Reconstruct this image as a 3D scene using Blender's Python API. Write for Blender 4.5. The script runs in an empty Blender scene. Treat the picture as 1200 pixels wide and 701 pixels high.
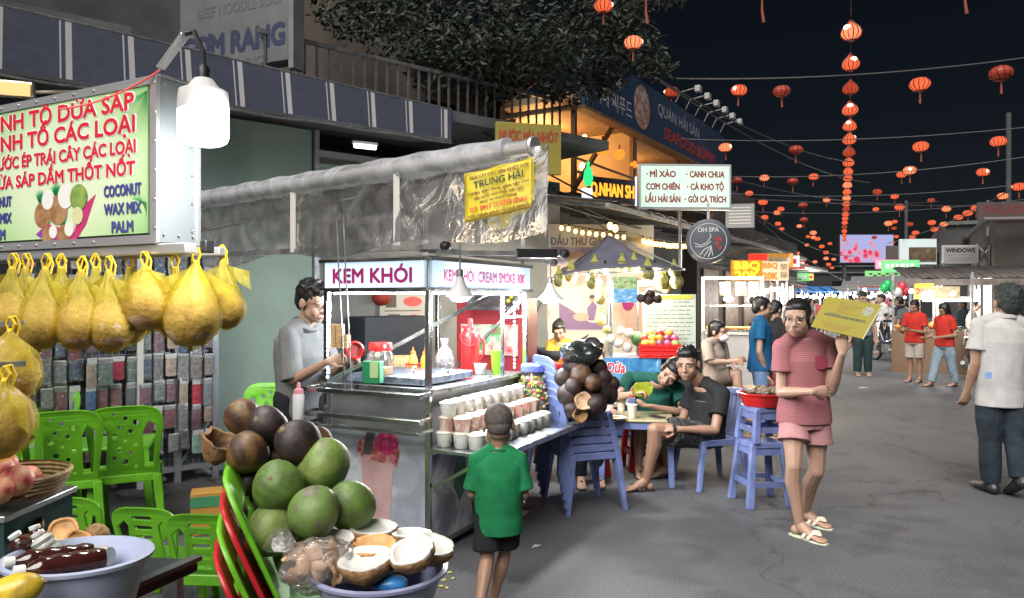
import bpy, bmesh, math, random
from mathutils import Vector, Matrix, Euler, noise as mnoise
R = math.radians
sc = bpy.context.scene
COL = sc.collection
rnd = random.Random(7)

# ------------------------------------------------------------------ camera, sky, sun, exposure
CAMZ, FPX, CX, CY = 1.55, 880.0, 600.0, 350.5
cam_d = bpy.data.cameras.new('camera'); cam = bpy.data.objects.new('camera', cam_d); COL.objects.link(cam)
cam.location = (0, 0, CAMZ); cam.rotation_euler = (R(90), 0, 0)
cam_d.sensor_width = 36; cam_d.lens = FPX / 1200 * 36; cam_d.clip_start = 0.05; cam_d.clip_end = 600
sc.camera = cam
SUN_EL, SUN_AZ = 48, 205
world = bpy.data.worlds.new('World'); sc.world = world; world.use_nodes = True
wn = world.node_tree; wn.nodes.clear()
sky = wn.nodes.new('ShaderNodeTexSky'); sky.sky_type = 'NISHITA'; sky.sun_disc = False
sky.sun_elevation = R(SUN_EL); sky.sun_rotation = R(SUN_AZ)
bg = wn.nodes.new('ShaderNodeBackground'); bg.inputs[1].default_value = 0.0008
wo = wn.nodes.new('ShaderNodeOutputWorld')
wn.links.new(sky.outputs[0], bg.inputs[0]); wn.links.new(bg.outputs[0], wo.inputs[0])
sun_d = bpy.data.lights.new('sun', 'SUN'); sun_d.energy = 2.15; sun_d.angle = R(48); sun_d.color = (1, 0.96, 0.92)
sun = bpy.data.objects.new('sun', sun_d); COL.objects.link(sun)
az = R(SUN_AZ); el = R(SUN_EL)
sdir = Vector((math.sin(az) * math.cos(el), math.cos(az) * math.cos(el), math.sin(el)))
sun.rotation_euler = sdir.to_track_quat('Z', 'Y').to_euler()
sc.view_settings.view_transform = 'Standard'; sc.view_settings.look = 'None'
sc.view_settings.exposure = 1.45; sc.view_settings.gamma = 1; sc.view_settings.use_curve_mapping = False
sc.render.engine = 'CYCLES'
sc.cycles.use_denoising = True; sc.cycles.max_bounces = 8; sc.cycles.transparent_max_bounces = 16
sc.cycles.sample_clamp_indirect = 4; sc.cycles.caustics_reflective = False; sc.cycles.caustics_refractive = False

# ------------------------------------------------------------------ helpers
def P(px, py, Y):
    return Vector(((px - CX) / FPX * Y, Y, CAMZ + (CY - py) / FPX * Y))
def G(px, py, z=0.0):
    Y = (CAMZ - z) * FPX / (py - CY)
    return Vector(((px - CX) / FPX * Y, Y, z))

def gp(px, Y): p = P(px, 0, Y); p.z = 0; return p

class MB:
    def __init__(s): s.v = []; s.f = []; s.m = []; s.mi = 0
    def mat(s, i): s.mi = i; return s
    def add(s, vs, fs, M=None):
        n = len(s.v)
        s.v += [tuple(M @ Vector(v)) for v in vs] if M is not None else [tuple(v) for v in vs]
        s.f += [[i + n for i in f] for f in fs]; s.m += [s.mi] * len(fs)
        return s
    def box(s, c, d, M=None):
        x, y, z = d[0] / 2, d[1] / 2, d[2] / 2
        vs = [(c[0] + a * x, c[1] + b * y, c[2] + e * z) for a in (-1, 1) for b in (-1, 1) for e in (-1, 1)]
        return s.add(vs, [(0, 1, 3, 2), (4, 6, 7, 5), (0, 4, 5, 1), (2, 3, 7, 6), (0, 2, 6, 4), (1, 5, 7, 3)], M)
    def bar(s, a, b, w, h=None, up=(0, 0, 1)):
        a = Vector(a); b = Vector(b); t = (b - a).normalized(); u = Vector(up)
        if abs(t.dot(u)) > .95: u = Vector((0, 1, 0))
        x = t.cross(u).normalized(); y = x.cross(t); h = h or w
        vs = [p + x * (i * w / 2) + y * (j * h / 2) for p in (a, b) for i, j in ((-1, -1), (1, -1), (1, 1), (-1, 1))]
        return s.add(vs, [(3, 2, 1, 0), (4, 5, 6, 7), (0, 1, 5, 4), (1, 2, 6, 5), (2, 3, 7, 6), (3, 0, 4, 7)])
    def loft(s, rings, cap=True, closed=True):
        n = len(rings[0]); vs = [v for r in rings for v in r]; fs = []
        for k in range(len(rings) - 1):
            for i in range(n if closed else n - 1):
                j = (i + 1) % n
                fs.append((k * n + i, k * n + j, (k + 1) * n + j, (k + 1) * n + i))
        if cap:
            fs.append(tuple(reversed(range(n)))); fs.append(tuple((len(rings) - 1) * n + i for i in range(n)))
        return s.add(vs, fs)
    def etube(s, pts, rads, side=(1, 0, 0), n=12, rnd_a=False, rnd_b=False):
        pts = [Vector(p) for p in pts]; rads = [(r, r) if not isinstance(r, (tuple, list)) else r for r in rads]
        u0 = Vector(side); rings = []; N = len(pts)
        for k, p in enumerate(pts):
            t = (pts[min(k + 1, N - 1)] - pts[max(k - 1, 0)])
            t = t.normalized() if t.length > 1e-9 else Vector((0, 0, 1))
            u = u0 - t * u0.dot(t)
            if u.length < 1e-3: u = t.orthogonal()
            u.normalize(); v = t.cross(u); u0 = u
            def ring(c, rx, ry): return [c + u * (rx * math.cos(2 * math.pi * i / n)) + v * (ry * math.sin(2 * math.pi * i / n)) for i in range(n)]
            rx, ry = rads[k]; m = min(rx, ry)
            if k == 0 and rnd_a:
                for q in (80, 55, 28):
                    rings.append(ring(p - t * (m * math.sin(R(q))), rx * math.cos(R(q)), ry * math.cos(R(q))))
            rings.append(ring(p, rx, ry))
            if k == N - 1 and rnd_b:
                for q in (28, 55, 80):
                    rings.append(ring(p + t * (m * math.sin(R(q))), rx * math.cos(R(q)), ry * math.cos(R(q))))
        return s.loft(rings)
    def tube(s, pts, r, n=8):
        rs = r if isinstance(r, (list, tuple)) else [r] * len(pts)
        return s.etube(pts, list(rs), Vector((0.31, 0.17, 0.93)), n)
    def lathe(s, prof, n=24, M=None, cap=True, wob=None):
        rings = [[(r * (wob(i, z) if wob else 1) * math.cos(2 * math.pi * i / n), r * (wob(i, z) if wob else 1) * math.sin(2 * math.pi * i / n), z) for i in range(n)] for r, z in prof]
        if M is not None: rings = [[M @ Vector(p) for p in q] for q in rings]
        return s.loft(rings, cap)
    def ell(s, c, r, M=None, nu=14, nv=9):
        if not isinstance(r, (tuple, list)): r = (r, r, r)
        vs = [(0, 0, -1)]; fs = []
        for j in range(1, nv):
            a = -math.pi / 2 + math.pi * j / nv
            for i in range(nu):
                b = 2 * math.pi * i / nu; vs.append((math.cos(a) * math.cos(b), math.cos(a) * math.sin(b), math.sin(a)))
        vs.append((0, 0, 1)); T = len(vs) - 1
        for i in range(nu):
            fs.append((0, 1 + (i + 1) % nu, 1 + i)); fs.append((T, 1 + (nv - 2) * nu + i, 1 + (nv - 2) * nu + (i + 1) % nu))
            for j in range(nv - 2):
                a = 1 + j * nu + i; b = 1 + j * nu + (i + 1) % nu
                fs.append((a, b, b + nu, a + nu))
        vs = [Vector((v[0] * r[0], v[1] * r[1], v[2] * r[2])) for v in vs]
        if M is not None: vs = [M @ v for v in vs]
        c = Vector(c)
        return s.add([v + c for v in vs], fs)
    def quad(s, *p): return s.add(p, [tuple(range(len(p)))])

def link(o, parent=None):
    COL.objects.link(o)
    if parent is not None: o.parent = parent
    return o
def mesh_of(mb, mats, smooth=True):
    assert max((max(f) for f in mb.f), default=0) < max(len(mb.v), 1)
    me = bpy.data.meshes.new('m'); me.from_pydata(mb.v, [], mb.f)
    mats = mats if isinstance(mats, (list, tuple)) else [mats]
    for m in mats: me.materials.append(m)
    if len(mats) > 1: me.polygons.foreach_set('material_index', mb.m)
    if smooth:
        me.polygons.foreach_set('use_smooth', [True] * len(me.polygons))
        try: me.set_sharp_from_angle(angle=R(42))
        except Exception: pass
    me.update(); return me
def obj(name, mb, mats, parent=None, loc=None, rotz=0, bevel=0, smooth=True, me=None, solid=0):
    me = me or mesh_of(mb, mats, smooth); me.name = name
    o = bpy.data.objects.new(name, me); link(o, parent)
    if loc is not None: o.location = loc
    if rotz: o.rotation_euler = (0, 0, rotz)
    if solid:
        q = o.modifiers.new('solid', 'SOLIDIFY'); q.thickness = solid; q.offset = 0
    if bevel:
        b = o.modifiers.new('bevel', 'BEVEL'); b.width = bevel; b.segments = 2; b.limit_method = 'ANGLE'; b.angle_limit = R(40)
    return o
def tag(o, label, cat, group=None, kind=None):
    if label: o['label'] = label
    if cat: o['category'] = cat
    if group: o['group'] = group
    if kind: o['kind'] = kind
    return o
def thing(name, label, cat, loc=(0, 0, 0), rotz=0, group=None):
    o = bpy.data.objects.new(name, None); link(o); o.empty_display_size = .1
    o.location = loc; o.rotation_euler = (0, 0, rotz)
    return tag(o, label, cat, group)
def dup(root, loc, rot=None, label=None, group=None, cat=None, mat_from=None):
    r = root.copy(); COL.objects.link(r); r.location = loc
    if rot is not None: r.rotation_euler = rot if isinstance(rot, (tuple, list, Euler)) else (0, 0, rot)
    if label: r['label'] = label
    if group: r['group'] = group
    for ch in root.children:
        c = ch.copy(); COL.objects.link(c); c.parent = r
        for g in ch.children:
            d = g.copy(); COL.objects.link(d); d.parent = c
    return r
def struct(name, mb, m, **k):
    o = obj(name, mb, m, **k); o['kind'] = 'structure'; return o

def wrinkle(me, amp, scl, zs=.55):
    n = len(me.vertices); co = [0.0] * (3 * n); no = [0.0] * (3 * n)
    me.vertices.foreach_get('co', co); me.vertices.foreach_get('normal', no); N_ = mnoise.noise
    for i in range(0, 3 * n, 3):
        x, y, z = co[i], co[i + 1], co[i + 2]
        k = amp * (N_((x * scl, y * scl, z * scl * zs)) + .5 * N_((x * scl * 2.3, y * scl * 2.3, z * scl)))
        co[i] = x + no[i] * k; co[i + 1] = y + no[i + 1] * k; co[i + 2] = z + no[i + 2] * k
    me.vertices.foreach_set('co', co)
def remesh(name, mb, mat, parent, vox, smooth=2, wr=None, loc=None):
    """union of closed shapes -> one continuous surface"""
    me = bpy.data.meshes.new('t'); me.from_pydata(mb.v, [], mb.f)
    o = bpy.data.objects.new('t', me); COL.objects.link(o)
    m = o.modifiers.new('r', 'REMESH'); m.mode = 'VOXEL'; m.voxel_size = vox; m.use_smooth_shade = True
    if smooth:
        q = o.modifiers.new('s', 'SMOOTH'); q.factor = .5; q.iterations = smooth
    dg = bpy.context.evaluated_depsgraph_get()
    me2 = bpy.data.meshes.new_from_object(o.evaluated_get(dg))
    bpy.data.objects.remove(o); bpy.data.meshes.remove(me)
    if wr:
        amp, scl = wr
        wrinkle(me2, amp, scl)
    me2.materials.clear(); me2.materials.append(mat)
    me2.polygons.foreach_set('use_smooth', [True] * len(me2.polygons)); me2.update()
    o = bpy.data.objects.new(name, me2); me2.name = name; link(o, parent)
    if loc is not None: o.location = loc
    return o

def _curve_mesh(cu):
    o = bpy.data.objects.new('t', cu); me = bpy.data.meshes.new_from_object(o)
    bpy.data.objects.remove(o); bpy.data.curves.remove(cu); return me
def plate_mesh(outline, holes, t, mat, fn=None, bev=0):
    cu = bpy.data.curves.new('c', 'CURVE'); cu.dimensions = '2D'; cu.fill_mode = 'BOTH'; cu.extrude = t / 2
    if bev: cu.bevel_depth = bev; cu.bevel_resolution = 1; cu.extrude = max(t / 2 - bev, 0)
    for poly in [outline] + list(holes):
        sp = cu.splines.new('POLY'); sp.points.add(len(poly) - 1)
        for q, (x, y) in zip(sp.points, poly): q.co = (x, y, 0, 1)
        sp.use_cyclic_u = True
    me = _curve_mesh(cu)
    if fn:
        for v in me.vertices: v.co = Vector(fn(*v.co))
    me.materials.clear(); me.materials.append(mat)
    me.polygons.foreach_set('use_smooth', [True] * len(me.polygons))
    try: me.set_sharp_from_angle(angle=R(40))
    except Exception: pass
    me.update(); return me
def rrect(x0, y0, x1, y1, r, n=5):
    out = []
    for cx, cy, a in ((x1 - r, y1 - r, 0), (x0 + r, y1 - r, 90), (x0 + r, y0 + r, 180), (x1 - r, y0 + r, 270)):
        for i in range(n + 1):
            b = R(a + 90 * i / n); out.append((cx + r * math.cos(b), cy + r * math.sin(b)))
    return out
def circ(x, y, r, n=14, ry=None): return [(x + r * math.cos(2 * math.pi * i / n), y + (ry or r) * math.sin(2 * math.pi * i / n)) for i in range(n)]
def up(d=0): return lambda x, y, z: (x, -z - d, y)      # stand a flat shape up, facing -y
HORN = dict(zip('ƠỜỚỞỢƯỪỨỬỰĐ', 'OÒÓỎỌUÙÚỦỤD'))
def text(s, x, z, size, mat, parent, y=-.003, off=0, width=None, align='CENTER', name='lettering', mtx=None, shear=0, label=None, ext=0):
    """flat lettering, x to the right, z up, facing -y; (x, z) = middle of the capitals; off makes the strokes bolder"""
    def flat(body):
        cu = bpy.data.curves.new('t', 'FONT'); cu.body = body; cu.size = size
        cu.align_x = 'LEFT'; cu.align_y = 'BOTTOM_BASELINE'; cu.shear = shear; cu.resolution_u = 3
        return _curve_mesh(cu)
    def mx(m): q = max(v.co.x for v in m.vertices); bpy.data.meshes.remove(m); return q
    m0 = flat('H'); cap = max(v.co.y for v in m0.vertices); bpy.data.meshes.remove(m0)
    me = flat(''.join(HORN.get(c, c) for c in s))
    if len(me.vertices) == 0: return None
    base = MB(); base.add([tuple(v.co) for v in me.vertices], [tuple(p.vertices) for p in me.polygons]); bpy.data.meshes.remove(me)
    for i, c in enumerate(s):
        if c in HORN:
            pre = ''.join(HORN.get(k, k) for k in s[:i]); b_ = 'D' if c == 'Đ' else ('O' if c in 'ƠỜỚỞỢ' else 'U')
            hx = mx(flat(pre + b_)); q = size * .15
            if c == 'Đ':
                x0 = hx - mx(flat('D')); base.add([(x0 - q * .1, cap * .46, 1e-5), (x0 + q * 1.6, cap * .46, 1e-5), (x0 + q * 1.6, cap * .54, 1e-5), (x0 - q * .1, cap * .54, 1e-5)], [(0, 1, 2, 3)])
            else:
                hx -= (q * .35 if b_ == 'O' else q * .1); hy = cap * (.86 if b_ == 'O' else .95)
                base.add([(hx - q * .05, hy, 1e-5), (hx + q * .35, hy + q * .1, 1e-5), (hx + q * .75, hy + q * .95, 1e-5), (hx + q * .25, hy + q * .95, 1e-5)], [(0, 1, 2, 3)])
    xs = [v[0] for v in base.v]; x0, x1 = min(xs), max(xs)
    k = width / (x1 - x0) if width else 1
    c0 = (x0 + x1) / 2 if (width or align == 'CENTER') else 0
    out = MB(); n = 8 if off > 0 else 0
    for i in range(n + 1):
        dx, dz = (0, 0) if i == 0 else (off * math.cos(i * math.pi / 4), off * math.sin(i * math.pi / 4))
        out.add([((p[0] - c0) * k + x + dx, y - p[2] - 2.5e-5 * i, p[1] - cap / 2 + z + dz) for p in base.v], base.f, mtx)
    return obj(name, out, mat, parent, smooth=False)

# ------------------------------------------------------------------ materials
_mats = {}
def mat(name, col, rough=.5, metal=0, nz=None, bump=None, emis=0, spec=.5, trans=0, sss=0, col2=None, alpha=1, ecol=None, stretch=None, coat=0, gen=False):
    if name in _mats: return _mats[name]
    m = bpy.data.materials.new(name); m.use_nodes = True; t = m.node_tree; b = t.nodes['Principled BSDF']
    c = (*col, 1)
    b.inputs['Base Color'].default_value = c; b.inputs['Roughness'].default_value = rough; b.inputs['Metallic'].default_value = metal
    b.inputs['Specular IOR Level'].default_value = spec; b.inputs['Transmission Weight'].default_value = trans; b.inputs['Alpha'].default_value = alpha
    b.inputs['Coat Weight'].default_value = coat
    if sss: b.inputs['Subsurface Weight'].default_value = sss; b.inputs['Subsurface Scale'].default_value = .02; b.inputs['Subsurface Radius'].default_value = (1, .35, .2)
    if emis: b.inputs['Emission Color'].default_value = (*(ecol or col), 1); b.inputs['Emission Strength'].default_value = emis
    if nz or bump:
        tc = t.nodes.new('ShaderNodeTexCoord'); mp = t.nodes.new('ShaderNodeMapping'); t.links.new(tc.outputs['Generated' if gen else 'Object'], mp.inputs[0])
        if stretch: mp.inputs['Scale'].default_value = stretch
    if nz:
        n = t.nodes.new('ShaderNodeTexNoise'); n.inputs['Scale'].default_value = nz[0]; n.inputs['Detail'].default_value = 6; n.inputs['Roughness'].default_value = .6
        t.links.new(mp.outputs[0], n.inputs[0])
        r = t.nodes.new('ShaderNodeValToRGB'); a = nz[1]
        lo = col2 or tuple(x * (1 - a) for x in col); hi = tuple(min(1, x * (1 + a)) for x in col)
        r.color_ramp.elements[0].position = .32; r.color_ramp.elements[1].position = .68
        r.color_ramp.elements[0].color = (*lo, 1); r.color_ramp.elements[1].color = (*hi, 1)
        t.links.new(n.outputs[0], r.inputs[0]); t.links.new(r.outputs[0], b.inputs['Base Color'])
        if len(nz) > 2:
            rr = t.nodes.new('ShaderNodeMapRange'); rr.inputs[3].default_value = max(0, rough - nz[2]); rr.inputs[4].default_value = min(1, rough + nz[2])
            t.links.new(n.outputs[0], rr.inputs[0]); t.links.new(rr.outputs[0], b.inputs['Roughness'])
    if bump:
        n2 = t.nodes.new('ShaderNodeTexNoise'); n2.inputs['Scale'].default_value = bump[0]; n2.inputs['Detail'].default_value = 4
        t.links.new(mp.outputs[0], n2.inputs[0]); bp = t.nodes.new('ShaderNodeBump'); bp.inputs['Strength'].default_value = bump[1]; bp.inputs['Distance'].default_value = bump[2] if len(bump) > 2 else .01
        t.links.new(n2.outputs[0], bp.inputs['Height']); t.links.new(bp.outputs[0], b.inputs['Normal'])
    _mats[name] = m; return m
def glow(name, col, s, sample=False):
    """surface of something that gives off light"""
    if name in _mats: return _mats[name]
    m = bpy.data.materials.new(name); m.use_nodes = True; t = m.node_tree; t.nodes.clear()
    e = t.nodes.new('ShaderNodeEmission'); e.inputs[0].default_value = (*col, 1); e.inputs[1].default_value = s
    o = t.nodes.new('ShaderNodeOutputMaterial'); t.links.new(e.outputs[0], o.inputs[0])
    m.cycles.emission_sampling = 'FRONT' if sample else 'NONE'
    _mats[name] = m; return m
def film(name, col, opac, rough=.15, bump=(14, .6), glossw=.5):
    """thin clear plastic: see-through, with diffuse haze and shine"""
    if name in _mats: return _mats[name]
    m = bpy.data.materials.new(name); m.use_nodes = True; t = m.node_tree; t.nodes.clear()
    N = t.nodes.new
    tr = N('ShaderNodeBsdfTransparent'); tr.inputs[0].default_value = (*[.6 + .4 * c for c in col], 1)
    df = N('ShaderNodeBsdfTranslucent'); df.inputs[0].default_value = (*col, 1)
    d2 = N('ShaderNodeBsdfDiffuse'); d2.inputs[0].default_value = (*col, 1)
    gl = N('ShaderNodeBsdfGlossy'); gl.inputs['Roughness'].default_value = rough
    tc = N('ShaderNodeTexCoord'); nz = N('ShaderNodeTexNoise'); nz.inputs['Scale'].default_value = bump[0]; nz.inputs['Detail'].default_value = 5
    nz.inputs['Distortion'].default_value = 1.5
    bp = N('ShaderNodeBump'); bp.inputs['Strength'].default_value = bump[1]; bp.inputs['Distance'].default_value = .03
    t.links.new(tc.outputs['Object'], nz.inputs[0]); t.links.new(nz.outputs[0], bp.inputs['Height']); t.links.new(bp.outputs[0], gl.inputs['Normal'])
    a = N('ShaderNodeMixShader'); a.inputs[0].default_value = .5; t.links.new(df.outputs[0], a.inputs[1]); t.links.new(d2.outputs[0], a.inputs[2])
    fr = N('ShaderNodeFresnel'); fr.inputs[0].default_value = 1.5; t.links.new(bp.outputs[0], fr.inputs['Normal'])
    mu = N('ShaderNodeMath'); mu.operation = 'MULTIPLY_ADD'; mu.inputs[1].default_value = glossw; mu.inputs[2].default_value = glossw * .05; mu.use_clamp = True; t.links.new(fr.outputs[0], mu.inputs[0])
    b = N('ShaderNodeMixShader'); b.inputs[0].default_value = opac; t.links.new(tr.outputs[0], b.inputs[1]); t.links.new(a.outputs[0], b.inputs[2])
    mr = N('ShaderNodeMapRange'); mr.inputs[1].default_value = .36; mr.inputs[2].default_value = .68; mr.inputs[3].default_value = opac * .55; mr.inputs[4].default_value = min(1, opac * 1.8)
    t.links.new(nz.outputs[0], mr.inputs[0]); t.links.new(mr.outputs[0], b.inputs[0])
    c = N('ShaderNodeMixShader'); t.links.new(mu.outputs[0], c.inputs[0]); t.links.new(b.outputs[0], c.inputs[1]); t.links.new(gl.outputs[0], c.inputs[2])
    o = N('ShaderNodeOutputMaterial'); t.links.new(c.outputs[0], o.inputs[0])
    _mats[name] = m; return m
def ramp_mat(name, stops, scale=4, rough=.6, kind='noise', bump=None, emis=0, stretch=None, dist=0, gen=False, detail=5):
    """printed or naturally patterned colour: noise / voronoi / gradient through a colour ramp"""
    if name in _mats: return _mats[name]
    m = bpy.data.materials.new(name); m.use_nodes = True; t = m.node_tree; b = t.nodes['Principled BSDF']; N = t.nodes.new
    b.inputs['Roughness'].default_value = rough
    tc = N('ShaderNodeTexCoord'); mp = N('ShaderNodeMapping'); t.links.new(tc.outputs['Generated' if gen else 'Object'], mp.inputs[0])
    if stretch: mp.inputs['Scale'].default_value = stretch
    if kind == 'voronoi':
        n = N('ShaderNodeTexVoronoi'); n.inputs['Scale'].default_value = scale; src = n.outputs['Color']
    elif kind == 'gradz':
        n = N('ShaderNodeSeparateXYZ'); src = n.outputs[2]
    elif kind == 'gradr':
        n = N('ShaderNodeTexGradient'); n.gradient_type = 'SPHERICAL'; src = n.outputs[1]
    else:
        n = N('ShaderNodeTexNoise'); n.inputs['Scale'].default_value = scale; n.inputs['Detail'].default_value = detail; n.inputs['Distortion'].default_value = dist; src = n.outputs[0]
    t.links.new(mp.outputs[0], n.inputs[0])
    r = N('ShaderNodeValToRGB'); els = r.color_ramp.elements
    while len(els) < len(stops): els.new(.5)
    for q, (p, c) in zip(els, stops): q.position = p; q.color = (*c, 1)
    t.links.new(src, r.inputs[0]); t.links.new(r.outputs[0], b.inputs['Base Color'])
    if emis: t.links.new(r.outputs[0], b.inputs['Emission Color']); b.inputs['Emission Strength'].default_value = emis
    if bump:
        n2 = N('ShaderNodeTexNoise'); n2.inputs['Scale'].default_value = bump[0]; t.links.new(mp.outputs[0], n2.inputs[0])
        bp = N('ShaderNodeBump'); bp.inputs['Strength'].default_value = bump[1]; bp.inputs['Distance'].default_value = .01
        t.links.new(n2.outputs[0], bp.inputs['Height']); t.links.new(bp.outputs[0], b.inputs['Normal'])
    _mats[name] = m; return m
def lamp(parent, loc, watts, col=(1, .97, .93), rad=.05, spot=None):
    d = bpy.data.lights.new('bulb_light', 'POINT'); d.energy = watts; d.color = col; d.shadow_soft_size = rad
    o = bpy.data.objects.new('bulb_light', d); link(o, parent); o.location = loc; return o

STEEL = mat('steel', (.55, .56, .57), .28, 1, nz=(9, .18, .1), bump=(60, .05))
DSTEEL = mat('dull_steel', (.36, .37, .38), .45, .9, nz=(12, .3, .12))
WHITE = mat('white_paint', (.72, .73, .73), .45, nz=(6, .08))
BLACK = mat('black_plastic', (.015, .015, .017), .5)
DARK = mat('dark_paint', (.04, .045, .055), .6, nz=(5, .3))
WOOD = mat('wood', (.16, .09, .045), .6, nz=(8, .35), stretch=(1, 8, 1))
RED = mat('red_plastic', (.62, .02, .02), .3)
YEL = mat('yellow_print', (.75, .6, .02), .5, nz=(5, .06))
BLUEP = mat('blue_chair_plastic', (.165, .215, .45), .42, nz=(5, .28, .14), bump=(40, .12), col2=(.10, .13, .27))
GREENP = mat('green_chair_plastic', (.115, .36, .012), .38, nz=(5, .2, .14), bump=(40, .1), col2=(.075, .25, .012))
REDP = mat('red_chair_plastic', (.42, .012, .02), .35, nz=(6, .14))
INKR = mat('red_ink', (.62, .015, .03), .5)
INKW = mat('white_ink', (.82, .82, .82), .5)
INKBR = mat('brown_ink', (.22, .07, .02), .6)
INKB = mat('navy_ink', (.05, .06, .25), .5)
INKM = mat('magenta_ink', (.33, .01, .12), .5)
INKK = mat('black_ink', (.015, .015, .015), .5)
TH = R(-27)
EX = Vector((math.cos(TH), math.sin(TH), 0)); SY = Vector((-math.sin(TH), math.cos(TH), 0))
ORD = ['first', 'second', 'third', 'fourth', 'fifth', 'sixth', 'seventh', 'eighth', 'ninth', 'tenth', 'eleventh', 'twelfth', 'thirteenth', 'fourteenth', 'fifteenth', 'sixteenth', 'seventeenth', 'eighteenth', 'nineteenth', 'twentieth', 'twenty-first', 'twenty-second', 'twenty-third', 'twenty-fourth']
# ------------------------------------------------------------------ people
SKIN = ramp_mat('skin_light', [(.3, (.36, .22, .155)), (.7, (.385, .237, .170))], 9, .5, bump=(90, .06))
SKIN2 = ramp_mat('skin_tan', [(.3, (.28, .162, .108)), (.7, (.30, .178, .121))], 9, .5, bump=(90, .06))
SKINT = ramp_mat('skin_inked', [(.42, (.06, .06, .07)), (.5, (.30, .17, .12)), (.7, (.36, .21, .15))], 26, .5, dist=2)
HAIR = mat('black_hair', (.011, .010, .010), .42, nz=(40, .5), bump=(120, .35), stretch=(1, 1, .15))
BUZZ = mat('cropped_hair', (.075, .064, .056), .8, nz=(60, .4), bump=(200, .3))
EYEW = mat('eye_white', (.33, .29, .26), .3)
EYED = mat('eye_iris', (.012, .008, .006), .15)
LIP = mat('lips', (.25, .10, .085), .4)
FLIP = mat('black_rubber', (.02, .02, .022), .6)
def cloth(name, col, a=.12, sc_=14): return mat(name, col, .85, nz=(sc_, a), bump=(160, .25, .004), spec=.2)

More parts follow.
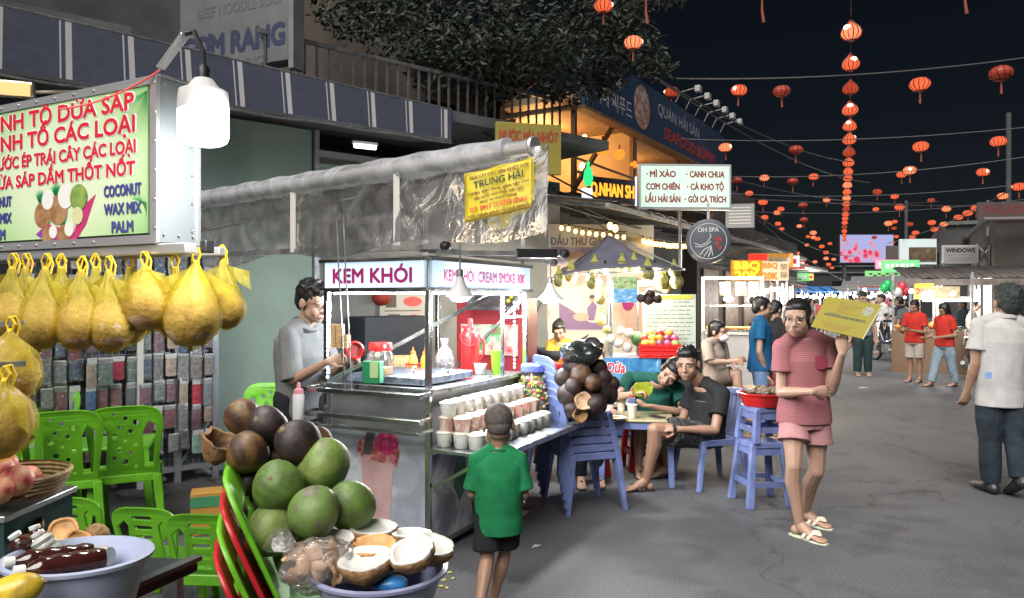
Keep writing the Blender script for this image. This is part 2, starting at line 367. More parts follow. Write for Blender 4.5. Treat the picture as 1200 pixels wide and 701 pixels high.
def person(label, H, loc, rotz=0, J=None, head=(0, 0, 0), vox=.006, skin=SKIN, shirt=None, bottom=None, hair='short', foot='flip',
           female=False, headk=1.0, glasses=False, mask=False, hands=None, group=None, girth=1.0, flat_foot=True, face=True, feet=None, hairmat=None, arms_skin=None):
    J = dict(J or {}); h = H
    root = thing('person', label, 'person', loc, rotz, group)
    D = dict(pel=(0, 0, .53), chest=(0, 0, .80), neck=(0, .004, .845), head=(0, -.012, .925),
             sha=(-.108, 0, .805), shb=(.108, 0, .805), ela=(-.135, .015, .62), elb=(.135, .015, .62), wra=(-.14, -.03, .475), wrb=(.14, -.03, .475),
             hia=(-.052, 0, .515), hib=(.052, 0, .515), kna=(-.055, -.01, .285), knb=(.055, -.01, .285), ana=(-.058, .01, .045), anb=(.058, .01, .045))
    if female: D.update(sha=(-.098, 0, .805), shb=(.098, 0, .805))
    j = {k: Vector(J[k]) if k in J else Vector(v) * h for k, v in D.items()}
    if 'neck' not in J and 'head' in J: j['neck'] = j['chest'].lerp(j['head'], .38)
    hs = h / 1.6 * headk * 1.05
    Rh = Euler((head[1], head[2], head[0]), 'ZXY').to_matrix().to_4x4()
    hc = j['head']
    def HP(x, y, z): return hc + (Rh @ Vector((x * hs, y * hs, z * hs)))
    MR = Rh.copy()
    shl = (j['shb'] - j['sha']).normalized(); hil = (j['hib'] - j['hia']).normalized()
    g = girth
    if female: rad = [(.088, .070), (.103, .076), (.080, .060), (.088, .068), (.090, .055), (.05, .04)]
    else: rad = [(.085, .066), (.095, .070), (.088, .064), (.104, .073), (.105, .058), (.05, .042)]
    rad = [(a * h * g, b * h * g) for a, b in rad]
    pe, ch, ne = j['pel'], j['chest'], j['neck']
    upv = (ch - pe).normalized()
    spine = [pe - upv * .045 * h, pe + upv * .01 * h, pe.lerp(ch, .42), pe.lerp(ch, .78), pe.lerp(ch, .98), ne]
    side = (shl + hil).normalized()
    def torso(mb, k=0.0, upto=6, start=0, hemk=1.0):
        rr = [((a + k) * (hemk if i == start else 1), (b + k) * (hemk if i == start else 1)) for i, (a, b) in enumerate(rad)]
        mb.etube(spine[start:upto], rr[start:upto], side, 24, False, False)
    def seg(mb, a, b, ra, rb, mid=None, n=10, t=1.0):
        pts = [a, a.lerp(b, .3 * t), a.lerp(b, .65 * t), a.lerp(b, t)]
        rm = mid or ((ra * .7 + rb * .3), (ra * .35 + rb * .65))
        rs = [ra, rm[0], rm[1], rb]
        mb.etube(pts, rs, side, n, True, True)
    B = MB()
    torso(B)
    B.ell(ch + upv * .0, (.06 * h, .05 * h, .05 * h))
    B.etube([ne - (hc - ne) * .3, ne, HP(0, .015, -.06)], [.04 * h * g, .034 * h * (1 if not female else .88), .036 * h * (1 if not female else .88)], side, 12)
    # trapezius
    for s_ in ('sha', 'shb'): B.etube([ne.lerp(hc, .1), ne.lerp(j[s_], .5) + Vector((0, 0, .008 * h)), j[s_]], [.028 * h, .03 * h, .027 * h], side, 10, True, True)
    au = .0285 if not female else .0255
    for s_ in 'ab':
        S, E, W = j['sh' + s_], j['el' + s_], j['wr' + s_]
        seg(B, S, E, .034 * h, .0215 * h, (au * h, (au - .003) * h)); seg(B, E, W, .0222 * h, .0145 * h, (.0235 * h, .018 * h))
        # hand
        hd = (hands or {}).get(s_, {})
        d = Vector(hd.get('d', tuple((W - E).normalized()))).normalized(); nrm = Vector(hd.get('n', (0, -1, 0))); nrm = (nrm - d * nrm.dot(d))
        if nrm.length < 1e-3: nrm = d.orthogonal()
        nrm.normalize(); sd = d.cross(nrm)
        sgn = hd.get('thumb', 1); curl = hd.get('curl', .45); q = h * .62 / .62 * (1.0 if vox < .009 else 1.1)
        L = .050 * q
        B.etube([W - d * .01 * h, W + d * .012 * q, W + d * L * .7, W + d * L], [(.0145 * h, .012 * h), (.019 * q, .012 * q), (.024 * q, .0105 * q), (.023 * q, .009 * q)], sd, 10, False, True)
        for k, (o, ln) in enumerate(((-.0185, .040), (-.0065, .046), (.0060, .043), (.0180, .034))):
            b0 = W + d * (L * .95) + sd * (o * q * sgn * -1); a0 = curl * (.8 + .15 * k)
            d1 = (d * math.cos(a0) + nrm * math.sin(a0)); a1 = a0 + curl * 1.2; d2 = (d * math.cos(a1) + nrm * math.sin(a1))
            p1 = b0 + d1 * ln * .5 * q; p2 = p1 + d2 * ln * .5 * q
            r_ = max(.0052 * q, vox * .62)
            B.etube([b0 - d * .01 * q, b0, p1, p2], [r_ * 1.05, r_ * 1.08, r_, r_ * .85], sd, 8, False, True)
        t0 = W + d * .012 * q + sd * (.012 * q * sgn); td = (d * .62 + sd * (sgn * .62) + nrm * .45).normalized()
        t1 = t0 + td * .03 * q; td2 = (d * .85 + sd * (sgn * .2) + nrm * (.3 + curl * .5)).normalized()
        r_ = max(.0065 * q, vox * .62)
        B.etube([t0, t1, t1 + td2 * .024 * q], [r_ * 1.25, r_ * 1.1, r_ * .9], nrm, 8, True, True)
    gl = 1 if not female else 1.03
    for s_ in 'ab':
        Hh, K, A = j['hi' + s_], j['kn' + s_], j['an' + s_]
        seg(B, Hh, K, .053 * h * g * gl, .033 * h * g, (.052 * h * g * gl, .041 * h * g)); 
        sd_ = (A - K); bk = Vector((0, 1, 0)) if abs(sd_.normalized().y) < .8 else Vector((0, 0, -1))
        fd = Vector((feet or {}).get(s_, (0, -1, 0))).normalized(); bk = -fd
        B.etube([K, K.lerp(A, .28) + bk * .012 * h, K.lerp(A, .6) + bk * .005 * h, A.lerp(K, .06)], [.0325 * h * g, .0345 * h * g, .026 * h * g, .0205 * h], side, 10, True, True)
        sw = Vector((0, 0, 1)).cross(fd)
        f0 = A - fd * .028 * h; fz = A.z - .028 * h
        B.etube([A + Vector((0, 0, .01 * h)), A + fd * .012 * h - Vector((0, 0, .005 * h)), A + fd * .06 * h - Vector((0, 0, .024 * h)), A + fd * .098 * h - Vector((0, 0, .034 * h)), A + fd * .118 * h - Vector((0, 0, .036 * h))],
                [.021 * h, (.022 * h, .026 * h), (.026 * h, .017 * h), (.028 * h, .010 * h), (.022 * h, .007 * h)], sw, 10, True, True)
        B.ell(A - fd * .018 * h - Vector((0, 0, .022 * h)), (.021 * h, .021 * h, .021 * h))
    # head
    def E_(c, r, rx=1): B.ell(HP(*c), tuple(v * hs for v in r), MR)
    E_((0, .012, .03), (.073, .092, .083)); fk = .99 if female else 1.0; E_((0, -.050, -.056), (.046, .034, .040))
    E_((0, -.026, -.030), (.060 * fk, .062, .083 * (.98 if female else 1))); E_((0, -.050, -.084 if female else -.086), ((.025, .029, .022) if female else (.032, .032, .025)))
    E_((.040 * fk * fk, -.018, -.053), (.024 * fk, .04, .034)); E_((-.040 * fk * fk, -.018, -.053), (.024 * fk, .04, .034)); E_((0, .035, -.03), (.055, .05, .05))
    if face:
        for s_ in (-1, 1):
            E_((s_ * .034, -.052, -.034), (.027, .026, .030)); E_((s_ * .030, -.076, .024), (.030, .013, .012))
            E_((s_ * .010, -.098, -.036), (.009, .010, .008)); 
        B.etube([HP(0, -.082, .014), HP(0, -.093, -.012), HP(0, -.102, -.031)], [.009 * hs, .0095 * hs, .0125 * hs], side, 8, True, True)
        E_((0, -.079, -.060), (.028, .012, .014)); E_((0, -.077, -.074), (.022, .012, .010))
    for s_ in (-1, 1): E_((s_ * .076, .014, -.004), (.011, .021, .032))
    body = remesh('body', B, skin, root, vox, 4 if vox < .0065 else 2)
    # face details
    if face:
        for s_ in (-1, 1):
            e = MB(); e.mat(0).ell(HP(s_ * .030, -.0785, .001), tuple(v * hs for v in (.0135, .0085, .0052)), MR)
            e.mat(1).ell(HP(s_ * .030, -.0830, .001), tuple(v * hs for v in (.0075, .0052, .0056)), MR, 10, 7)
            obj('eye', e, [EYEW, EYED], root)
            w = MB(); w.tube([HP(s_ * .014, -.0915, .022), HP(s_ * .03, -.0915, .0255), HP(s_ * .048, -.082, .021)], [.0022 * hs, .0030 * hs, .0014 * hs], 6); obj('eyebrow', w, HAIR, root)
        if not mask:
            w = MB(); w.ell(HP(0, -.0845, -.0605), tuple(v * hs for v in (.0200, .0085, .0040)), MR); w.ell(HP(0, -.0835, -.0680), tuple(v * hs for v in (.0165, .0095, .0048)), MR); obj('mouth', w, LIP, root)
    if glasses:
        w = MB()
        for s_ in (-1, 1):
            pts = [HP(s_ * .032 + .024 * math.cos(a * R(30)), -.098, .002 + .019 * math.sin(a * R(30))) for a in range(13)]
            w.tube(pts, .0026, 5); w.tube([HP(s_ * .055, -.098, .008), HP(s_ * .076, -.03, .008), HP(s_ * .077, .01, .004)], .0016, 5)
        w.tube([HP(-.01, -.098, .006), HP(.01, -.098, .006)], .0016, 5)
        obj('glasses', w, mat('glasses_wire', (.25, .2, .16), .3, .8), root)
    if mask:
        w = MB(); w.ell(HP(0, -.062, -.055), tuple(v * hs for v in (.062, .058, .046)), MR)
        remesh('face_mask', w, mat('mask_white', (.75, .76, .78), .8), root, max(vox, .008), 1)
    # hair
    if hair:
        w = MB()
        def Hh_(c, r): w.ell(HP(*c), tuple(v * hs for v in r), MR, 18, 12)
        if hair == 'buzz': Hh_((0, .019, .037), (.0755, .090, .082)); Hh_((0, .048, -.008), (.062, .055, .052))
        elif hair == 'cap':
            Hh_((0, .014, .045), (.084, .10, .075))
        else:
            Hh_((0, .026, .047), (.081, .096, .082)); Hh_((0, .062, -.005), (.070, .050, .070)); Hh_((0, .046, .012), (.079, .070, .074))
            if hair == 'short':
                Hh_((0, -.045, .088), (.06, .050, .033)); Hh_((.05, .022, .035), (.029, .052, .045)); Hh_((-.05, .022, .035), (.029, .052, .045))
                for i in range(26):
                    a = rnd.random() * 6.28; b = rnd.uniform(.15, 1.35)
                    w.ell(HP(.076 * math.cos(a) * math.cos(b), .02 + .092 * math.sin(a) * math.cos(b), .05 + .08 * math.sin(b)), .014 * hs)
            if hair in ('pony', 'bun', 'bob', 'tied'):
                Hh_((.054, .018, .030), (.027, .062, .066)); Hh_((-.054, .018, .030), (.027, .062, .066)); Hh_((0, -.012, .072), (.069, .066, .038))
            if hair == 'bun': Hh_((0, .115, .075), (.040, .038, .038))
            if hair == 'pony': w.etube([HP(0, .10, .03), HP(0, .145, .0), HP(0, .15, -.09), HP(0, .12, -.18)], [.022 * hs, .032 * hs, .027 * hs, .010 * hs], side, 10, True, True)
            if hair == 'tied': w.etube([HP(0, .09, .0), HP(0.01, .10, -.06), HP(.01, .085, -.14)], [.034 * hs, .034 * hs, .02 * hs], side, 10, True, True)
            if hair == 'bob':
                for s_ in (-1, 1): w.etube([HP(s_ * .062, .0, .05), HP(s_ * .078, .0, -.02), HP(s_ * .070, .01, -.11)], [(.035 * hs, .05 * hs), (.022 * hs, .055 * hs), (.018 * hs, .04 * hs)], side, 10, True, True)
                Hh_((0, .06, -.06), (.075, .045, .07))
        o = remesh('cap' if hair == 'cap' else 'hair', w, hairmat or (BUZZ if hair == 'buzz' else HAIR), root, min(vox, .008) if vox < .012 else vox, 1, ((.0014 if female else .0035) * hs, 55) if hair not in ('buzz', 'cap') else None)
        if hair == 'cap':
            w = MB(); w.ell(HP(0, -.095, .035), tuple(v * hs for v in (.062, .065, .012)), MR); obj('cap_peak', w, hairmat or HAIR, root)
    # shirt
    if shirt:
        w = MB(); k = .010 * h + .003
        start = 0 if shirt.get('long', True) else 1
        rr = [(a + k, b + k) for a, b in rad]
        sp = list(spine); hem = shirt.get('hem', .0)
        sp[0] = sp[0] - upv * hem
        rr[0] = (rr[1][0] * 1.04, rr[1][1] * 1.06) 
        loosen = shirt.get('loose', .006); rr[2] = (rr[2][0] + loosen, rr[2][1] + loosen)
        rr[5] = (rad[5][0] + .004, rad[5][1] + .004)
        top = ch.lerp(ne, .9)
        w.etube(sp[:5] + [top], rr[:5] + [(.052 * h, .043 * h)], side, 28)
        for s_ in 'ab':
            w.etube([ne.lerp(hc, .02) + (j['sh' + s_] - ch) * .10, ne.lerp(j['sh' + s_], .5) + Vector((0, 0, .008 * h)), j['sh' + s_]], [.034 * h, .0375 * h, .037 * h], side, 14, True, True)
            fr = shirt.get('sleeve', .62)
            S, E = j['sh' + s_], j['el' + s_]
            if fr <= 1: w.etube([S, S.lerp(E, fr * .5), S.lerp(E, fr)], [.0405 * h, .040 * h, .0415 * h * shirt.get('sw', 1)], side, 18, True)
            else:
                w.etube([S, S.lerp(E, .5), E], [.0395 * h, .036 * h, .031 * h], side, 12, True, True)
                w.etube([E, E.lerp(j['wr' + s_], fr - 1)], [.031 * h, .028 * h], side, 18, True)
        so = remesh('shirt', w, shirt['m'], root, max(vox, .006), 4, (.0034, 9) if vox < .012 else None)
        if not shirt.get('collar'):
            c = MB(); nd = (ne - ch).normalized(); u_ = (side - nd * side.dot(nd)).normalized(); v_ = nd.cross(u_); q = ch.lerp(ne, .97)
            c.tube([q + u_ * (.051 * h * math.cos(a)) + v_ * (.044 * h * math.sin(a)) - nd * (.008 * h * (1 + math.sin(a) * -1)) for a in [R(t) for t in range(0, 361, 20)]], .0062 * h, 6); obj('neckband', c, shirt['m'], root)
        if shirt.get('collar'):
            c = MB(); nd = (hc - ne).normalized()
            ring = [ne + nd * .0 + (shl * math.cos(a) * .048 * h + shl.cross(nd) * math.sin(a) * .046 * h) for a in [R(t) for t in range(0, 360, 24)]]
            c.tube(ring + ring[:1], .012 * h, 6); obj('collar', c, shirt['m'], root)
    if bottom:
        w = MB(); k = .012 * h
        w.etube([spine[0] - upv * .02 * h, spine[1], spine[1].lerp(spine[2], .55)], [(rad[0][0] + k * .7, rad[0][1] + k), (rad[1][0] + k * .75, rad[1][1] + k * .8), (rad[2][0] + k * .75, rad[2][1] + k * .8)], side, 28)
        for s_ in 'ab':
            Hh, K, A = j['hi' + s_], j['kn' + s_], j['an' + s_]
            lg = bottom.get('len', 2)
            if lg <= 1: w.etube([Hh, Hh.lerp(K, lg * .5), Hh.lerp(K, lg)], [.062 * h * g, .062 * h * g, .061 * h * g * bottom.get('w', 1)], side, 20, True)
            else:
                f = min(1, lg - 1); e_ = K.lerp(A, f * .96); bw = bottom.get('w', 1)
                w.etube([Hh, Hh.lerp(K, .5), K], [.061 * h * g, .056 * h * g * bw, .044 * h * g * bw], side, 20, True, True)
                w.etube([K, K.lerp(e_, .5), e_], [.044 * h * g * bw, .042 * h * g * bw, .036 * h * bw], side, 20, True)
        remesh(bottom.get('name', 'trousers'), w, bottom['m'], root, max(vox, .006), 4, (.005, 10) if vox < .012 else None)
    # footwear
    for s_ in 'ab':
        A = j['an' + s_]; fd = Vector((feet or {}).get(s_, (0, -1, 0))).normalized(); fh = Vector((fd.x, fd.y, 0)).normalized() if (fd.x or fd.y) else Vector((0, -1, 0))
        sw = Vector((0, 0, 1)).cross(fd); w = MB(); z = Vector((0, 0, 1))
        if foot in ('flip', 'sandal'):
            c0 = A - z * .046 * h
            w.etube([c0 - fd * .046 * h, c0 - fd * .02 * h, c0 + fd * .03 * h, c0 + fd * .09 * h, c0 + fd * .132 * h], [(.012 * h, .006 * h), (.022 * h, .008 * h), (.023 * h, .008 * h), (.031 * h, .008 * h), (.016 * h, .006 * h)], sw, 12)
            st = MB()
            for q in ((-1, .042), (1, .042)) if foot == 'flip' else ((-1, .04), (1, .04), (-1, .07), (1, .07)):
                b0 = A + fd * q[1] * h * .8 + sw * q[0] * .029 * h - z * .036 * h
                st.etube([b0, A + fd * (q[1] + .006) * h + sw * q[0] * .016 * h - z * .008 * h, A + fd * (q[1] + .03) * h - z * .012 * h], [(.008 * h, .003 * h)] * 3, fd, 8)
            fm = FLIP if foot == 'flip' else mat('sandal_pale', (.42, .45, .33), .5)
            so = obj('sandal', w, fm, root); obj('strap', st, FLIP if foot == 'flip' else mat('sandal_strap', (.6, .5, .38), .5), so)
            if foot == 'sandal':
                fl = MB()
                for a in range(6): fl.ell(A + fd * .078 * h - z * .006 * h + sw * (.010 * h * math.cos(a * 1.047)) + fd * (.010 * h * math.sin(a * 1.047)), (.007 * h, .007 * h, .004 * h), None, 8, 5)
                obj('flower', fl, mat('flower_cream', (.72, .66, .45), .6), so)
        elif foot == 'shoe':
            w.etube([A + z * .005 * h - fd * .01 * h, A - z * .018 * h + fd * .015 * h, A - z * .026 * h + fd * .06 * h, A - z * .032 * h + fd * .125 * h], [(.026 * h, .034 * h), (.028 * h, .03 * h), (.032 * h, .022 * h), (.022 * h, .014 * h)], sw, 12, True, True)
            w.ell(A - fd * .022 * h - z * .022 * h, (.028 * h, .028 * h, .026 * h))
            remesh('shoe', w, mat('shoe_black', (.02, .02, .022), .4), root, max(vox, .007), 1)
    return root
# ------------------------------------------------------------------ ground
def asphalt():
    m = bpy.data.materials.new('asphalt'); m.use_nodes = True; t = m.node_tree; b = t.nodes['Principled BSDF']; N = t.nodes.new
    tc = N('ShaderNodeTexCoord')
    n1 = N('ShaderNodeTexNoise'); n1.inputs['Scale'].default_value = .55; n1.inputs['Detail'].default_value = 8; n1.inputs['Roughness'].default_value = .65
    n2 = N('ShaderNodeTexNoise'); n2.inputs['Scale'].default_value = 95; n2.inputs['Detail'].default_value = 3
    n3 = N('ShaderNodeTexVoronoi'); n3.inputs['Scale'].default_value = 120
    for n in (n1, n2, n3): t.links.new(tc.outputs['Object'], n.inputs[0])
    r1 = N('ShaderNodeValToRGB'); e = r1.color_ramp.elements; e[0].position = .3; e[0].color = (.066, .069, .075, 1); e[1].position = .7; e[1].color = (.100, .103, .110, 1)
    r2 = N('ShaderNodeValToRGB'); e = r2.color_ramp.elements; e[0].position = .3; e[0].color = (.55, .55, .55, 1); e[1].position = .72; e[1].color = (1.5, 1.5, 1.5, 1)
    mx = N('ShaderNodeMix'); mx.data_type = 'RGBA'; mx.blend_type = 'MULTIPLY'; mx.inputs[0].default_value = 1
    t.links.new(n1.outputs[0], r1.inputs[0]); t.links.new(n2.outputs[0], r2.inputs[0]); t.links.new(r1.outputs[0], mx.inputs[6]); t.links.new(r2.outputs[0], mx.inputs[7])
    n4 = N('ShaderNodeTexVoronoi'); n4.feature = 'DISTANCE_TO_EDGE'; n4.inputs['Scale'].default_value = .42; nd = N('ShaderNodeTexNoise'); nd.inputs['Scale'].default_value = 2.2; nd.inputs['Detail'].default_value = 5
    t.links.new(tc.outputs['Object'], nd.inputs[0]); va = N('ShaderNodeVectorMath'); va.operation = 'MULTIPLY_ADD'; va.inputs[1].default_value = (.8, .8, 0); t.links.new(nd.outputs[1], va.inputs[0]); t.links.new(tc.outputs['Object'], va.inputs[2]); t.links.new(va.outputs[0], n4.inputs[0])
    r4 = N('ShaderNodeValToRGB'); e = r4.color_ramp.elements; e[0].position = 0; e[0].color = (.45, .45, .45, 1); e[1].position = .006; e[1].color = (1, 1, 1, 1); t.links.new(n4.outputs[0], r4.inputs[0])
    n5 = N('ShaderNodeTexNoise'); n5.inputs['Scale'].default_value = 1.7; n5.inputs['Detail'].default_value = 4; n5.inputs['Distortion'].default_value = 1.2; t.links.new(tc.outputs['Object'], n5.inputs[0])
    r5 = N('ShaderNodeValToRGB'); e = r5.color_ramp.elements; e[0].position = .33; e[0].color = (.66, .66, .67, 1); e[1].position = .47; e[1].color = (1, 1, 1, 1); t.links.new(n5.outputs[0], r5.inputs[0])
    m4 = N('ShaderNodeMix'); m4.data_type = 'RGBA'; m4.blend_type = 'MULTIPLY'; m4.inputs[0].default_value = .8; t.links.new(mx.outputs[2], m4.inputs[6]); t.links.new(r4.outputs[0], m4.inputs[7])
    m5 = N('ShaderNodeMix'); m5.data_type = 'RGBA'; m5.blend_type = 'MULTIPLY'; m5.inputs[0].default_value = .75; t.links.new(m4.outputs[2], m5.inputs[6]); t.links.new(r5.outputs[0], m5.inputs[7])
    t.links.new(m5.outputs[2], b.inputs['Base Color'])
    mr = N('ShaderNodeMapRange'); mr.inputs[3].default_value = .62; mr.inputs[4].default_value = .85; t.links.new(n1.outputs[0], mr.inputs[0]); t.links.new(mr.outputs[0], b.inputs['Roughness'])
    bp = N('ShaderNodeBump'); bp.inputs['Strength'].default_value = .35; bp.inputs['Distance'].default_value = .006; t.links.new(n3.outputs[0], bp.inputs['Height']); t.links.new(bp.outputs[0], b.inputs['Normal'])
    return m
struct('road', MB().quad((-90, -30, 0), (150, -30, 0), (150, 220, 0), (-90, 220, 0)), asphalt())
def brickmat(name, c1, c2, mortar, scale, w=.5, h=.25):
    m = bpy.data.materials.new(name); m.use_nodes = True; t = m.node_tree; b = t.nodes['Principled BSDF']; N = t.nodes.new
    tc = N('ShaderNodeTexCoord'); br = N('ShaderNodeTexBrick'); br.inputs['Color1'].default_value = (*c1, 1); br.inputs['Color2'].default_value = (*c2, 1); br.inputs['Mortar'].default_value = (*mortar, 1)
    br.inputs['Scale'].default_value = scale; br.inputs['Brick Width'].default_value = w; br.inputs['Row Height'].default_value = h; br.inputs['Mortar Size'].default_value = .012
    t.links.new(tc.outputs['Object'], br.inputs[0]); t.links.new(br.outputs[0], b.inputs['Base Color']); b.inputs['Roughness'].default_value = .8
    return m
# facade of the left shop row: local x along it, -y towards the street
FO = Vector((-3.8, 5.8, 0)); FA = R(39.9)
FD = Vector((math.cos(FA), math.sin(FA), 0)); FN = Vector((math.sin(FA), -math.cos(FA), 0))
def F(x, out=0, z=0): return FO + FD * x + FN * out + Vector((0, 0, z))
pv = MB(); pv.quad((-4, -1.7, .004), (2.6, -1.7, .004), (6.6, .6, .004), (-4, .6, .004))
struct('pavement', pv, brickmat('paver', (.06, .058, .056), (.045, .045, .046), (.022, .022, .024), 3.2), loc=FO, rotz=FA)

# ------------------------------------------------------------------ left shop row
GREY = mat('grey_render', (.16, .165, .165), .8, nz=(3, .25), bump=(30, .1))
DGREY = mat('dark_render', (.085, .092, .098), .85, nz=(2.5, .3))
TAN = mat('tan_render', (.14, .115, .095), .85, nz=(2, .2))
GREENW = mat('grey_green_wall', (.20, .27, .225), .7, nz=(2.2, .1), bump=(25, .05))
sb = thing('shop_building', 'dark grey shophouse behind the striped awning, with beige rear wall above', 'building', FO, FA)
w = MB(); w.box((-1.2, 2.3, 4.5), (6.8, .2, 9)); w.box((-4.6, 0, 4.5), (.2, 4.5, 9)); obj('wall', w, DGREY, sb)
w = MB(); w.box((4.6, 2.45, 4.4), (4.8, .2, 2.6)); obj('rear_wall', w, TAN, sb)
w = MB(); w.box((4.6, 2.5, 1.5), (4.9, .2, 3.2)); obj('lower_wall', w, DGREY, sb)
w = MB(); w.box((5.5, 2.31, 4.1), (.5, .06, .7)); obj('window', w, mat('dark_glass', (.01, .012, .015), .15), sb)
w = MB()
for i in range(16): w.box((4.9 + i * .1, 2.05, 5.02 + (i % 2) * .015), (.1, .75, .02), None)
obj('roof_sheet', w, DSTEEL, sb)
w = MB(); w.box((-.9, .75, 3.95), (3.6, .5, .1)); w.box((-.4, .5, 4.55), (1.6, .12, .8)); obj('ledge', w, GREY, sb)
w = MB(); w.box((3.2, 1.2, 3.62), (7, 2.3, .12)); obj('balcony_slab', w, DGREY, sb)
gw = thing('partition_wall', 'plain grey-green wall panel behind the man in the grey shirt', 'wall', F(0), FA)
w = MB(); w.box((1.86, .05, 1.6), (1.10, .08, 3.2)); obj('panel', w, GREENW, gw)
w = MB(); w.box((2.44, .02, 1.6), (.05, .12, 3.2)); obj('post', w, DSTEEL, gw)
rw = thing('shop_back_wall', 'grey rear wall of the open shop seen through the ice cream cart', 'wall', F(0), FA)
w = MB(); w.box((4.5, .9, 1.6), (4.1, .1, 3.2)); obj('panel', w, mat('grey_wall', (.22, .235, .235), .7, nz=(3, .12)), rw)
w = MB(); w.box((2.9, .6, 2.75), (.9, .04, .5)); obj('pane', w, GREENW, rw)
# railing above the awning
ra = thing('balcony_railing', 'dull metal balcony railing of thin upright bars above the striped awning', 'railing', F(2.05, -.35, 3.68), FA)
w = MB(); w.box((2.0, 0, .5), (4.1, .04, .04)); w.box((2.0, 0, .03), (4.1, .03, .03)); obj('rail', w, DSTEEL, ra)
b0 = MB().box((0, 0, .25), (.022, .022, .5)); me = mesh_of(b0, DSTEEL, False)
for i in range(30): o = obj('bar', None, None, ra, me=me, loc=(.02 + i * .138, 0, 0))
# awning
aw = thing('striped_awning', 'navy awning with paired white stripes sloping over the left shops', 'awning', (0, 0, 0))
A0, A1 = P(-70, -10, 5.55), P(529, 129, 8.45); B0, B1 = P(-75, 75, 5.0), P(529, 166, 7.95)
NAVY = mat('navy_canvas', (.020, .025, .045), .8, nz=(9, .18), bump=(60, .2)); STR = mat('white_stripe', (.27, .27, .275), .8)
w = MB(); L = (A1 - A0).length; x = 0; per = .46; NR = 1
def awp(u, v):
    p = A0.lerp(A1, u).lerp(B0.lerp(B1, u), v); s_ = 0
    return p + Vector((0, 0, (.006 * math.sin(u * L / per * math.pi)) * v))
while x < L - .01:
    for wd, mi in ((.30, 0), (.012, 1), (.03, 0), (.045, 1), (.073, 0)):
        x2 = min(x + wd, L)
        w.mat(mi)
        for r_ in range(NR): w.quad(awp(x / L, r_ / NR), awp(x2 / L, r_ / NR), awp(x2 / L, (r_ + 1) / NR), awp(x / L, (r_ + 1) / NR))
        x = x2
        if x >= L - .01: break
obj('canvas', w, [NAVY, STR], aw, smooth=False)
w = MB(); w.tube([awp(i / 40, 1) + Vector((0, 0, -.012)) for i in range(41)], .010, 6); w.tube([A0, A1], .014, 6)
for u in (.04, .3, .52, .72, .9, .995): w.tube([awp(u, 1), awp(u, 1) + Vector((-.45, .55, .28))], .010, 6)
obj('frame', w, DSTEEL, aw)
w = MB(); p0, p1 = awp(.02, 1), awp(.99, 1); bk = Vector((-.5, .6, .12))
w.loft([[p0, p0 + bk, p0 + bk + Vector((0, 0, .03)), p0 + Vector((0, 0, .03))], [p1, p1 + bk, p1 + bk + Vector((0, 0, .03)), p1 + Vector((0, 0, .03))]])
obj('lining', w, DGREY, aw)
# upright shop sign
sg = thing('noodle_signboard', 'weathered grey signboard for beef noodle soup and fried rice above the awning', 'sign', P(338, 70, 7.3), R(-24))
SIGNG = mat('aged_sign', (.115, .12, .125), .6, nz=(4, .15)); w = MB(); w.box((-.72, .09, .75), (1.44, .18, 1.5)); obj('board', w, SIGNG, sg, bevel=.01)
w = MB(); w.box((.03, .08, .72), (.06, .16, 1.6)); obj('side_frame', w, GREY, sg)
INKG = mat('faded_ink', (.10, .105, .11), .6); INKN = mat('faded_navy', (.022, .03, .07), .6)
text('PHỞ BÒ', -.72, .98, .42, INKG, sg, off=.012, width=.95); text('BEEF NOODLE SOUP', -.62, .62, .15, INKG, sg, off=.004, width=1.12)
text('CƠM RANG', -.72, .27, .30, INKN, sg, off=.014, width=1.34); text('FRIED RICE', -.60, .045, .12, INKG, sg, off=.003, width=.72)
# fluorescent tube under the awning
ft = thing('tube_light', 'short fluorescent tube glowing under the striped awning', 'light', P(428, 172, 7.5), R(30))
obj('tube', MB().tube([(-.11, 0, 0), (.11, 0, 0)], .022, 10), glow('tube_glow', (.9, 1, .95), 3.0), ft); obj('fitting', MB().box((0, .01, .035), (.26, .04, .03)), WHITE, ft)
# things in the open shop
pb = thing('poster_board', 'white notice board with red oval labels on the grey shop wall', 'board', F(3.93, -.82, 1.22), FA)
w = MB(); w.box((0, 0, .22), (.62, .03, .44)); obj('board', w, mat('pale_board', (.42, .42, .38), .5), pb); 
w = MB(); w.add(*(lambda c: ([(x, -.018, z + .3) for x, z in c], [tuple(range(len(c)))]))(circ(.14, 0, .13, 18, .06))); w.add([(x, -.018, z + .1) for x, z in circ(.15, 0, .09, 18, .045)], [tuple(range(18))]); obj('red_oval', w, INKR, pb)
w = MB(); w.box((-.16, -.018, .31), (.14, .004, .16)); w.box((-.12, -.018, .1), (.16, .004, .1)); w.box((0, -.018, .19), (.5, .004, .012)); obj('picture', w, INKK, pb)
w = MB(); w.box((0, -.02, .475), (.6, .03, .06)); obj('header_strip', w, mat('leaf_green_print', (.14, .42, .06), .5), pb)
tag(obj('cabinet', MB().box((0, 0, .68), (.85, .4, 1.36)), mat('slate_blue', (.03, .04, .055), .5, nz=(3, .2)), None, F(3.55, -.45), FA, bevel=.012), 'dark slate cabinet against the grey shop wall behind the cart', 'cabinet')
tag(obj('red_ball_lantern', MB().ell((0, 0, 0), (.11, .11, .09)), mat('lantern_unlit', (.3, .03, .015), .6), None, P(447, 349, 8.3)), 'round red paper lantern hung inside the open grey shop', 'lantern')
dc = thing('drinks_stand', 'red drinks stand with an aluminium framed glass case behind the thermos', 'stand', P(574, 352, 7.4) * 1, R(-20)); dc.location.z = 0
w = MB(); w.box((0, .2, .78), (.72, .4, 1.56)); obj('body', w, mat('red_panel', (.26, .02, .025), .45, nz=(4, .2)), dc, bevel=.01)
w = MB()
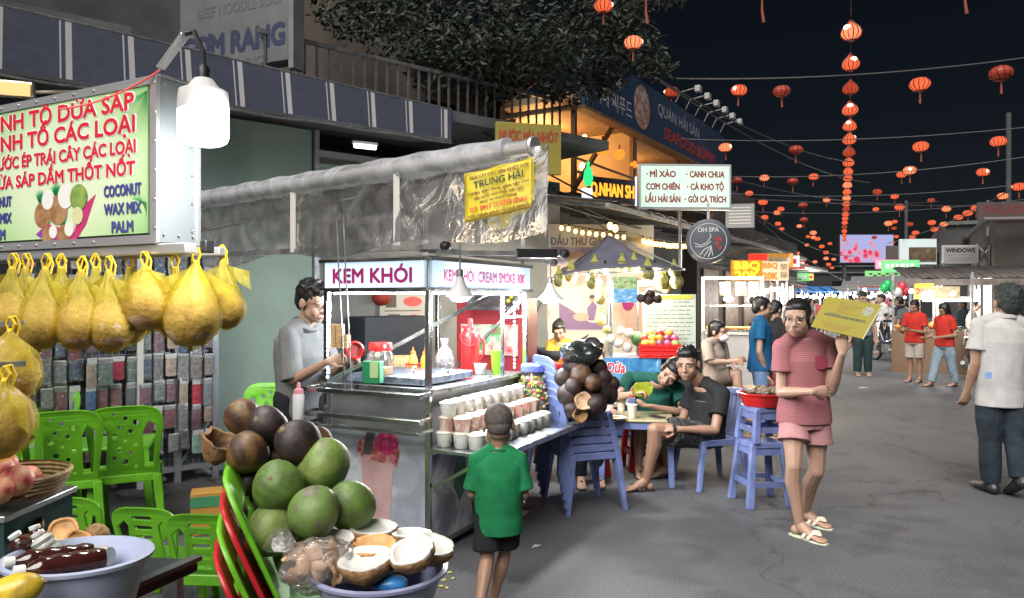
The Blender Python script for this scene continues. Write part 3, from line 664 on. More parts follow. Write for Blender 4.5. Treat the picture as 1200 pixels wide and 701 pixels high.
for z in (1.46, 1.8): w.box((.06, -.06, z), (.5, .06, .035))
for x in (-.19, .31): w.box((x, -.06, 1.63), (.035, .06, .36))
obj('case_frame', w, STEEL, dc)
w = MB(); w.box((.06, -.045, 1.63), (.46, .02, .3)); obj('case_back', w, mat('case_dark', (.07, .06, .06), .3, nz=(9, .6)), dc)
w = MB()
for i in range(6): w.ell((.22 + .03 * (i % 2), -.065, 1.53 + i * .04), .022)
obj('snack_strip', w, mat('yellow_snack', (.5, .45, .04), .4), dc)
w = MB(); w.box((-.0, -.012, 1.15), (.6, .02, .3)); obj('label_panel', w, ramp_mat('snack_print', [(.3, (.4, .03, .03)), (.5, (.5, .45, .4)), (.62, (.05, .3, .08)), (.75, (.4, .05, .05))], 7, .5), dc)

# ------------------------------------------------------------------ street tree
def leaf_cloud(mb, c, r, n, size, fl=.75):
    for _ in range(n):
        d = Vector((rnd.gauss(0, 1), rnd.gauss(0, 1), rnd.gauss(0, 1))).normalized() * (r * rnd.random() ** .45); d.z *= fl
        p = c + d; a = Vector((rnd.uniform(-1, 1), rnd.uniform(-1, 1), rnd.uniform(-.9, .3))).normalized(); b = a.orthogonal().normalized()
        b = (Matrix.Rotation(rnd.random() * 6.28, 3, a) @ b); L_ = size * rnd.uniform(.6, 1.3); W_ = L_ * .24
        nn = a.cross(b) * (L_ * .12)
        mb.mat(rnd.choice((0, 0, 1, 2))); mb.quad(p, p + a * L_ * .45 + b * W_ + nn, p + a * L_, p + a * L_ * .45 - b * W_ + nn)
tr = thing('street_tree', 'dark leafy street tree overhanging the awning and the blue signboard', 'tree', (-.35, 10.9, 0))
w = MB(); w.tube([(0, 0, 0), (.05, -.1, 1.6), (-.02, -.2, 3.2), (.05, -.5, 4.4), (.3, -1, 5.4), (.5, -1.4, 6.6)], [.26, .22, .19, .16, .12, .06], 12)
cl = [(415, 10, 9.4, .55, 330), (470, 28, 9.0, .62, 420), (525, 66, 9.0, .6, 420), (570, 95, 9.3, .42, 260), (580, 20, 8.8, .8, 520), (640, 60, 9.2, .62, 460), (690, 40, 9.6, .66, 480), (735, 58, 9.8, .5, 330), (772, 76, 9.8, .24, 110), (640, -25, 9.4, .9, 420), (500, -35, 9.2, .8, 380), (720, 10, 9.8, .55, 380), (760, -30, 10, .5, 240), (420, -40, 9.6, .7, 200), (655, 105, 9.9, .30, 110), (580, 70, 9.6, .6, 400), (785, -6, 9.5, .2, 60), (700, 95, 10.2, .38, 220)]
lv = MB(); T = Vector(tr.location)
for px, py, Y, r, n in cl:
    c = P(px, py, Y) - T
    leaf_cloud(lv, c, r, int(n * 1.9), .095)
    w.tube([Vector((.05, -.4, 4.2)), Vector((.1, -.8, 4.8)).lerp(c, .5) + Vector((0, 0, .1)), c], [.07, .04, .012], 6)
for _ in range(120):
    px, py, Y, r, n = rnd.choice(cl); c = P(px, py, Y) - T; d = Vector((rnd.uniform(-1, 1), rnd.uniform(-1, 1), rnd.uniform(-.7, .7))) * r
    w.tube([c, c + d * .6 + Vector((0, 0, .04)), c + d * 1.1], [.014, .010, .004], 5)
obj('trunk', w, mat('bark', (.030, .026, .023), .9, nz=(9, .35), bump=(25, .5)), tr)
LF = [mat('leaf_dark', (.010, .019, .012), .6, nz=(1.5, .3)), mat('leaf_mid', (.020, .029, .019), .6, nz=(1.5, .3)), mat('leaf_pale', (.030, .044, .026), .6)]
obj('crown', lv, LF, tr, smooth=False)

# ------------------------------------------------------------------ restaurant row, left side further on
RO = Vector((.95, 11.2, 0)); RA = R(59)
rb = thing('restaurant_building', 'two-storey restaurant with a warmly lit upper floor behind the menu lightbox', 'building', RO, RA)
CREAM = mat('cream_wall', (.42, .33, .22), .8, nz=(2, .1))
w = MB(); w.box((3.6, .9, 1.5), (7.4, .2, 3.0)); w.box((-.05, .95, 1.2), (.12, .1, 2.4)); obj('wall', w, DGREY, rb)
w = MB(); w.box((3.6, 2.2, 3.85), (7.4, .1, 1.5)); w.box((2.4, 1.1, 3.85), (.1, 2.2, 1.5)); obj('upper_wall', w, CREAM, rb)
w = MB(); w.box((3.6, 1.1, 3.07), (7.5, 2.3, .12)); obj('upper_floor', w, DGREY, rb)
w = MB(); w.box((3.6, 1.1, 4.55), (7.6, 2.4, .1)); obj('ceiling', w, mat('timber_ceiling', (.22, .15, .09), .7, nz=(5, .2)), rb)
w = MB()
for x in (0.0, 2.3, 4.8, 7.2): w.box((x, .03, 3.8), (.07, .07, 1.5))
w.bar((0, .03, 3.2), (1.5, .03, 4.45), .06); w.box((3.6, -.02, 4.42), (7.6, .06, .1)); w.bar((-.05, 0, 4.4), (-.05, 2.3, 4.4), .08)
obj('beam', w, WOOD, rb)
w = MB(); w.box((3.6, -.02, 3.45), (7.2, .03, .03)); w.box((3.6, -.02, 3.65), (7.2, .03, .03)); obj('railing', w, DSTEEL, rb)
for x, d in ((1.9, .9), (5.2, 1.6)): obj('doorway', MB().box((x, .74, 1.25), (d, .06, 2.4)), mat('doorway_shade_paint', (.012, .012, .013), .5), rb)  # closed slabs; shade of the dark interior is put into their colour
w = MB(); w.box((3.2, .72, 1.5), (.25, .1, 3)); obj('pillar', w, mat('brown_pillar', (.10, .06, .045), .7), rb)
lamp(rb, (1.2, 1.3, 4.1), 60, (1, .50, .17), .08); lamp(rb, (4.6, 1.3, 4.1), 30, (1, .5, .17), .08)
for i, (px, py) in enumerate(((685, 162), (682, 195))):
    tag(obj('wall_bulb', MB().ell((0, 0, 0), (.04, .04, .06)), glow('amber_glow', (1, .62, .18), 6), None, P(px, py, 12.0)), ['small amber bulb, upper of two on the restaurant upper floor', 'small amber bulb, lower of two on the restaurant upper floor'][i], 'bulb', 'amber bulbs upstairs')
# tin roofs under the upper floor
tr2 = thing('stall_roof', 'dark sagging tin and tarpaulin roof below the restaurant upper floor', 'roof', RO, RA)
w = MB()
for i in range(44):
    x = -2.2 + i * .24; w.quad((x, .7, 3.0 + .03 * (i % 2)), (x + .24, .7, 3.0 + .03 * ((i + 1) % 2)), (x + .24, -1.5, 2.66 + .03 * ((i + 1) % 2)), (x, -1.5, 2.66 + .03 * (i % 2)))
obj('sheet', w, mat('old_tin', (.07, .07, .075), .6, .4, nz=(3, .4)), tr2, solid=.01)
w = MB()
for x in (-2, 1.2, 4.5, 7.8): w.bar((x, -1.45, 2.62), (x, .7, 2.95), .04)
w.bar((-2.2, -1.48, 2.62), (8.3, -1.48, 2.62), .05); obj('frame', w, DSTEEL, tr2)
# bundles of power cable
def cable(pts, r=.008, label='black power cable', cat='cable', group=None, sag=.15, name='power_cable', m=None):
    a, b = Vector(pts[0]), Vector(pts[-1]); w_ = MB(); n = 14
    w_.tube([a.lerp(b, i / n) - Vector((0, 0, sag * 4 * (i / n) * (1 - i / n))) for i in range(n + 1)], r, 6)
    return tag(obj(name, w_, m or BLACK), label, cat, group)
for i, (a, b, s_) in enumerate((((600, 175, 9), (770, 300, 11), .15), ((610, 190, 9), (775, 270, 11), .2), ((640, 235, 9.2), (900, 280, 15), .2), ((645, 222, 9.3), (860, 262, 14), .1), ((560, 150, 9), (760, 255, 10.5), .12))):
    cable([P(*a), P(*b)], .013, ['topmost', 'second', 'lowest', 'fourth', 'third'][i] + ' slack black cable in the bundle below the restaurant upper floor', 'cable', 'cables below the restaurant', s_)
# blue Korean and Vietnamese signboard
bs = thing('restaurant_signboard', 'long dark blue seafood buffet signboard with Korean lettering under the tree', 'sign', RO + Vector((0, 0, 4.42)), RA)
BLU = mat('sign_blue', (.010, .034, .085), .55, nz=(2, .15)); w = MB(); w.box((3.7, -.12, .46), (7.5, .1, .92)); obj('board', w, BLU, bs)
DIMW = mat('sign_letter', (.36, .38, .42), .6); w = MB(); w.box((3.7, -.12, -.03), (7.55, .13, .05)); obj('frame', w, WOOD, bs)
text('해산물', .95, .68, .30, DIMW, bs, -.172); text('뷔페 씨푸드', 1.05, .28, .34, DIMW, bs, -.172, width=1.5)
text('QUÁN HẢI SẢN', 4.3, .62, .30, DIMW, bs, -.172, width=2.5); text('SEAFOOD BUFFET', 5.1, .24, .30, mat('sign_red_letter', (.33, .03, .03), .6), bs, -.172, off=.01, width=3.4)
w = MB(); w.add([(x + 2.25, -.176, z + .46) for x, z in circ(0, 0, .38, 24)], [tuple(range(24))]); obj('emblem', w, ramp_mat('emblem_print', [(.4, (.3, .3, .3)), (.5, (.25, .08, .05)), (.65, (.4, .38, .36))], 5, .6), bs)
for i in range(6):
    a = thing('sign_spotlight', ORD[i] + ' small unlit floodlight from the left on an arm above the blue signboard', 'spotlight', RO + Matrix.Rotation(RA, 3, 'Z') @ Vector((4.0 + i * .62, -.18, 5.38)), RA, 'floodlights above the blue sign')
    w = MB(); w.tube([(0, 0, -.02), (0, -.1, .16), (0, -.42, .2)], .012, 6); obj('arm', w, DSTEEL, a)
    w = MB(); w.box((0, -.45, .17), (.16, .1, .12)); obj('head', w, mat('lamp_housing', (.3, .3, .3), .5), a, bevel=.01)
# further buildings of the left row
fb = thing('far_shophouse', 'dark low shophouse beyond the restaurant, past the round spa sign', 'building', RO + Matrix.Rotation(RA, 3, 'Z') @ Vector((7.9, .6, 0)), RA)
w = MB(); w.box((3, 1.5, 2.3), (6, 3, 4.6)); obj('wall', w, mat('brown_dark', (.035, .032, .032), .8, nz=(2, .3)), fb)
w = MB(); w.box((3, -.7, 2.75), (6.2, 1.6, .08)); obj('canopy', w, DSTEEL, fb)
for x in (1, 3, 5): obj('doorway', MB().box((x, -.03, 1.2), (1.3, .06, 2.2)), mat('doorway_glow_paint', (.10, .06, .04), .6, nz=(6, .7)), fb)  # closed slabs; look of a lit interior is put into the brown colour
w = MB(); w.box((1.2, -.06, 3.7), (.9, .05, 1.1)); obj('board', w, mat('brown_board', (.06, .045, .04), .7), fb)
fb2 = thing('corner_shophouse', 'plain dark shophouse at the far end of the left row', 'building', RO + Matrix.Rotation(RA, 3, 'Z') @ Vector((14.4, .9, 0)), RA)
w = MB(); w.box((4, 1.5, 1.9), (8, 3, 3.8)); obj('wall', w, mat('brown_dark2', (.028, .028, .03), .8, nz=(2, .3)), fb2)
w = MB(); w.box((4, -.5, 2.7), (8, 1.4, .08)); obj('canopy', w, DSTEEL, fb2)
for x in (1.2, 3.6, 6): obj('doorway', MB().box((x, -.03, 1.2), (1.4, .06, 2.2)), mat('doorway_glow_paint', (.10, .06, .04), .6), fb2)  # same brown slabs, interior light put into the colour
# ------------------------------------------------------------------ ice cream cart (local x to the street, y along it)
CO = Vector((-.5, 4.5, 0))
def C(x, y, z=0): return CO + EX * x + SY * y + Vector((0, 0, z))
def onz(px, py, z): return G(px, py, z)
ct = thing('ice_cream_cart', 'stainless steel ice cream cart with lit KEM KHÓI header boards', 'cart', CO, TH)
W_, L_ = .78, 1.32
SST = mat('stainless', (.60, .62, .60), .22, 1, nz=(6, .12, .08), bump=(50, .04))
w = MB()
for x, y in ((0, 0), (-W_, 0), (0, L_), (-W_, L_)):
    w = MB(); w.box((x, y, .93), (.034, .034, 1.72)); obj('post', w, SST, ct, bevel=.004)
w = MB(); w.box((-W_ / 2, L_ / 2, .985), (W_ + .02, L_ + .02, .03)); 
w.box((-W_ / 2, -.0, .99), (W_ + .06, .03, .045)); obj('counter_top', w, mat('counter_steel', (.42, .44, .46), .3, 1, nz=(14, .35, .15), bump=(40, .1)), ct, bevel=.003)
w = MB(); w.box((-.42, .42, 1.035), (.62, .62, .05)); obj('ice_pan', w, mat('pan_steel', (.30, .34, .40), .35, .9, nz=(25, .5, .2), bump=(60, .3)), ct, bevel=.008)
w = MB()
for k in range(3): w.tube([(-.5 + k * .2, .18 + .1 * k, 1.06), (-.5 + k * .2, .18 + .1 * k, 1.085)], .006, 6)
for k in range(3): w.tube([(-.5 + .2 * k + .014 * math.cos(a), .18 + .1 * k, 1.095 + .014 * math.sin(a)) for a in [R(t) for t in range(0, 361, 40)]], .004, 5)
obj('pan_handle', w, SST, ct)
w = MB(); w.box((-W_ / 2, L_ / 2, .55), (W_ - .05, L_ - .05, .84)); obj('cabinet', w, mat('cart_grey', (.26, .27, .28), .4, .5, nz=(5, .25)), ct)
w = MB(); w.box((-W_ / 2, L_ / 2, 1.80), (W_ + .05, L_ + .05, .02)); obj('roof_panel', w, DSTEEL, ct)
w = MB()
for y in (0, L_):
    w.box((-W_ / 2, y, 1.605), (W_, .025, .025))
for x in (0, -W_): w.box((x, L_ / 2, 1.605), (.025, L_, .025))
w.bar((-W_, .03, 1.02), (-.02, .9, 1.6), .025); w.bar((-.6, L_, 1.02), (-.02, L_, 1.55), .02); w.box((0, L_ * .72, 1.3), (.02, .02, .6)); w.box((0, L_ * .86, 1.42), (.02, L_ * .28, .02))
obj('frame_bar', w, SST, ct)
# front rails
for k, (z, d) in enumerate(((.985, .045), (.835, .03), (.765, 0))):
    w = MB()
    if d: w.box((-.42, -.16, z), (.96, .05, .028))
    else: w.tube([(-.9, -.15, z), (.04, -.15, z)], .014, 10)
    for x in (-.86, .02): w.box((x, -.08, z), (.02, .17, .022))
    obj('front_rail', w, SST, ct, bevel=.003)
# header boards
HB = mat('header_panel', (.42, .52, .70), .35, emis=.42, ecol=(.46, .60, .82)); FRAME = SST
hp = obj('front_header', MB().box((-W_ / 2, -.02, 1.70), (W_ - .04, .05, .17)), HB, ct)
w = MB(); w.box((-W_ / 2, -.024, 1.79), (W_ + .04, .064, .02)); w.box((-W_ / 2, -.024, 1.612), (W_ + .04, .064, .016)); obj('header_frame', w, FRAME, hp)
text('KEM KHÓI', -W_ / 2 + .0, 1.695, .125, INKM, hp, -.048, off=.0045, width=.60)
sp = obj('side_header', MB().box((.02, L_ / 2 + .01, 1.70), (.05, L_ - .04, .17)), HB, ct)
w = MB(); w.box((.024, L_ / 2, 1.79), (.064, L_ + .04, .02)); w.box((.024, L_ / 2, 1.612), (.064, L_ + .04, .016)); obj('header_frame', w, FRAME, sp)
MX = Matrix.Translation((.048, .66, 0)) @ Matrix.Rotation(R(90), 4, 'Z')
text('KEM KHÓI  CREAM SMOKE 30K', 0, 1.695, .10, INKM, sp, 0, off=.003, width=1.12, mtx=MX)
# LED strips
LED = glow('led_white', (.80, .90, 1.0), 14, True); w = MB()
for k in range(24): w.box((-W_ + .05 + k * .030, .02, 1.585), (.012, .012, .008))
obj('led_strip', w, LED, ct)
w = MB()
for k in range(40): w.box((-.01, .05 + k * .031, 1.585), (.012, .012, .008))
obj('led_strip', w, LED, ct)
for x, y in ((-W_ + .022, -.0), (-.0, L_ - .16)):
    w = MB()
    for k in range(18): w.box((x, y - .022, 1.05 + k * .028), (.010, .006, .012))
    obj('led_strip', w, LED, ct)
lamp(ct, (-.35, .5, 1.55), 28, (.86, .93, 1), .12); lamp(ct, (-.2, 1.1, 1.55), 18, (.86, .93, 1), .12)
# front picture panel: cup of ice cream with a scoop in it
fp = obj('front_panel', MB().box((-W_ / 2, -.005, .40), (W_ - .03, .02, .66)), ramp_mat('smoke_print', [(.35, (.26, .28, .33)), (.5, (.34, .37, .43)), (.62, (.52, .53, .56)), (.75, (.32, .34, .38))], 3.2, .35, bump=None, dist=1.2), ct)
def printed(pts, m, parent, name, d, M=None):
    w = MB(); v = [(x, -d, z) for x, z in pts]
    w.add(v, [tuple(range(len(v)))], M); return obj(name, w, m, parent)
PC = ramp_mat('pink_cream', [(.35, (.18, .05, .05)), (.5, (.45, .12, .14)), (.65, (.5, .3, .28))], 30, .4)
PH = ramp_mat('magenta_scoop', [(.35, (.4, .01, .08)), (.55, (.55, .04, .16)), (.7, (.6, .2, .3))], 35, .4)
w0 = -.36
printed([(w0 - .135, .56), (w0 + .12, .56), (w0 + .08, .13), (w0 - .10, .13)], ramp_mat('cup_print', [(.35, (.42, .25, .26)), (.7, (.55, .38, .38))], 6, .4), fp, 'cup_picture', .0170)
printed([(w0 + x * 1.0 - .0, z) for x, z in ((-.17, .60), (-.15, .66), (-.09, .70), (-.02, .69), (.05, .71), (.11, .68), (.17, .63), (.14, .52), (.1, .55), (.03, .54), (-.05, .55), (-.12, .56))], PC, fp, 'scoop_picture', .0185)
printed([(w0 + x, z) for x, z in circ(.07, .665, .085, 18, .075)], PH, fp, 'scoop_picture', .0195)
printed([(w0 - .12, .58), (w0 - .06, .58), (w0 - .02, .72), (w0 - .09, .72)], mat('spoon_print', (.07, .07, .08), .5), fp, 'spoon_picture', .020)
# street side panel
spn = obj('side_panel', MB().box((.006, L_ / 2, .34), (.02, L_ - .04, .56)), ramp_mat('side_print', [(.3, (.09, .11, .125)), (.46, (.20, .22, .25)), (.56, (.5, .51, .54)), (.75, (.62, .62, .64))], 2.6, .35, dist=1), ct)
M2 = Matrix.Translation((.018, 0, 0)) @ Matrix.Rotation(R(90), 4, 'Z')
printed([(.25, .38), (.32, .60), (.40, .52), (.42, .36), (.33, .26)], mat('leaf_print', (.04, .16, .07), .4), spn, 'leaf_picture', .0015, M2)
printed([(.42, .40), (.72, .46), (.70, .42), (.45, .33)], mat('pink_print', (.5, .17, .22), .4), spn, 'cup_rim_picture', .0015, M2)
printed([(.46, .33), (.70, .41), (.62, .16), (.5, .13)], mat('cup_dark_print', (.10, .10, .11), .4), spn, 'cup_picture', .0015, M2)
w = MB(); w.box((.01, L_ / 2, .065), (.03, L_, .03)); w.box((.01, L_ / 2, .63), (.03, L_, .03)); w.box((-W_ / 2, -.005, .065), (W_, .03, .03)); obj('panel_frame', w, SST, ct)
for x, y in ((-.06, .08), (-.72, .08), (-.06, 1.24), (-.72, 1.24)):
    w = MB(); w.lathe([(.0, -.012), (.024, -.012), (.028, 0), (.024, .012), (0, .012)], 14, Matrix.Translation((x, y, .03)) @ Matrix.Rotation(R(90), 4, 'Y')); obj('caster', w, BLACK, ct)
# fold-out shelf with its brace
SHZ = .665
w = MB(); w.box((.24, .70, SHZ - .012), (.47, 1.50, .022)); w.box((.475, .70, SHZ - .02), (.02, 1.50, .035)); sh = obj('shelf', w, mat('shelf_steel', (.50, .52, .54), .3, 1, nz=(10, .2, .12)), ct, bevel=.003)
w = MB(); w.bar((.03, .02, .42), (.40, .02, SHZ - .03), .028, .02); w.bar((.03, 1.3, .42), (.40, 1.3, SHZ - .03), .028, .02); obj('shelf_brace', w, SST, sh)

# paper cups of ice cream on the shelf
CUPW = ramp_mat('cup_paper', [(.52, (.70, .70, .68)), (.56, (.30, .48, .36)), (.60, (.72, .71, .69)), (.68, (.70, .45, .42)), (.72, (.72, .71, .7))], 11, .55, dist=.6)
CUPP = ramp_mat('cup_paper_pink', [(.40, (.70, .62, .58)), (.5, (.55, .25, .22)), (.6, (.70, .62, .58)), (.7, (.4, .25, .2))], 13, .55, dist=.6)
CREAMT = mat('cream_top', (.68, .62, .5), .5, nz=(30, .12))
def cup_mesh(m):
    w = MB(); w.lathe([(0, 0), (.036, 0), (.0375, .002), (.046, .072), (.0485, .073), (.0485, .078), (.045, .078), (.0445, .066), (0, .066)], 18, None, False)
    return mesh_of(w, m)
cm1, cm2 = cup_mesh(CUPW), cup_mesh(CUPP)
w = MB(); w.lathe([(0, .0655), (.0435, .0665), (.038, .082), (.018, .090), (0, .092)], 16, None, False); topm = mesh_of(w, CREAMT)
TIER = (('bottom', 0, (.075, .19, .305)), ('middle', .088, (.085, .20)), ('top', .176, (.095,)))
for tn, dz, xs in TIER:
    for q, x in enumerate(xs):
        for k in range(9):
            yy = .06 + k * .117 + rnd.uniform(-.008, .008)
            row = {1: '', 2: ['inner row', 'outer row'][q] if len(xs) == 2 else '', 3: ''}[len(xs)]
            if len(xs) == 3: row = ['inner row', 'middle row', 'outer row'][q]
            t = thing('paper_cup', 'paper ice cream cup, %s tier%s, %s from the near end' % (tn, (' ' + row) if row else '', ORD[k]), 'cup', C(x + rnd.uniform(-.006, .006), yy, SHZ + .0005 + dz), rnd.uniform(0, 6), 'cups stacked on the cart shelf')
            obj('cup', None, None, t, me=cm2 if tn == 'middle' else cm1); obj('filling', None, None, t, me=topm); t.scale = (1.13,) * 3
# jars at the far end
def jar(name, label, loc, r, h, lid, fill, fillm, body='clear'):
    t = thing(name, label, 'jar', loc)
    w = MB(); w.lathe([(0, 0), (r * .95, 0), (r, .01), (r, h * .82), (r * .8, h * .92), (r * .8, h)], 24, None, False); obj('glass', w, film('jar_plastic', (.9, .92, .92), .05, .08, (6, .1), .7), t)
    w = MB(); w.lathe([(0, h - .01), (r * .86, h - .01), (r * .86, h + .035), (r * .8, h + .042), (0, h + .042)], 24, None, False, None if not body else (lambda i, z: 1 + .012 * (i % 2))); obj('lid', w, lid, t)
    if fill == 'candy':
        w = MB()
        for i in range(420):
            a = rnd.random() * 6.28; rr = r * .97 * math.sqrt(rnd.uniform(.62, 1)); z = rnd.uniform(.015, h * .88)
            if z > h * .78: rr *= .85
            w.mat(rnd.choice((0, 1, 1, 1, 2, 2, 3))); w.ell((rr * math.cos(a), rr * math.sin(a), z), (.016, .016, .012), Matrix.Rotation(rnd.random() * 3, 4, 'X'), 7, 5)
        obj('candy', w, fillm, t)
    elif fill:
        w = MB(); w.lathe([(0, .006), (r * .93, .006), (r * .93, h * .42), (0, h * .46)], 20, None, False); obj('contents', w, fillm, t)
    return t
CANDY = [mat('candy_red', (.65, .10, .08), .4), mat('candy_yellow', (.72, .60, .10), .4), mat('candy_pale', (.75, .70, .55), .4), mat('candy_green', (.35, .55, .15), .4)]
jar('candy_jar', 'large clear candy jar with a blue lid full of colourful sweets', C(.10, 1.26, SHZ), .112, .36, mat('lid_blue', (.12, .16, .50), .4), 'candy', CANDY)
jar('candy_jar', 'clear jar with a red lid behind the blue-lidded candy jar', C(.20, 1.38, SHZ), .085, .36, RED, 'candy', CANDY)
tag(obj('measuring_cup', MB().lathe([(0, 0), (.04, 0), (.052, .13), (.048, .13), (.038, .006), (0, .006)], 16, None, False), film('cup_clear', (.85, .88, .88), .3, .1, (6, .1), .6), None, C(.40, 1.33, SHZ)), 'clear plastic cup at the far end of the cart shelf', 'cup')
# things on the counter
CZ = 1.0005
t = thing('thermos_flask', 'tall red vacuum flask with a pump top and handle on the cart counter', 'flask', onz(551, 437.5, CZ), 0)
w = MB(); w.lathe([(0, 0), (.066, 0), (.068, .01), (.068, .27), (.062, .30), (.05, .315), (0, .315)], 28, None, False); obj('body', w, RED, t)
w = MB(); w.lathe([(0, .312), (.048, .312), (.046, .335), (.02, .34), (.019, .40), (.012, .405), (0, .405)], 20, None, False); w.bar((0, 0, .33), (-.06, -.02, .345), .022); obj('pump_top', w, mat('red_plastic_dark', (.50, .02, .02), .35), t)
w = MB(); w.tube([(.068 * math.cos(a), -.01, .26 + .075 * math.sin(a)) if 0 else (.07 * math.cos(a), -.055 * math.sin(a) - .02, .29 - .085 * math.sin(a)) for a in [R(q) for q in range(0, 181, 15)]], .006, 6); w.tube([(.066, 0, .27), (.1, 0, .24), (.1, 0, .14), (.066, 0, .10)], .010, 8); obj('handle', w, mat('red_plastic_dark', (.5, .02, .02), .35), t)
t = thing('paper_cup', 'white paper cup with a blue print in front of the red flask', 'cup', onz(563, 438.8, CZ)); obj('cup', None, None, t, me=cm1)
t = thing('straw_holder', 'lime green plastic tumbler of straws beside the lit cart post', 'holder', onz(583, 438, CZ))
w = MB(); w.lathe([(0, 0), (.04, 0), (.05, .17), (.046, .17), (.037, .006), (0, .006)], 20, None, False); obj('tumbler', w, mat('lime_plastic', (.22, .62, .03), .3, emis=0), t)
w = MB()
for i in range(14): a = rnd.random() * 6.28; w.tube([(.02 * math.cos(a), .02 * math.sin(a), .01), (.036 * math.cos(a), .036 * math.sin(a), .205 + rnd.uniform(-.01, .01))], .004, 5)
obj('straw', w, mat('straw_tan', (.6, .5, .33), .6), t)
t = thing('iced_drink', 'cup of dark iced drink in a clear carrier bag on the counter', 'drink', onz(521, 441, CZ))
w = MB(); w.lathe([(0, 0), (.036, 0), (.050, .14), (.0, .142)], 18, None, False); obj('cup', w, film('cup_clear', (.85, .88, .88), .3, .1, (6, .1), .6), t)
w = MB(); w.lathe([(0, .003), (.034, .003), (.0445, .09), (0, .092)], 16, None, False); obj('drink', w, mat('cola', (.09, .03, .02), .15), t)
w = MB(); rr = lambda i, z: 1 + .12 * math.sin(i * 2.3 + z * 31)
w.lathe([(.045, .0), (.06, .05), (.064, .13), (.045, .18), (.015, .22), (.03, .27)], 26, None, False, rr); obj('carrier_bag', w, film('bag_clear', (.9, .92, .93), .22, .12, (25, .9), .7), t)
w = MB(); w.tube([(0, 0, .05), (.012, 0, .24)], .005, 6); obj('straw', w, mat('straw_pink', (.6, .15, .2), .4), t)
jar('snack_jar', 'big clear plastic jar with a red lid beside the tilted bucket', onz(446, 446, CZ + .02), .088, .205, RED, 'c', mat('cone_tan', (.45, .30, .16), .7))
t = thing('milk_carton', 'green carton with a pale stripe in front of the red-lidded jar', 'carton', onz(437, 449, CZ + .05), R(-10)); obj('box', MB().box((0, 0, .065), (.11, .07, .13)), mat('carton_green', (.02, .22, .10), .4), t, bevel=.004); obj('label', MB().box((.02, -.036, .08), (.05, .004, .09)), mat('carton_pale', (.4, .55, .25), .4), t)
for i, (px, py) in enumerate(((484, 440), (498, 441))):
    t = thing('sauce_bottle', ['mustard yellow squeeze bottle, left of two in the red rack', 'mustard yellow squeeze bottle, right of two in the red rack'][i], 'bottle', onz(px, py, CZ))
    w = MB(); w.lathe([(0, 0), (.03, 0), (.032, .01), (.032, .12), (.02, .15), (.018, .155), (0, .155)], 16, None, False); obj('bottle', w, mat('mustard', (.55, .27, .03), .35), t)
    w = MB(); w.lathe([(0, .15), (.02, .15), (.02, .17), (.006, .18), (.003, .205), (0, .205)], 12, None, False); obj('cap', w, mat('orange_cap', (.6, .12, .03), .4), t)
t = thing('bottle_rack', 'low red wire rack holding the mustard bottles', 'rack', onz(491, 440.5, CZ), R(-5))
w = MB()
for z in (.015, .085):
    w.tube([(-.085, -.04, z), (.085, -.04, z), (.085, .04, z), (-.085, .04, z), (-.085, -.04, z)], .007, 6)
for x in (-.085, 0, .085): w.tube([(x, -.04, 0), (x, -.04, .085)], .005, 5)
obj('wire', w, RED, t)
t = thing('cone_stack', 'stack of tan wafer cones lying beside the mustard bottles', 'cones', onz(468, 433, CZ), R(20)); WAF = mat('wafer', (.46, .30, .14), .7, nz=(40, .25), bump=(120, .4))
w = MB()
for k in range(6):
    for q in range(2): w.lathe([(.020, -.04), (.026, .03), (.024, .03), (.017, -.04)], 12, Matrix.Translation((-.06 + k * .024, q * .02, .03 + q * .045)) @ Matrix.Rotation(R(8), 4, 'X'), True)
obj('cone', w, WAF, t)
t = thing('squeeze_bottle', 'white squeeze bottle with a pink cap standing at the front rail', 'bottle', C(-.80, -.24, .80))
w = MB(); w.lathe([(0, 0), (.034, 0), (.036, .01), (.036, .15), (.03, .165), (0, .167)], 16, None, False); obj('bottle', w, mat('milky', (.62, .62, .64), .35), t)
w = MB(); w.lathe([(0, .165), (.032, .165), (.03, .19), (.012, .20), (.008, .235), (0, .237)], 14, None, False); obj('cap', w, mat('pink_cap', (.62, .25, .30), .4), t)
tag(obj('hanging_hook', MB().tube([(0, 0, .14), (.03, 0, .15), (.04, 0, .12), (.005, 0, -.02), (-.06, 0, -.05)], .010, 6), mat('ivory', (.5, .5, .42), .5), None, C(-.88, -.2, .80)), 'ivory plastic hook hanging from the left end of the front rails', 'hook')
bs_ = thing('bottle_tray', 'small red tray under the pink-capped squeeze bottle', 'tray', C(-.80, -.23, .776)); obj('tray', MB().box((0, 0, .010), (.1, .09, .02)), mat('red_plastic_dark', (.5, .02, .02), .35), bs_, bevel=.004)
# wafer cones and red rimmed bucket by the vendor
t = thing('cone_stack', 'tall stack of wafer cones held beside the lit front post of the cart', 'cones', P(398, 408, 4.72), R(-15))
w = MB()
for k in range(11):
    for q in range(3 if k < 6 else 2): w.box((-.035 + q * .04, 0, .01 + k * .0135), (.036, .05, .011), Matrix.Rotation(rnd.uniform(-.05, .05), 4, 'Z'))
obj('cone', w, WAF, t)
t = thing('bucket', 'tan bucket with a red rim tipped towards the camera over the counter', 'bucket', P(415, 412, 4.9), 0)
Mb = Euler((R(68), R(20), R(15))).to_matrix().to_4x4()
w = MB(); w.lathe([(0, -.09), (.035, -.09), (.055, .03), (.05, .03), (.032, -.08), (0, -.08)], 22, Mb, False); obj('pail', w, mat('bucket_tan', (.42, .20, .12), .45), t)
w = MB(); w.lathe([(.048, .028), (.060, .026), (.062, .034), (.050, .040), (.046, .034)], 24, Mb, False); obj('rim', w, RED, t)
w = MB(); w.lathe([(0, .0), (.045, .0), (.046, .01), (0, .012)], 20, Mb, False); obj('contents', w, mat('berry', (.30, .03, .03), .5, nz=(40, .4)), t)

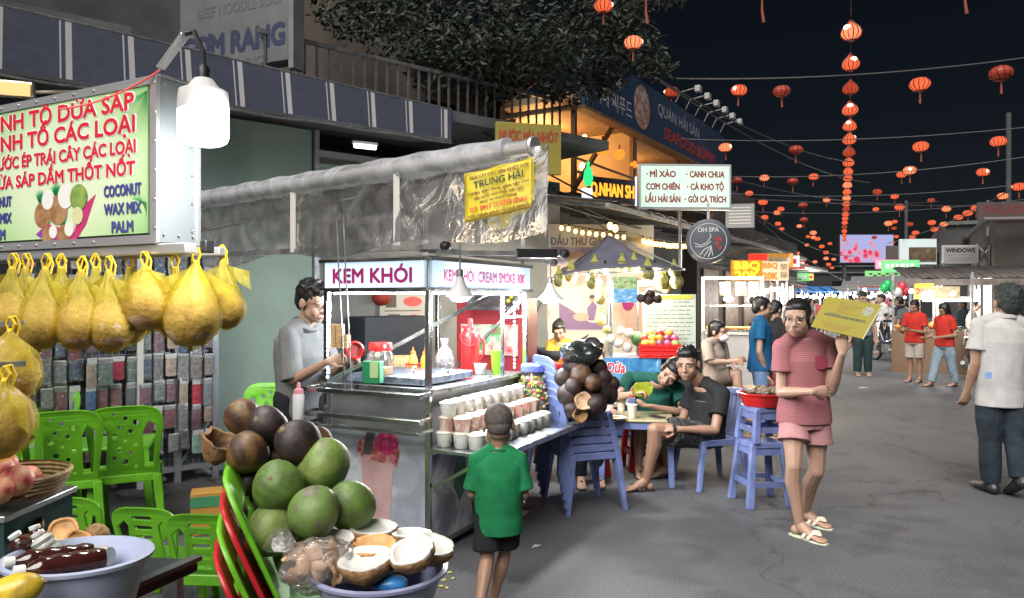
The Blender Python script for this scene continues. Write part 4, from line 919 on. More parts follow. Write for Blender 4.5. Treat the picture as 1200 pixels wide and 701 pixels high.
# clear plastic roof of the cart: roll, film, poles
RL, RR = P(226, 236, 5.7), P(596, 177, 3.86)
rf = thing('plastic_awning', 'clear plastic sheet awning with its rolled front over the ice cream cart', 'awning', (0, 0, 0))
FILM = film('clear_film', (.92, .92, .90), .36, .08, (5, .5), .7); ROLLM = film('film_roll', (.86, .88, .92), .42, .10, (4, .18), .45)
w = MB(); n = 30; w.etube([RL.lerp(RR, i / n) for i in range(n + 1)], [.068 + .006 * math.sin(i * 1.9) for i in range(n + 1)], (0, 0, 1), 18); obj('roll', w, ROLLM, rf)
core = MB(); dv = (RR - RL).normalized(); core.tube([RL - dv * .05, RR + dv * .16], .042, 14); core.lathe([(.052, -.01), (.056, 0), (.05, .01)], 14, Matrix.Translation(RR + dv * .16) @ dv.to_track_quat('Z', 'Y').to_matrix().to_4x4()); obj('roller', core, mat('roller_steel', (.55, .55, .55), .4, .7), rf)
def sheet(a, b, c, d, nu, nv, amp, sc_, seed=0):
    """a-b upper edge, d-c lower edge"""
    nrm = (b - a).cross(d - a).normalized(); vs = []; fs = []
    for j in range(nv + 1):
        for i in range(nu + 1):
            u, v = i / nu, j / nv; p = a.lerp(b, u).lerp(d.lerp(c, u), v)
            k = mnoise.noise((u * sc_ + seed, v * sc_ * .5, seed)) + .6 * mnoise.noise((u * sc_ * 3.1, v * sc_ * 1.3 + u * 2, seed + 4)) + .35 * abs(mnoise.noise((u * sc_ * 5, v * 4 - u * 9, seed)))
            vs.append(p + nrm * (k * amp * (.25 + .75 * math.sin(math.pi * min(1, v * .9 + .1)))) + Vector((0, 0, -.03 * math.sin(u * math.pi * 5) * v)))
    for j in range(nv):
        for i in range(nu):
            q = j * (nu + 1) + i; fs.append((q, q + 1, q + nu + 2, q + nu + 1))
    return MB().add(vs, fs)
BL, BR = P(238, 312, 5.62), P(640, 272, 3.62)
RBk = lambda p, k, dz: p + Vector((-.42, .9, 0)).normalized() * 0 + SY * k + Vector((0, 0, dz))
obj('front_curtain', sheet(RL, RR + dv * .25, BR, BL, 70, 18, .022, 4.5), FILM, rf)
# roof sheet runs back over the cart
TB0, TB1 = RL + SY * .5 + Vector((0, 0, .10)), RR + SY * .45 + Vector((0, 0, .04))
obj('roof_sheet', sheet(RL, RR + dv * .05, TB1, TB0, 40, 14, .018, 3, 3), FILM, rf)
obj('side_curtain', sheet(RR + dv * .25, TB1, TB1 + Vector((0, 0, -.42)), BR, 30, 12, .02, 3.5, 8), FILM, rf)
w = MB(); q0, q1 = P(236, 271, 5.66), P(585, 196, 3.9)
w.tube([q0, q1], .013, 8); obj('pole', w, mat('pole_grey', (.38, .36, .34), .35, .7), rf)
for px, ya, yb in ((344, 226, 296), (465, 203, 287)):
    w = MB()
    u = (px - 226) / 370; Yd = 1 / ((1 - u) / 5.7 + u / 3.86) - .04
    w.bar(P(px, ya, Yd), P(px, yb, Yd), .035, .03)
    obj('upright', w, mat('upright_pale', (.48, .47, .45), .5), rf)
w = MB(); a_, b_ = C(-.78, 0, 1.84), C(.02, 0, 1.84)
w.bar(C(-1.9, -.05, 1.86), C(.15, -.05, 1.86), .035); w.bar(C(-.02, -.1, 1.85), C(-.02, 1.9, 1.85), .035); w.bar(C(.02, .05, 1.83), C(.66, .52, 1.83), .03)
for c_, z in ((C(-.02, 0, 0), 2.28), (C(-.78, 0, 0), 2.3), (C(-.02, 1.32, 0), 2.42)): w.bar(c_ + Vector((0, 0, 1.8)), c_ + Vector((0, 0, z)), .03)
obj('frame', w, DSTEEL, rf)
for q in (C(.66, .52, 1.83), C(-.02, 1.9, 1.85), C(.15, -.05, 1.86)): obj('joint_cap', MB().ell(q, (.035, .035, .03)), BLACK, rf)
obj('foam_sleeve', MB().bar(C(.42, .34, 1.83), C(.62, .49, 1.83), .055), BLACK, rf)
# cords hanging from the roof
cable([P(394, 256, 4.35), P(404, 458, 4.35)], .004, 'left of two thin grey cords hanging down in front of the cart', 'cord', 'cords in front of the cart', 0, 'roof_cord', DSTEEL)
cable([P(402, 252, 4.35), P(412, 458, 4.35)], .004, 'right of two thin grey cords hanging down in front of the cart', 'cord', 'cords in front of the cart', 0, 'roof_cord', DSTEEL)
# yellow notice hung in the film
nt = thing('yellow_banner', 'yellow printed notice reading HẢI hung at the right end of the clear awning', 'sign', P(584.5, 223.5, 3.78), R(-22))
w = MB(); vs = []; fs = []
for j in range(9):
    for i in range(13): vs.append((-.19 + i * .38 / 12, .008 * math.sin(i * 1.1 + j * .5), -.125 + j * .25 / 8 + (i - 6) * .0052))
for j in range(8):
    for i in range(12): q = j * 13 + i; fs.append((q, q + 1, q + 14, q + 13))
w.add(vs, fs); obj('sheet', w, mat('notice_yellow', (.60, .50, .03), .5, nz=(5, .08)), nt, solid=.002)
SHR = Matrix.Shear('XZ', 4, (0, 0)); SHR = Matrix(((1, 0, 0, 0), (0, 1, 0, 0), (.165, 0, 1, 0), (0, 0, 0, 1)))
for s_, z, sz, wd, m in (('TRÁI CÂY ĐẶC SẢN NHIỆT ĐỚI', .094, .022, .32, INKBR), ('TRUNG HẢI', .055, .048, .27, INKK), ('Nhận đặt hàng, giao tận nơi', .015, .018, .33, INKBR), ('tiệc cưới, sinh nhật, hội nghị', -.012, .018, .27, INKBR), ('phục vụ nhanh chóng', -.036, .016, .20, INKBR), ('ĐT. 0917 73 0379 (Zalo)', -.068, .032, .31, INKR), ('Hân hạnh phục vụ quý khách', -.101, .020, .33, INKBR)):
    text(s_, 0, z, sz, m, nt, -.0125, off=.0008, width=wd, mtx=SHR, ext=.0004)
w = MB(); 
for z in (-.118, .118): w.box((0, -.0125, z), (.364, .001, .003), SHR)
for x in (-.182, .182): w.box((x, -.0125, 0), (.003, .001, .236), SHR)
obj('border', w, INKBR, nt)
# shaded bulbs hanging round the cart
def pendant(px, py, Y, label, r=.12, watts=14, drop=.35, col=(1, .98, .95), shade=True, group=None, strength=16):
    p = P(px, py, Y); t = thing('pendant_lamp', label, 'lamp', p, 0, group)
    if shade:
        w = MB(); w.lathe([(.022, .12), (.03, .09), (.05, .05), (r, .004), (r * .98, 0), (.045, .045)], 22, None, False); obj('lamp_shade', w, mat('shade_white', (.62, .62, .62), .4), t)
    w = MB(); w.lathe([(0, -.03), (r * .5, -.025), (r * .72, -.005), (r * .7, .01), (0, .02)] if shade else [(0, -.05), (.035, -.045), (.045, 0), (.04, .03), (0, .05)], 18, None, False); obj('bulb', w, glow('bulb_glow_%g' % strength, (1, .99, .96), strength), t)
    w = MB(); w.tube([(0, 0, .1), (0, 0, .1 + drop)], .006, 6); w.lathe([(0, .10), (.022, .10), (.022, .16), (0, .17)], 12, None, False); obj('cord', w, DSTEEL, t)
    if watts: lamp(t, (0, 0, -.07), watts, col, .06)
    return t
pendant(539, 348, 4.45, 'round shaded lamp hung at the front of the side header of the cart', .085, 18, .28)
pendant(645, 351, 5.6, 'shaded lamp hanging right of the cart, before the massage posters', .10, 36, .38)
# ------------------------------------------------------------------ coconut drink stall, near left
SO = P(183, 350.5, 2.6); SO.z = 0
ls = thing('menu_lightbox', 'green and white lightbox listing coconut smoothies in red letters', 'sign', SO, TH)
PANW = mat('lightbox_side', (.19, .215, .225), .35, nz=(2, .05))
BZ0, BZ1 = 1.745, 2.32; BW = 1.30
w = MB(); w.box((-BW / 2 + .01, .085, (BZ0 + BZ1) / 2), (BW, .165, BZ1 - BZ0)); obj('case', w, PANW, ls, bevel=.004)
def sign_print():
    m = bpy.data.materials.new('menu_print'); m.use_nodes = True; t = m.node_tree; b = t.nodes['Principled BSDF']; N = t.nodes.new
    tc = N('ShaderNodeTexCoord'); mp = N('ShaderNodeMapping'); mp.inputs['Location'].default_value = (.50, 0, -2.02); mp.inputs['Scale'].default_value = (1.55, 0, 2.6)
    mp.vector_type = 'POINT'; t.links.new(tc.outputs['Object'], mp.inputs[0])
    mp.inputs['Location'].default_value = (.55 * 1.4, 0, -2.02 * 2.6)
    g = N('ShaderNodeTexGradient'); g.gradient_type = 'SPHERICAL'; t.links.new(mp.outputs[0], g.inputs[0])
    nz = N('ShaderNodeTexNoise'); nz.inputs['Scale'].default_value = 2; t.links.new(tc.outputs['Object'], nz.inputs[0])
    r = N('ShaderNodeValToRGB'); e = r.color_ramp.elements; e[0].position = 0; e[0].color = (.24, .48, .18, 1); e[1].position = .55; e[1].color = (.66, .76, .52, 1)
    e2 = r.color_ramp.elements.new(.25); e2.color = (.45, .65, .33, 1)
    t.links.new(g.outputs[1], r.inputs[0]); t.links.new(r.outputs[0], b.inputs['Base Color']); b.inputs['Roughness'].default_value = .32
    return m
pn = obj('printed_panel', MB().box((-BW / 2 - .005, -.004, (BZ0 + BZ1) / 2 + .005), (BW - .05, .008, BZ1 - BZ0 - .06)), sign_print(), ls)
w = MB()
for z in (BZ0 + .012, BZ1 - .012): w.box((-BW / 2 + .01, -.006, z), (BW, .014, .030))
w.box((.0, -.006, (BZ0 + BZ1) / 2), (.034, .0135, BZ1 - BZ0))
w.box((.004, .085, BZ1 + .004), (.04, .17, .008)); w.box((.014, .165, (BZ0 + BZ1) / 2), (.012, .012, BZ1 - BZ0))
fr = obj('frame', w, mat('alu_trim', (.62, .63, .64), .35, .7), ls)
w = MB()
for i in range(9):
    for z in (BZ0 + .012, BZ1 - .012): w.ell((-BW + .06 + i * .115, -.014, z), (.006, .004, .006), None, 8, 5)
for i in range(6): w.ell((.012, -.014, BZ0 + .05 + i * .1), (.005, .004, .005), None, 8, 5); w.ell((.019, .02 + (i % 3) * .06, BZ0 + .03 + (i // 3) * .52), (.004, .005, .005), None, 8, 5); w.ell((.0205, .135, BZ0 + .05 + i * .1), (.004, .004, .004), None, 8, 5)
obj('rivet', w, DSTEEL, fr)
def outlined(s, z, width, size, xr, boff=.0062):
    x = xr - width / 2
    text(s, x, z, size, INKW, pn, -.0092, off=boff, width=width + .010, ext=.0003); text(s, x, z, size, INKR, pn, -.0105, off=boff * .45, width=width, ext=.0003)
outlined('SINH TỐ DỪA SÁP', 2.248, .88, .086, -.105); outlined('SINH TỐ CÁC LOẠI', 2.168, .88, .083, -.100)
outlined('NƯỚC ÉP TRÁI CÂY CÁC LOẠI', 2.088, .88, .064, -.095, .0052); outlined('DỪA SÁP DẦM THỐT NỐT', 2.012, .88, .066, -.098, .0055)
for s_, z in (('COCONUT', 1.937), ('WAX MIX', 1.872), ('PALM', 1.807)):
    for x in (-.165, -.935): text(s_, x, z, .056, INKB, pn, -.0105, off=.0022, width=len(s_) * .0285)
# printed fruit picture
def disc(x, z, rx, rz, d, n=20): return MB().add([(a, -d, b) for a, b in circ(x, z, rx, n, rz)], [tuple(range(n))])
sw_ = MB(); sw_.add([(-.26 + x, -.0090, 1.79 + z) for x, z in ((-.0, 0), (.02, .06), (.09, .1), (.05, .02), (.0, -.03), (-.1, -.03), (-.17, .0), (-.12, .03))], [tuple(range(8))])
obj('brush_picture', sw_, ramp_mat('brush_print', [(.3, (.55, .03, .10)), (.5, (.45, .05, .20)), (.65, (.12, .06, .45))], 9, .4), pn)
for i, (x, z, r, m) in enumerate(((-.40, 1.845, .036, 0), (-.33, 1.855, .042, 0), (-.375, 1.785, .026, 0), (-.305, 1.785, .028, 0), (-.375, 1.885, .026, 1), (-.295, 1.892, .034, 1), (-.35, 1.795, .018, 1), (-.28, 1.80, .02, 1), (-.24, 1.885, .036, 2), (-.245, 1.835, .024, 3))):
    obj('coconut_picture', disc(x, z, r, r * 1.02, .0092 + i * .00025), [ramp_mat('husk_print', [(.3, (.25, .12, .05)), (.7, (.45, .26, .13))], 40, .4), mat('flesh_print', (.75, .74, .70), .4), ramp_mat('green_print', [(.3, (.05, .14, .03)), (.7, (.3, .42, .1))], 25, .4), mat('cream_print', (.62, .6, .35), .4)][m], pn)
w = MB()
for cx, cz in ((-.41, 1.885), (-.34, 1.90), (-.38, 1.808), (-.31, 1.812)):
    for k in range(7): a = R(50 + k * 14); w.add([(cx - .006, -.0089, cz - .005), (cx + .006, -.0089, cz - .005), (cx + .035 * math.cos(a), -.0089, cz + .035 * math.sin(a))], [(0, 1, 2)])
obj('leaf_picture', w, mat('palm_print', (.02, .30, .10), .4), pn)
w = MB()
for k in range(15):
    a = R(195 + k * 5.5); L2 = .22 - .004 * abs(k - 7); c0 = (-.035, 2.275); t0 = (c0[0] + L2 * math.cos(a), c0[1] + L2 * math.sin(a) * .9); w.add([(c0[0], -.0086, c0[1]), (c0[0] - .006, -.0086, c0[1] - .006), (t0[0], -.0086, t0[1])], [(0, 1, 2)])
for k in range(9):
    a = R(95 + k * 9); c0 = (-.038, 1.84 + .006 * k); w.add([(c0[0], -.0086, c0[1]), (c0[0], -.0086, c0[1] - .01), (c0[0] + .09 * math.cos(a), -.0086, c0[1] + .09 * math.sin(a))], [(0, 1, 2)])
obj('palm_leaf_picture', w, mat('palm_shadow_print', (.10, .40, .12), .4), pn)
for o in pn.children:
    if o.name.split('.')[0] in ('brush_picture', 'coconut_picture', 'leaf_picture'): o.scale = (1.40, 1, 1.35); o.location = (-.53 + .325 * 1.40, 0, 1.872 - 1.845 * 1.35)
# stall frame: rail under the lightbox and posts out at the left
sf = thing('stall_rail', 'white square-tube stall rail under the coconut lightbox', 'frame', SO, TH)
w = MB(); w.box((-.65, .02, BZ0 - .022), (1.60, .05, .035)); w.box((-.65, .17, BZ0 - .024), (1.56, .03, .03)); obj('rail', w, mat('alu_trim', (.62, .63, .64), .35, .7), sf, bevel=.003)
w = MB()
for y in (.02, .17): w.box((-1.42, y, 1.16), (.04, .04, 2.32))
obj('post', w, mat('alu_trim', (.62, .63, .64), .35, .7), sf)
tag(obj('rail_clamp', MB().box((0, 0, 0), (.03, .04, .045)), BLACK, None, P(243, 289, 2.62), TH, bevel=.005), 'small black end clamp at the right end of the stall rail', 'clamp')
# big white bulb on its arm
bp_ = P(238.5, 138, 2.45)
lb = thing('bulb_lamp', 'big glowing white bulb lamp on a bent arm beside the coconut lightbox', 'lamp', bp_)
w = MB(); w.lathe([(0, -.088), (.055, -.087), (.072, -.078), (.0785, -.06), (.0785, .022), (0, .024)], 30, None, False); obj('bulb', w, glow('bulb_bright', (1, .99, .95), 9.0), lb)
w = MB(); w.lathe([(.079, .020), (.081, .026), (.076, .085), (.050, .098), (.030, .125), (.022, .128), (0, .128)], 48, None, False, lambda i, z: 1 - (.035 if (i % 4 == 0 and .03 < z < .1) else 0)); obj('cap', w, mat('lamp_cap', (.62, .62, .60), .45), lb)
a0 = P(188, 80, 2.60) - bp_; a1 = P(217, 40, 2.53) - bp_; a2 = P(238, 60, 2.45) - bp_; a3 = P(240, 92, 2.45) - bp_
w = MB(); w.bar(a0, a1, .030, .012); obj('arm', w, mat('alu_trim', (.62, .63, .64), .35, .7), lb, bevel=.002)
w = MB(); w.tube([a1, a1 + Vector((.03, 0, .008)), a2, a3, a3 - Vector((0, 0, .02))], .008, 8); w.lathe([(.018, .115), (.02, .16), (.008, .175), (0, .175)], 12, None, False); obj('cord', w, BLACK, lb)
lamp(lb, (0.10, -.07, -.17), 10.5, (1, .985, .955), .075)
cable([P(188, 82, 2.58), P(70, 128, 2.585)], .0035, 'thin red wire drooping over the face of the coconut lightbox', 'wire', None, .025, 'red_wire', RED)
# warm flood lamp at the far left
fl = thing('flood_lamp', 'small warm flood lamp glowing at the left edge behind the lightbox', 'lamp', P(14, 104, 3.4), R(20))
obj('lens', MB().box((0, 0, 0), (.14, .02, .055)), glow('warm_lens', (1, .55, .22), .55), fl); obj('housing', MB().box((0, .03, .005), (.16, .05, .07)), DSTEEL, fl, bevel=.005)
w = MB(); w.tube([(.08, .03, 0), (.3, .1, .04), (.6, .25, .02)], .008, 6); w.lathe([(.02, .0), (.05, .02), (.10, .06), (.11, .07), (0, .09)], 14, Matrix.Translation((.48, .12, -.02)), True); obj('bracket', w, DSTEEL, fl)
lamp(fl, (0, -.08, 0), 5, (1, .62, .28), .05)

# coconuts in yellow carrier bags
BAGM = bpy.data.materials.new('bag_yellow'); BAGM.use_nodes = True
def bag_mat():
    t = BAGM.node_tree; t.nodes.clear(); N = t.nodes.new
    tr = N('ShaderNodeBsdfTransparent'); tr.inputs[0].default_value = (1, .95, .66, 1)
    p = N('ShaderNodeBsdfPrincipled'); p.inputs['Base Color'].default_value = (.52, .44, .04, 1); p.inputs['Roughness'].default_value = .5
    p2 = N('ShaderNodeBsdfTranslucent'); p2.inputs[0].default_value = (.52, .42, .07, 1)
    tc = N('ShaderNodeTexCoord'); nz = N('ShaderNodeTexNoise'); nz.inputs['Scale'].default_value = 14; nz.inputs['Detail'].default_value = 4; t.links.new(tc.outputs['Object'], nz.inputs[0])
    bp = N('ShaderNodeBump'); bp.inputs['Strength'].default_value = .6; bp.inputs['Distance'].default_value = .02; t.links.new(nz.outputs[0], bp.inputs['Height']); t.links.new(bp.outputs[0], p.inputs['Normal'])
    a = N('ShaderNodeMixShader'); a.inputs[0].default_value = .3; t.links.new(p.outputs[0], a.inputs[1]); t.links.new(p2.outputs[0], a.inputs[2])
    mr = N('ShaderNodeMapRange'); mr.inputs[1].default_value = .3; mr.inputs[2].default_value = .75; mr.inputs[3].default_value = .10; mr.inputs[4].default_value = .32; t.links.new(nz.outputs[0], mr.inputs[0])
    sz = N('ShaderNodeSeparateXYZ'); t.links.new(tc.outputs['Object'], sz.inputs[0]); mz = N('ShaderNodeMapRange'); mz.inputs[1].default_value = .03; mz.inputs[2].default_value = .12; mz.inputs[3].default_value = 0; mz.inputs[4].default_value = .42; t.links.new(sz.outputs[2], mz.inputs[0])
    ad = N('ShaderNodeMath'); ad.operation = 'ADD'; ad.use_clamp = True; t.links.new(mr.outputs[0], ad.inputs[0]); t.links.new(mz.outputs[0], ad.inputs[1]); mr = ad
    m = N('ShaderNodeMixShader'); t.links.new(mr.outputs[0], m.inputs[0]); t.links.new(tr.outputs[0], m.inputs[1]); t.links.new(a.outputs[0], m.inputs[2])
    o = N('ShaderNodeOutputMaterial'); t.links.new(m.outputs[0], o.inputs[0])
bag_mat()
HUSK = mat('bagged_husk', (.44, .32, .19), .85, nz=(16, .3), bump=(60, .5), col2=(.28, .18, .085))
def noisy(me, amp, scl, seed=0):
    for v in me.vertices:
        c = v.co; k = mnoise.noise((c.x * scl + seed, c.y * scl, c.z * scl)); v.co = c * (1 + amp * k)
def bag(px, py, Y, dpx, hpx, label, tilt=0, flap=0, seed=0):
    """px,py = centre of the nut; dpx = width; hpx = height of the knot above the centre"""
    k = Y / FPX; r = dpx / 2 * k; hh = hpx * k
    t = thing('bagged_coconut', label, 'coconut', P(px, py, Y), 0, 'bagged coconuts hanging under the lightbox'); t.rotation_euler = (0, tilt, rnd.uniform(-.5, .5))
    me = mesh_of(MB().lathe([(0, -r), (r * .45, -r * .9), (r * .8, -r * .5), (r * .93, 0), (r * .86, r * .4), (r * .66, r * .8), (r * .38, r * 1.12), (0, r * 1.25)], 24, None, False), HUSK); noisy(me, .13, 9, seed); obj('coconut', None, None, t, me=me)
    pl = lambda i, z: 1 + (.055 + .24 * max(0, (z - r * .3) / hh)) * math.sin(i * 2.1 + seed + z * 20) * .5
    w = MB(); w.lathe([(0, -r * 1.13), (r * .16, -r * 1.10), (r * .55, -r * .86), (r * .93, -r * .36), (r * 1.0, 0), (r * .95, r * .36), (r * .80, r * .72), (r * .58, r * .72 + (hh - r * .72) * .30), (r * .36, r * .72 + (hh - r * .72) * .58), (r * .20, r * .72 + (hh - r * .72) * .80), (.012, hh * .96), (.009, hh)], 30, None, False, pl)
    for q in range(1 + flap):
        s_ = 1 if (q + seed) % 2 else -1; base = Vector((s_ * r * .18, -.01, hh * .78)); vs = []; fs = []
        for i in range(7):
            for j in range(4): vs.append(base + Vector((s_ * (i / 6) * r * (.9 + .2 * flap), math.sin(i * 1.3 + j) * .008, (j / 3 - .5) * .035 * (1 + i * .16) - .012 * i * (.6 + .2 * (seed % 3)))))
        for i in range(6):
            for j in range(3): a = i * 4 + j; fs.append((a, a + 1, a + 5, a + 4))
        w.add(vs, fs)
    obj('bag', w, BAGM, t)
    w = MB(); zt = hh + 16 * k
    for s_ in (-1, 1): w.tube([(s_ * .002, 0, hh * .93), (s_ * .016, 0, hh + 9 * k), (s_ * .004, -.004, zt), (0, .012, zt + .004), (s_ * .01, .02, hh + 6 * k), (s_ * .012, .01, hh * .9)], .0035, 6)
    w.ell((0, 0, hh * .95), (.010, .010, .014))
    obj('handle', w, mat('bag_cord', (.72, .50, .02), .5), t)
    return t
bl = ['far left', 'second from the left', 'third from the left', 'fourth from the left', 'fifth from the left, tipped sideways', 'largest, near the right end', 'rightmost, with a torn flap']
for i, (px, py, Y, d, h_, tl, fl_) in enumerate(((10, 374, 2.42, 52, 60, .08, 0), (47, 380, 2.46, 60, 66, .1, 0), (90, 381, 2.50, 58, 64, .08, 1), (130, 383, 2.54, 58, 66, -.05, 1), (174, 357, 2.58, 62, 46, -.12, 1), (225, 372, 2.60, 69, 66, .06, 1), (265, 362, 2.72, 46, 58, -.06, 1))):
    bag(px, py, Y, d, h_, 'coconut in a yellow bag hanging in the front row, ' + bl[i], tl, fl_, i)
for i, (px, py, Y, d, h_) in enumerate(((30, 372, 2.66, 46, 58), (72, 366, 2.68, 44, 52), (112, 368, 2.70, 44, 54), (152, 380, 2.72, 46, 66), (205, 372, 2.76, 50, 58))):
    bag(px, py, Y, d, h_, 'coconut in a yellow bag in the rear row, partly hidden, %s from the left' % ORD[i], 0, 0, i + 9)
bag(8, 440, 2.1, 74, 52, 'coconut in a yellow bag hanging low at the left edge, above the peaches', .1, 0, 21)
bag(0, 500, 1.9, 78, 55, 'lowest coconut in a yellow bag at the left edge, beside a green chair', .15, 1, 22)
w = MB(); w.bar(P(-40, 384, 2.08), P(28, 378, 2.14), .014); w.bar(P(-50, 430, 1.86), P(30, 426, 1.95), .014); w.bar(P(-40, 384, 2.08), P(-50, 430, 1.86), .014); w.bar(P(-50, 300, 2.2), P(-40, 384, 2.08), .014)
tag(obj('hanging_bar', w, DSTEEL), 'thin steel hanging bar at the left edge carrying the low bagged coconuts', 'bar')

# ------------------------------------------------------------------ chairs and stools
def bend(dx, back, z0, tilt=.18):
    """flat back (x, up) -> curved, reclined"""
    def f(x, y, z): return (x, z + back + tilt * y - dx * (x * x) * 1.0, z0 + y)
    return f
def arch(w0, w1, h, n=12, top=.5):
    """outline of a chair back: bottom half-width w0, widest w1"""
    pts = [(-w0, 0), (w0, 0)]
    for i in range(n + 1):
        a = math.pi * i / n; pts.append((w1 * (abs(math.cos(a)) ** top) * (1 if math.cos(a) >= 0 else -1), h * .72 + h * .28 * math.sin(a) ** .8))
    return pts
def leg_bar(w, x0, y0, z0, x1, y1, z1, a=.04, b=.03): w.bar((x0, y0, z0), (x1, y1, z1), a, b)
def chair(kind, label, loc, rotz, col, group, seat=.42, width=.40, depth=.40, backh=.42, name='plastic_chair'):
    t = thing(name, label, 'chair', loc, rotz, group); hw = width / 2; d = depth
    # seat: front towards -y, back at y=+d/2
    nx = 8; vs = []; fs = []
    for j in range(nx + 1):
        for i in range(nx + 1):
            u, v = i / nx * 2 - 1, j / nx * 2 - 1; s_ = .93 + .07 * (-v)
            x = u * hw * s_; y = v * d / 2
            k = 1 - .06 * (abs(u) ** 3) * (abs(v) ** 3)
            vs.append((x * k, y * k, seat - .012 * (1 - u * u) * (1 - v * v) - (.02 * max(0, -v - .6) / .4)))
    for j in range(nx):
        for i in range(nx): q = j * (nx + 1) + i; fs.append((q, q + 1, q + nx + 2, q + nx + 1))
    w = MB(); w.add(vs, fs); so = obj('seat', w, col, t, solid=.008)
    w = MB(); z = seat - .022
    w.bar((-hw * .96, -d / 2 + .005, z), (hw * .96, -d / 2 + .005, z), .03, .012, (0, 1, 0)); w.bar((-hw * .9, d / 2 - .005, z), (hw * .9, d / 2 - .005, z), .05, .012, (0, 1, 0))
    for s_ in (-1, 1): w.bar((s_ * hw * .96, -d / 2, z), (s_ * hw * .9, d / 2, z), .012, .05)
    obj('seat_rim', w, col, t, bevel=.004)
    for sx in (-1, 1):
        for sy in (-1, 1):
            w = MB(); x0, y0 = sx * hw * (.92 if sy < 0 else .86), sy * (d / 2 - .02); x1, y1 = sx * (hw * 1.04), sy * (d / 2 + .035)
            r1 = [(x0 + a * .026, y0 + b * .022, seat - .006) for a, b in ((-1, -1), (1, -1), (1, 1), (-1, 1))]; r2 = [(x1 + a * .019, y1 + b * .016, 0) for a, b in ((-1, -1), (1, -1), (1, 1), (-1, 1))]
            w.loft([r2, r1]); obj('leg', w, col, t, bevel=.005)
    # back
    h = backh; out = arch(hw * .86, hw * 1.02, h)
    if kind == 'dots':
        holes = [[(-hw * .78, .06), (-hw * .50, .05), (-hw * .44, h * .62), (-hw * .62, h * .80), (-hw * .86, h * .72)], [(hw * .50, .05), (hw * .78, .06), (hw * .86, h * .72), (hw * .62, h * .80), (hw * .44, h * .62)]]
        for k in range(13):
            x = (-.28, .0, .28, -.14, .16)[k % 5] * hw * 1.0; y = .07 + k * h * .062
            holes.append(circ(x, y, (.016, .022, .018)[k % 3], 10))
    elif kind == 'ladder':
        holes = [[(-hw * .80, .03), (-hw * .52, .03), (-hw * .46, h * .70), (-hw * .60, h * .80), (-hw * .88, h * .68)], [(hw * .52, .03), (hw * .80, .03), (hw * .88, h * .68), (hw * .60, h * .80), (hw * .46, h * .70)]]
        for k in range(5): holes.append(rrect(-hw * (.24 + .02 * k), .04 + k * h * .165, hw * (.24 + .02 * k), .04 + k * h * .165 + h * .085, h * .04, 3))
    elif kind == 'slats':
        holes = []
        for k in range(5): x = (k - 2) * hw * .31; holes.append([(x - hw * .085, .03), (x + hw * .085, .03), (x + hw * .095, h * (.88 - .05 * abs(k - 2))), (x - hw * .095, h * (.88 - .05 * abs(k - 2)))])
    else: holes = [rrect(-hw * .5, h * .62, hw * .5, h * .8, h * .06, 4)]
    bo = obj('backrest', None, None, t, me=plate_mesh(out, holes, .016, col, bend(.30 / max(width, .2) * .4, d / 2 - .012, seat - .01, .42 if kind == 'solid' else .24), .005))
    return t
def stool(label, loc, rotz, h, wt, wb, col, group, name='plastic_stool'):
    t = thing(name, label, 'stool', loc, rotz, group)
    w = MB(); o1 = rrect(-wt / 2, -wt / 2, wt / 2, wt / 2, .03, 4); n_ = len(o1)
    w.loft([[(x * 1.02, y * 1.02, h - .035) for x, y in o1], [(x, y, h) for x, y in o1]])
    obj('seat', w, col, t, bevel=.003)
    for a in range(4):
        M = Matrix.Rotation(a * math.pi / 2, 4, 'Z'); q = wt / 2 - .02; b = wb / 2 - .02
        w = MB(); w.loft([[M @ Vector((b + i * .026, b + j * .026, 0)) for i, j in ((-1, -1), (1, -1), (1, 1), (-1, 1))], [M @ Vector((q + i * .022, q + j * .022, h - .01)) for i, j in ((-1, -1), (1, -1), (1, 1), (-1, 1))]]); obj('leg', w, col, t, bevel=.005)
        w = MB(); zz = h * .36; e = q + (b - q) * (1 - zz / h)
        w.loft([[M @ Vector((-e, e + .012, zz - .02)), M @ Vector((-e, e - .006, zz - .02)), M @ Vector((-e, e - .006, zz + .02)), M @ Vector((-e, e + .012, zz + .02))], [M @ Vector((e, e + .012, zz - .02)), M @ Vector((e, e - .006, zz - .02)), M @ Vector((e, e - .006, zz + .02)), M @ Vector((e, e + .012, zz + .02))]])
        e2 = q + .006; w.loft([[M @ Vector((-e2, e2 + .008, h - .09)), M @ Vector((-e2, e2 - .004, h - .09)), M @ Vector((-e2, e2 - .004, h - .02)), M @ Vector((-e2, e2 + .008, h - .02))], [M @ Vector((e2, e2 + .008, h - .09)), M @ Vector((e2, e2 - .004, h - .09)), M @ Vector((e2, e2 - .004, h - .02)), M @ Vector((e2, e2 + .008, h - .02))]])
        obj('stretcher', w, col, t)
    return t
GC = 'green plastic chairs at the left stall'
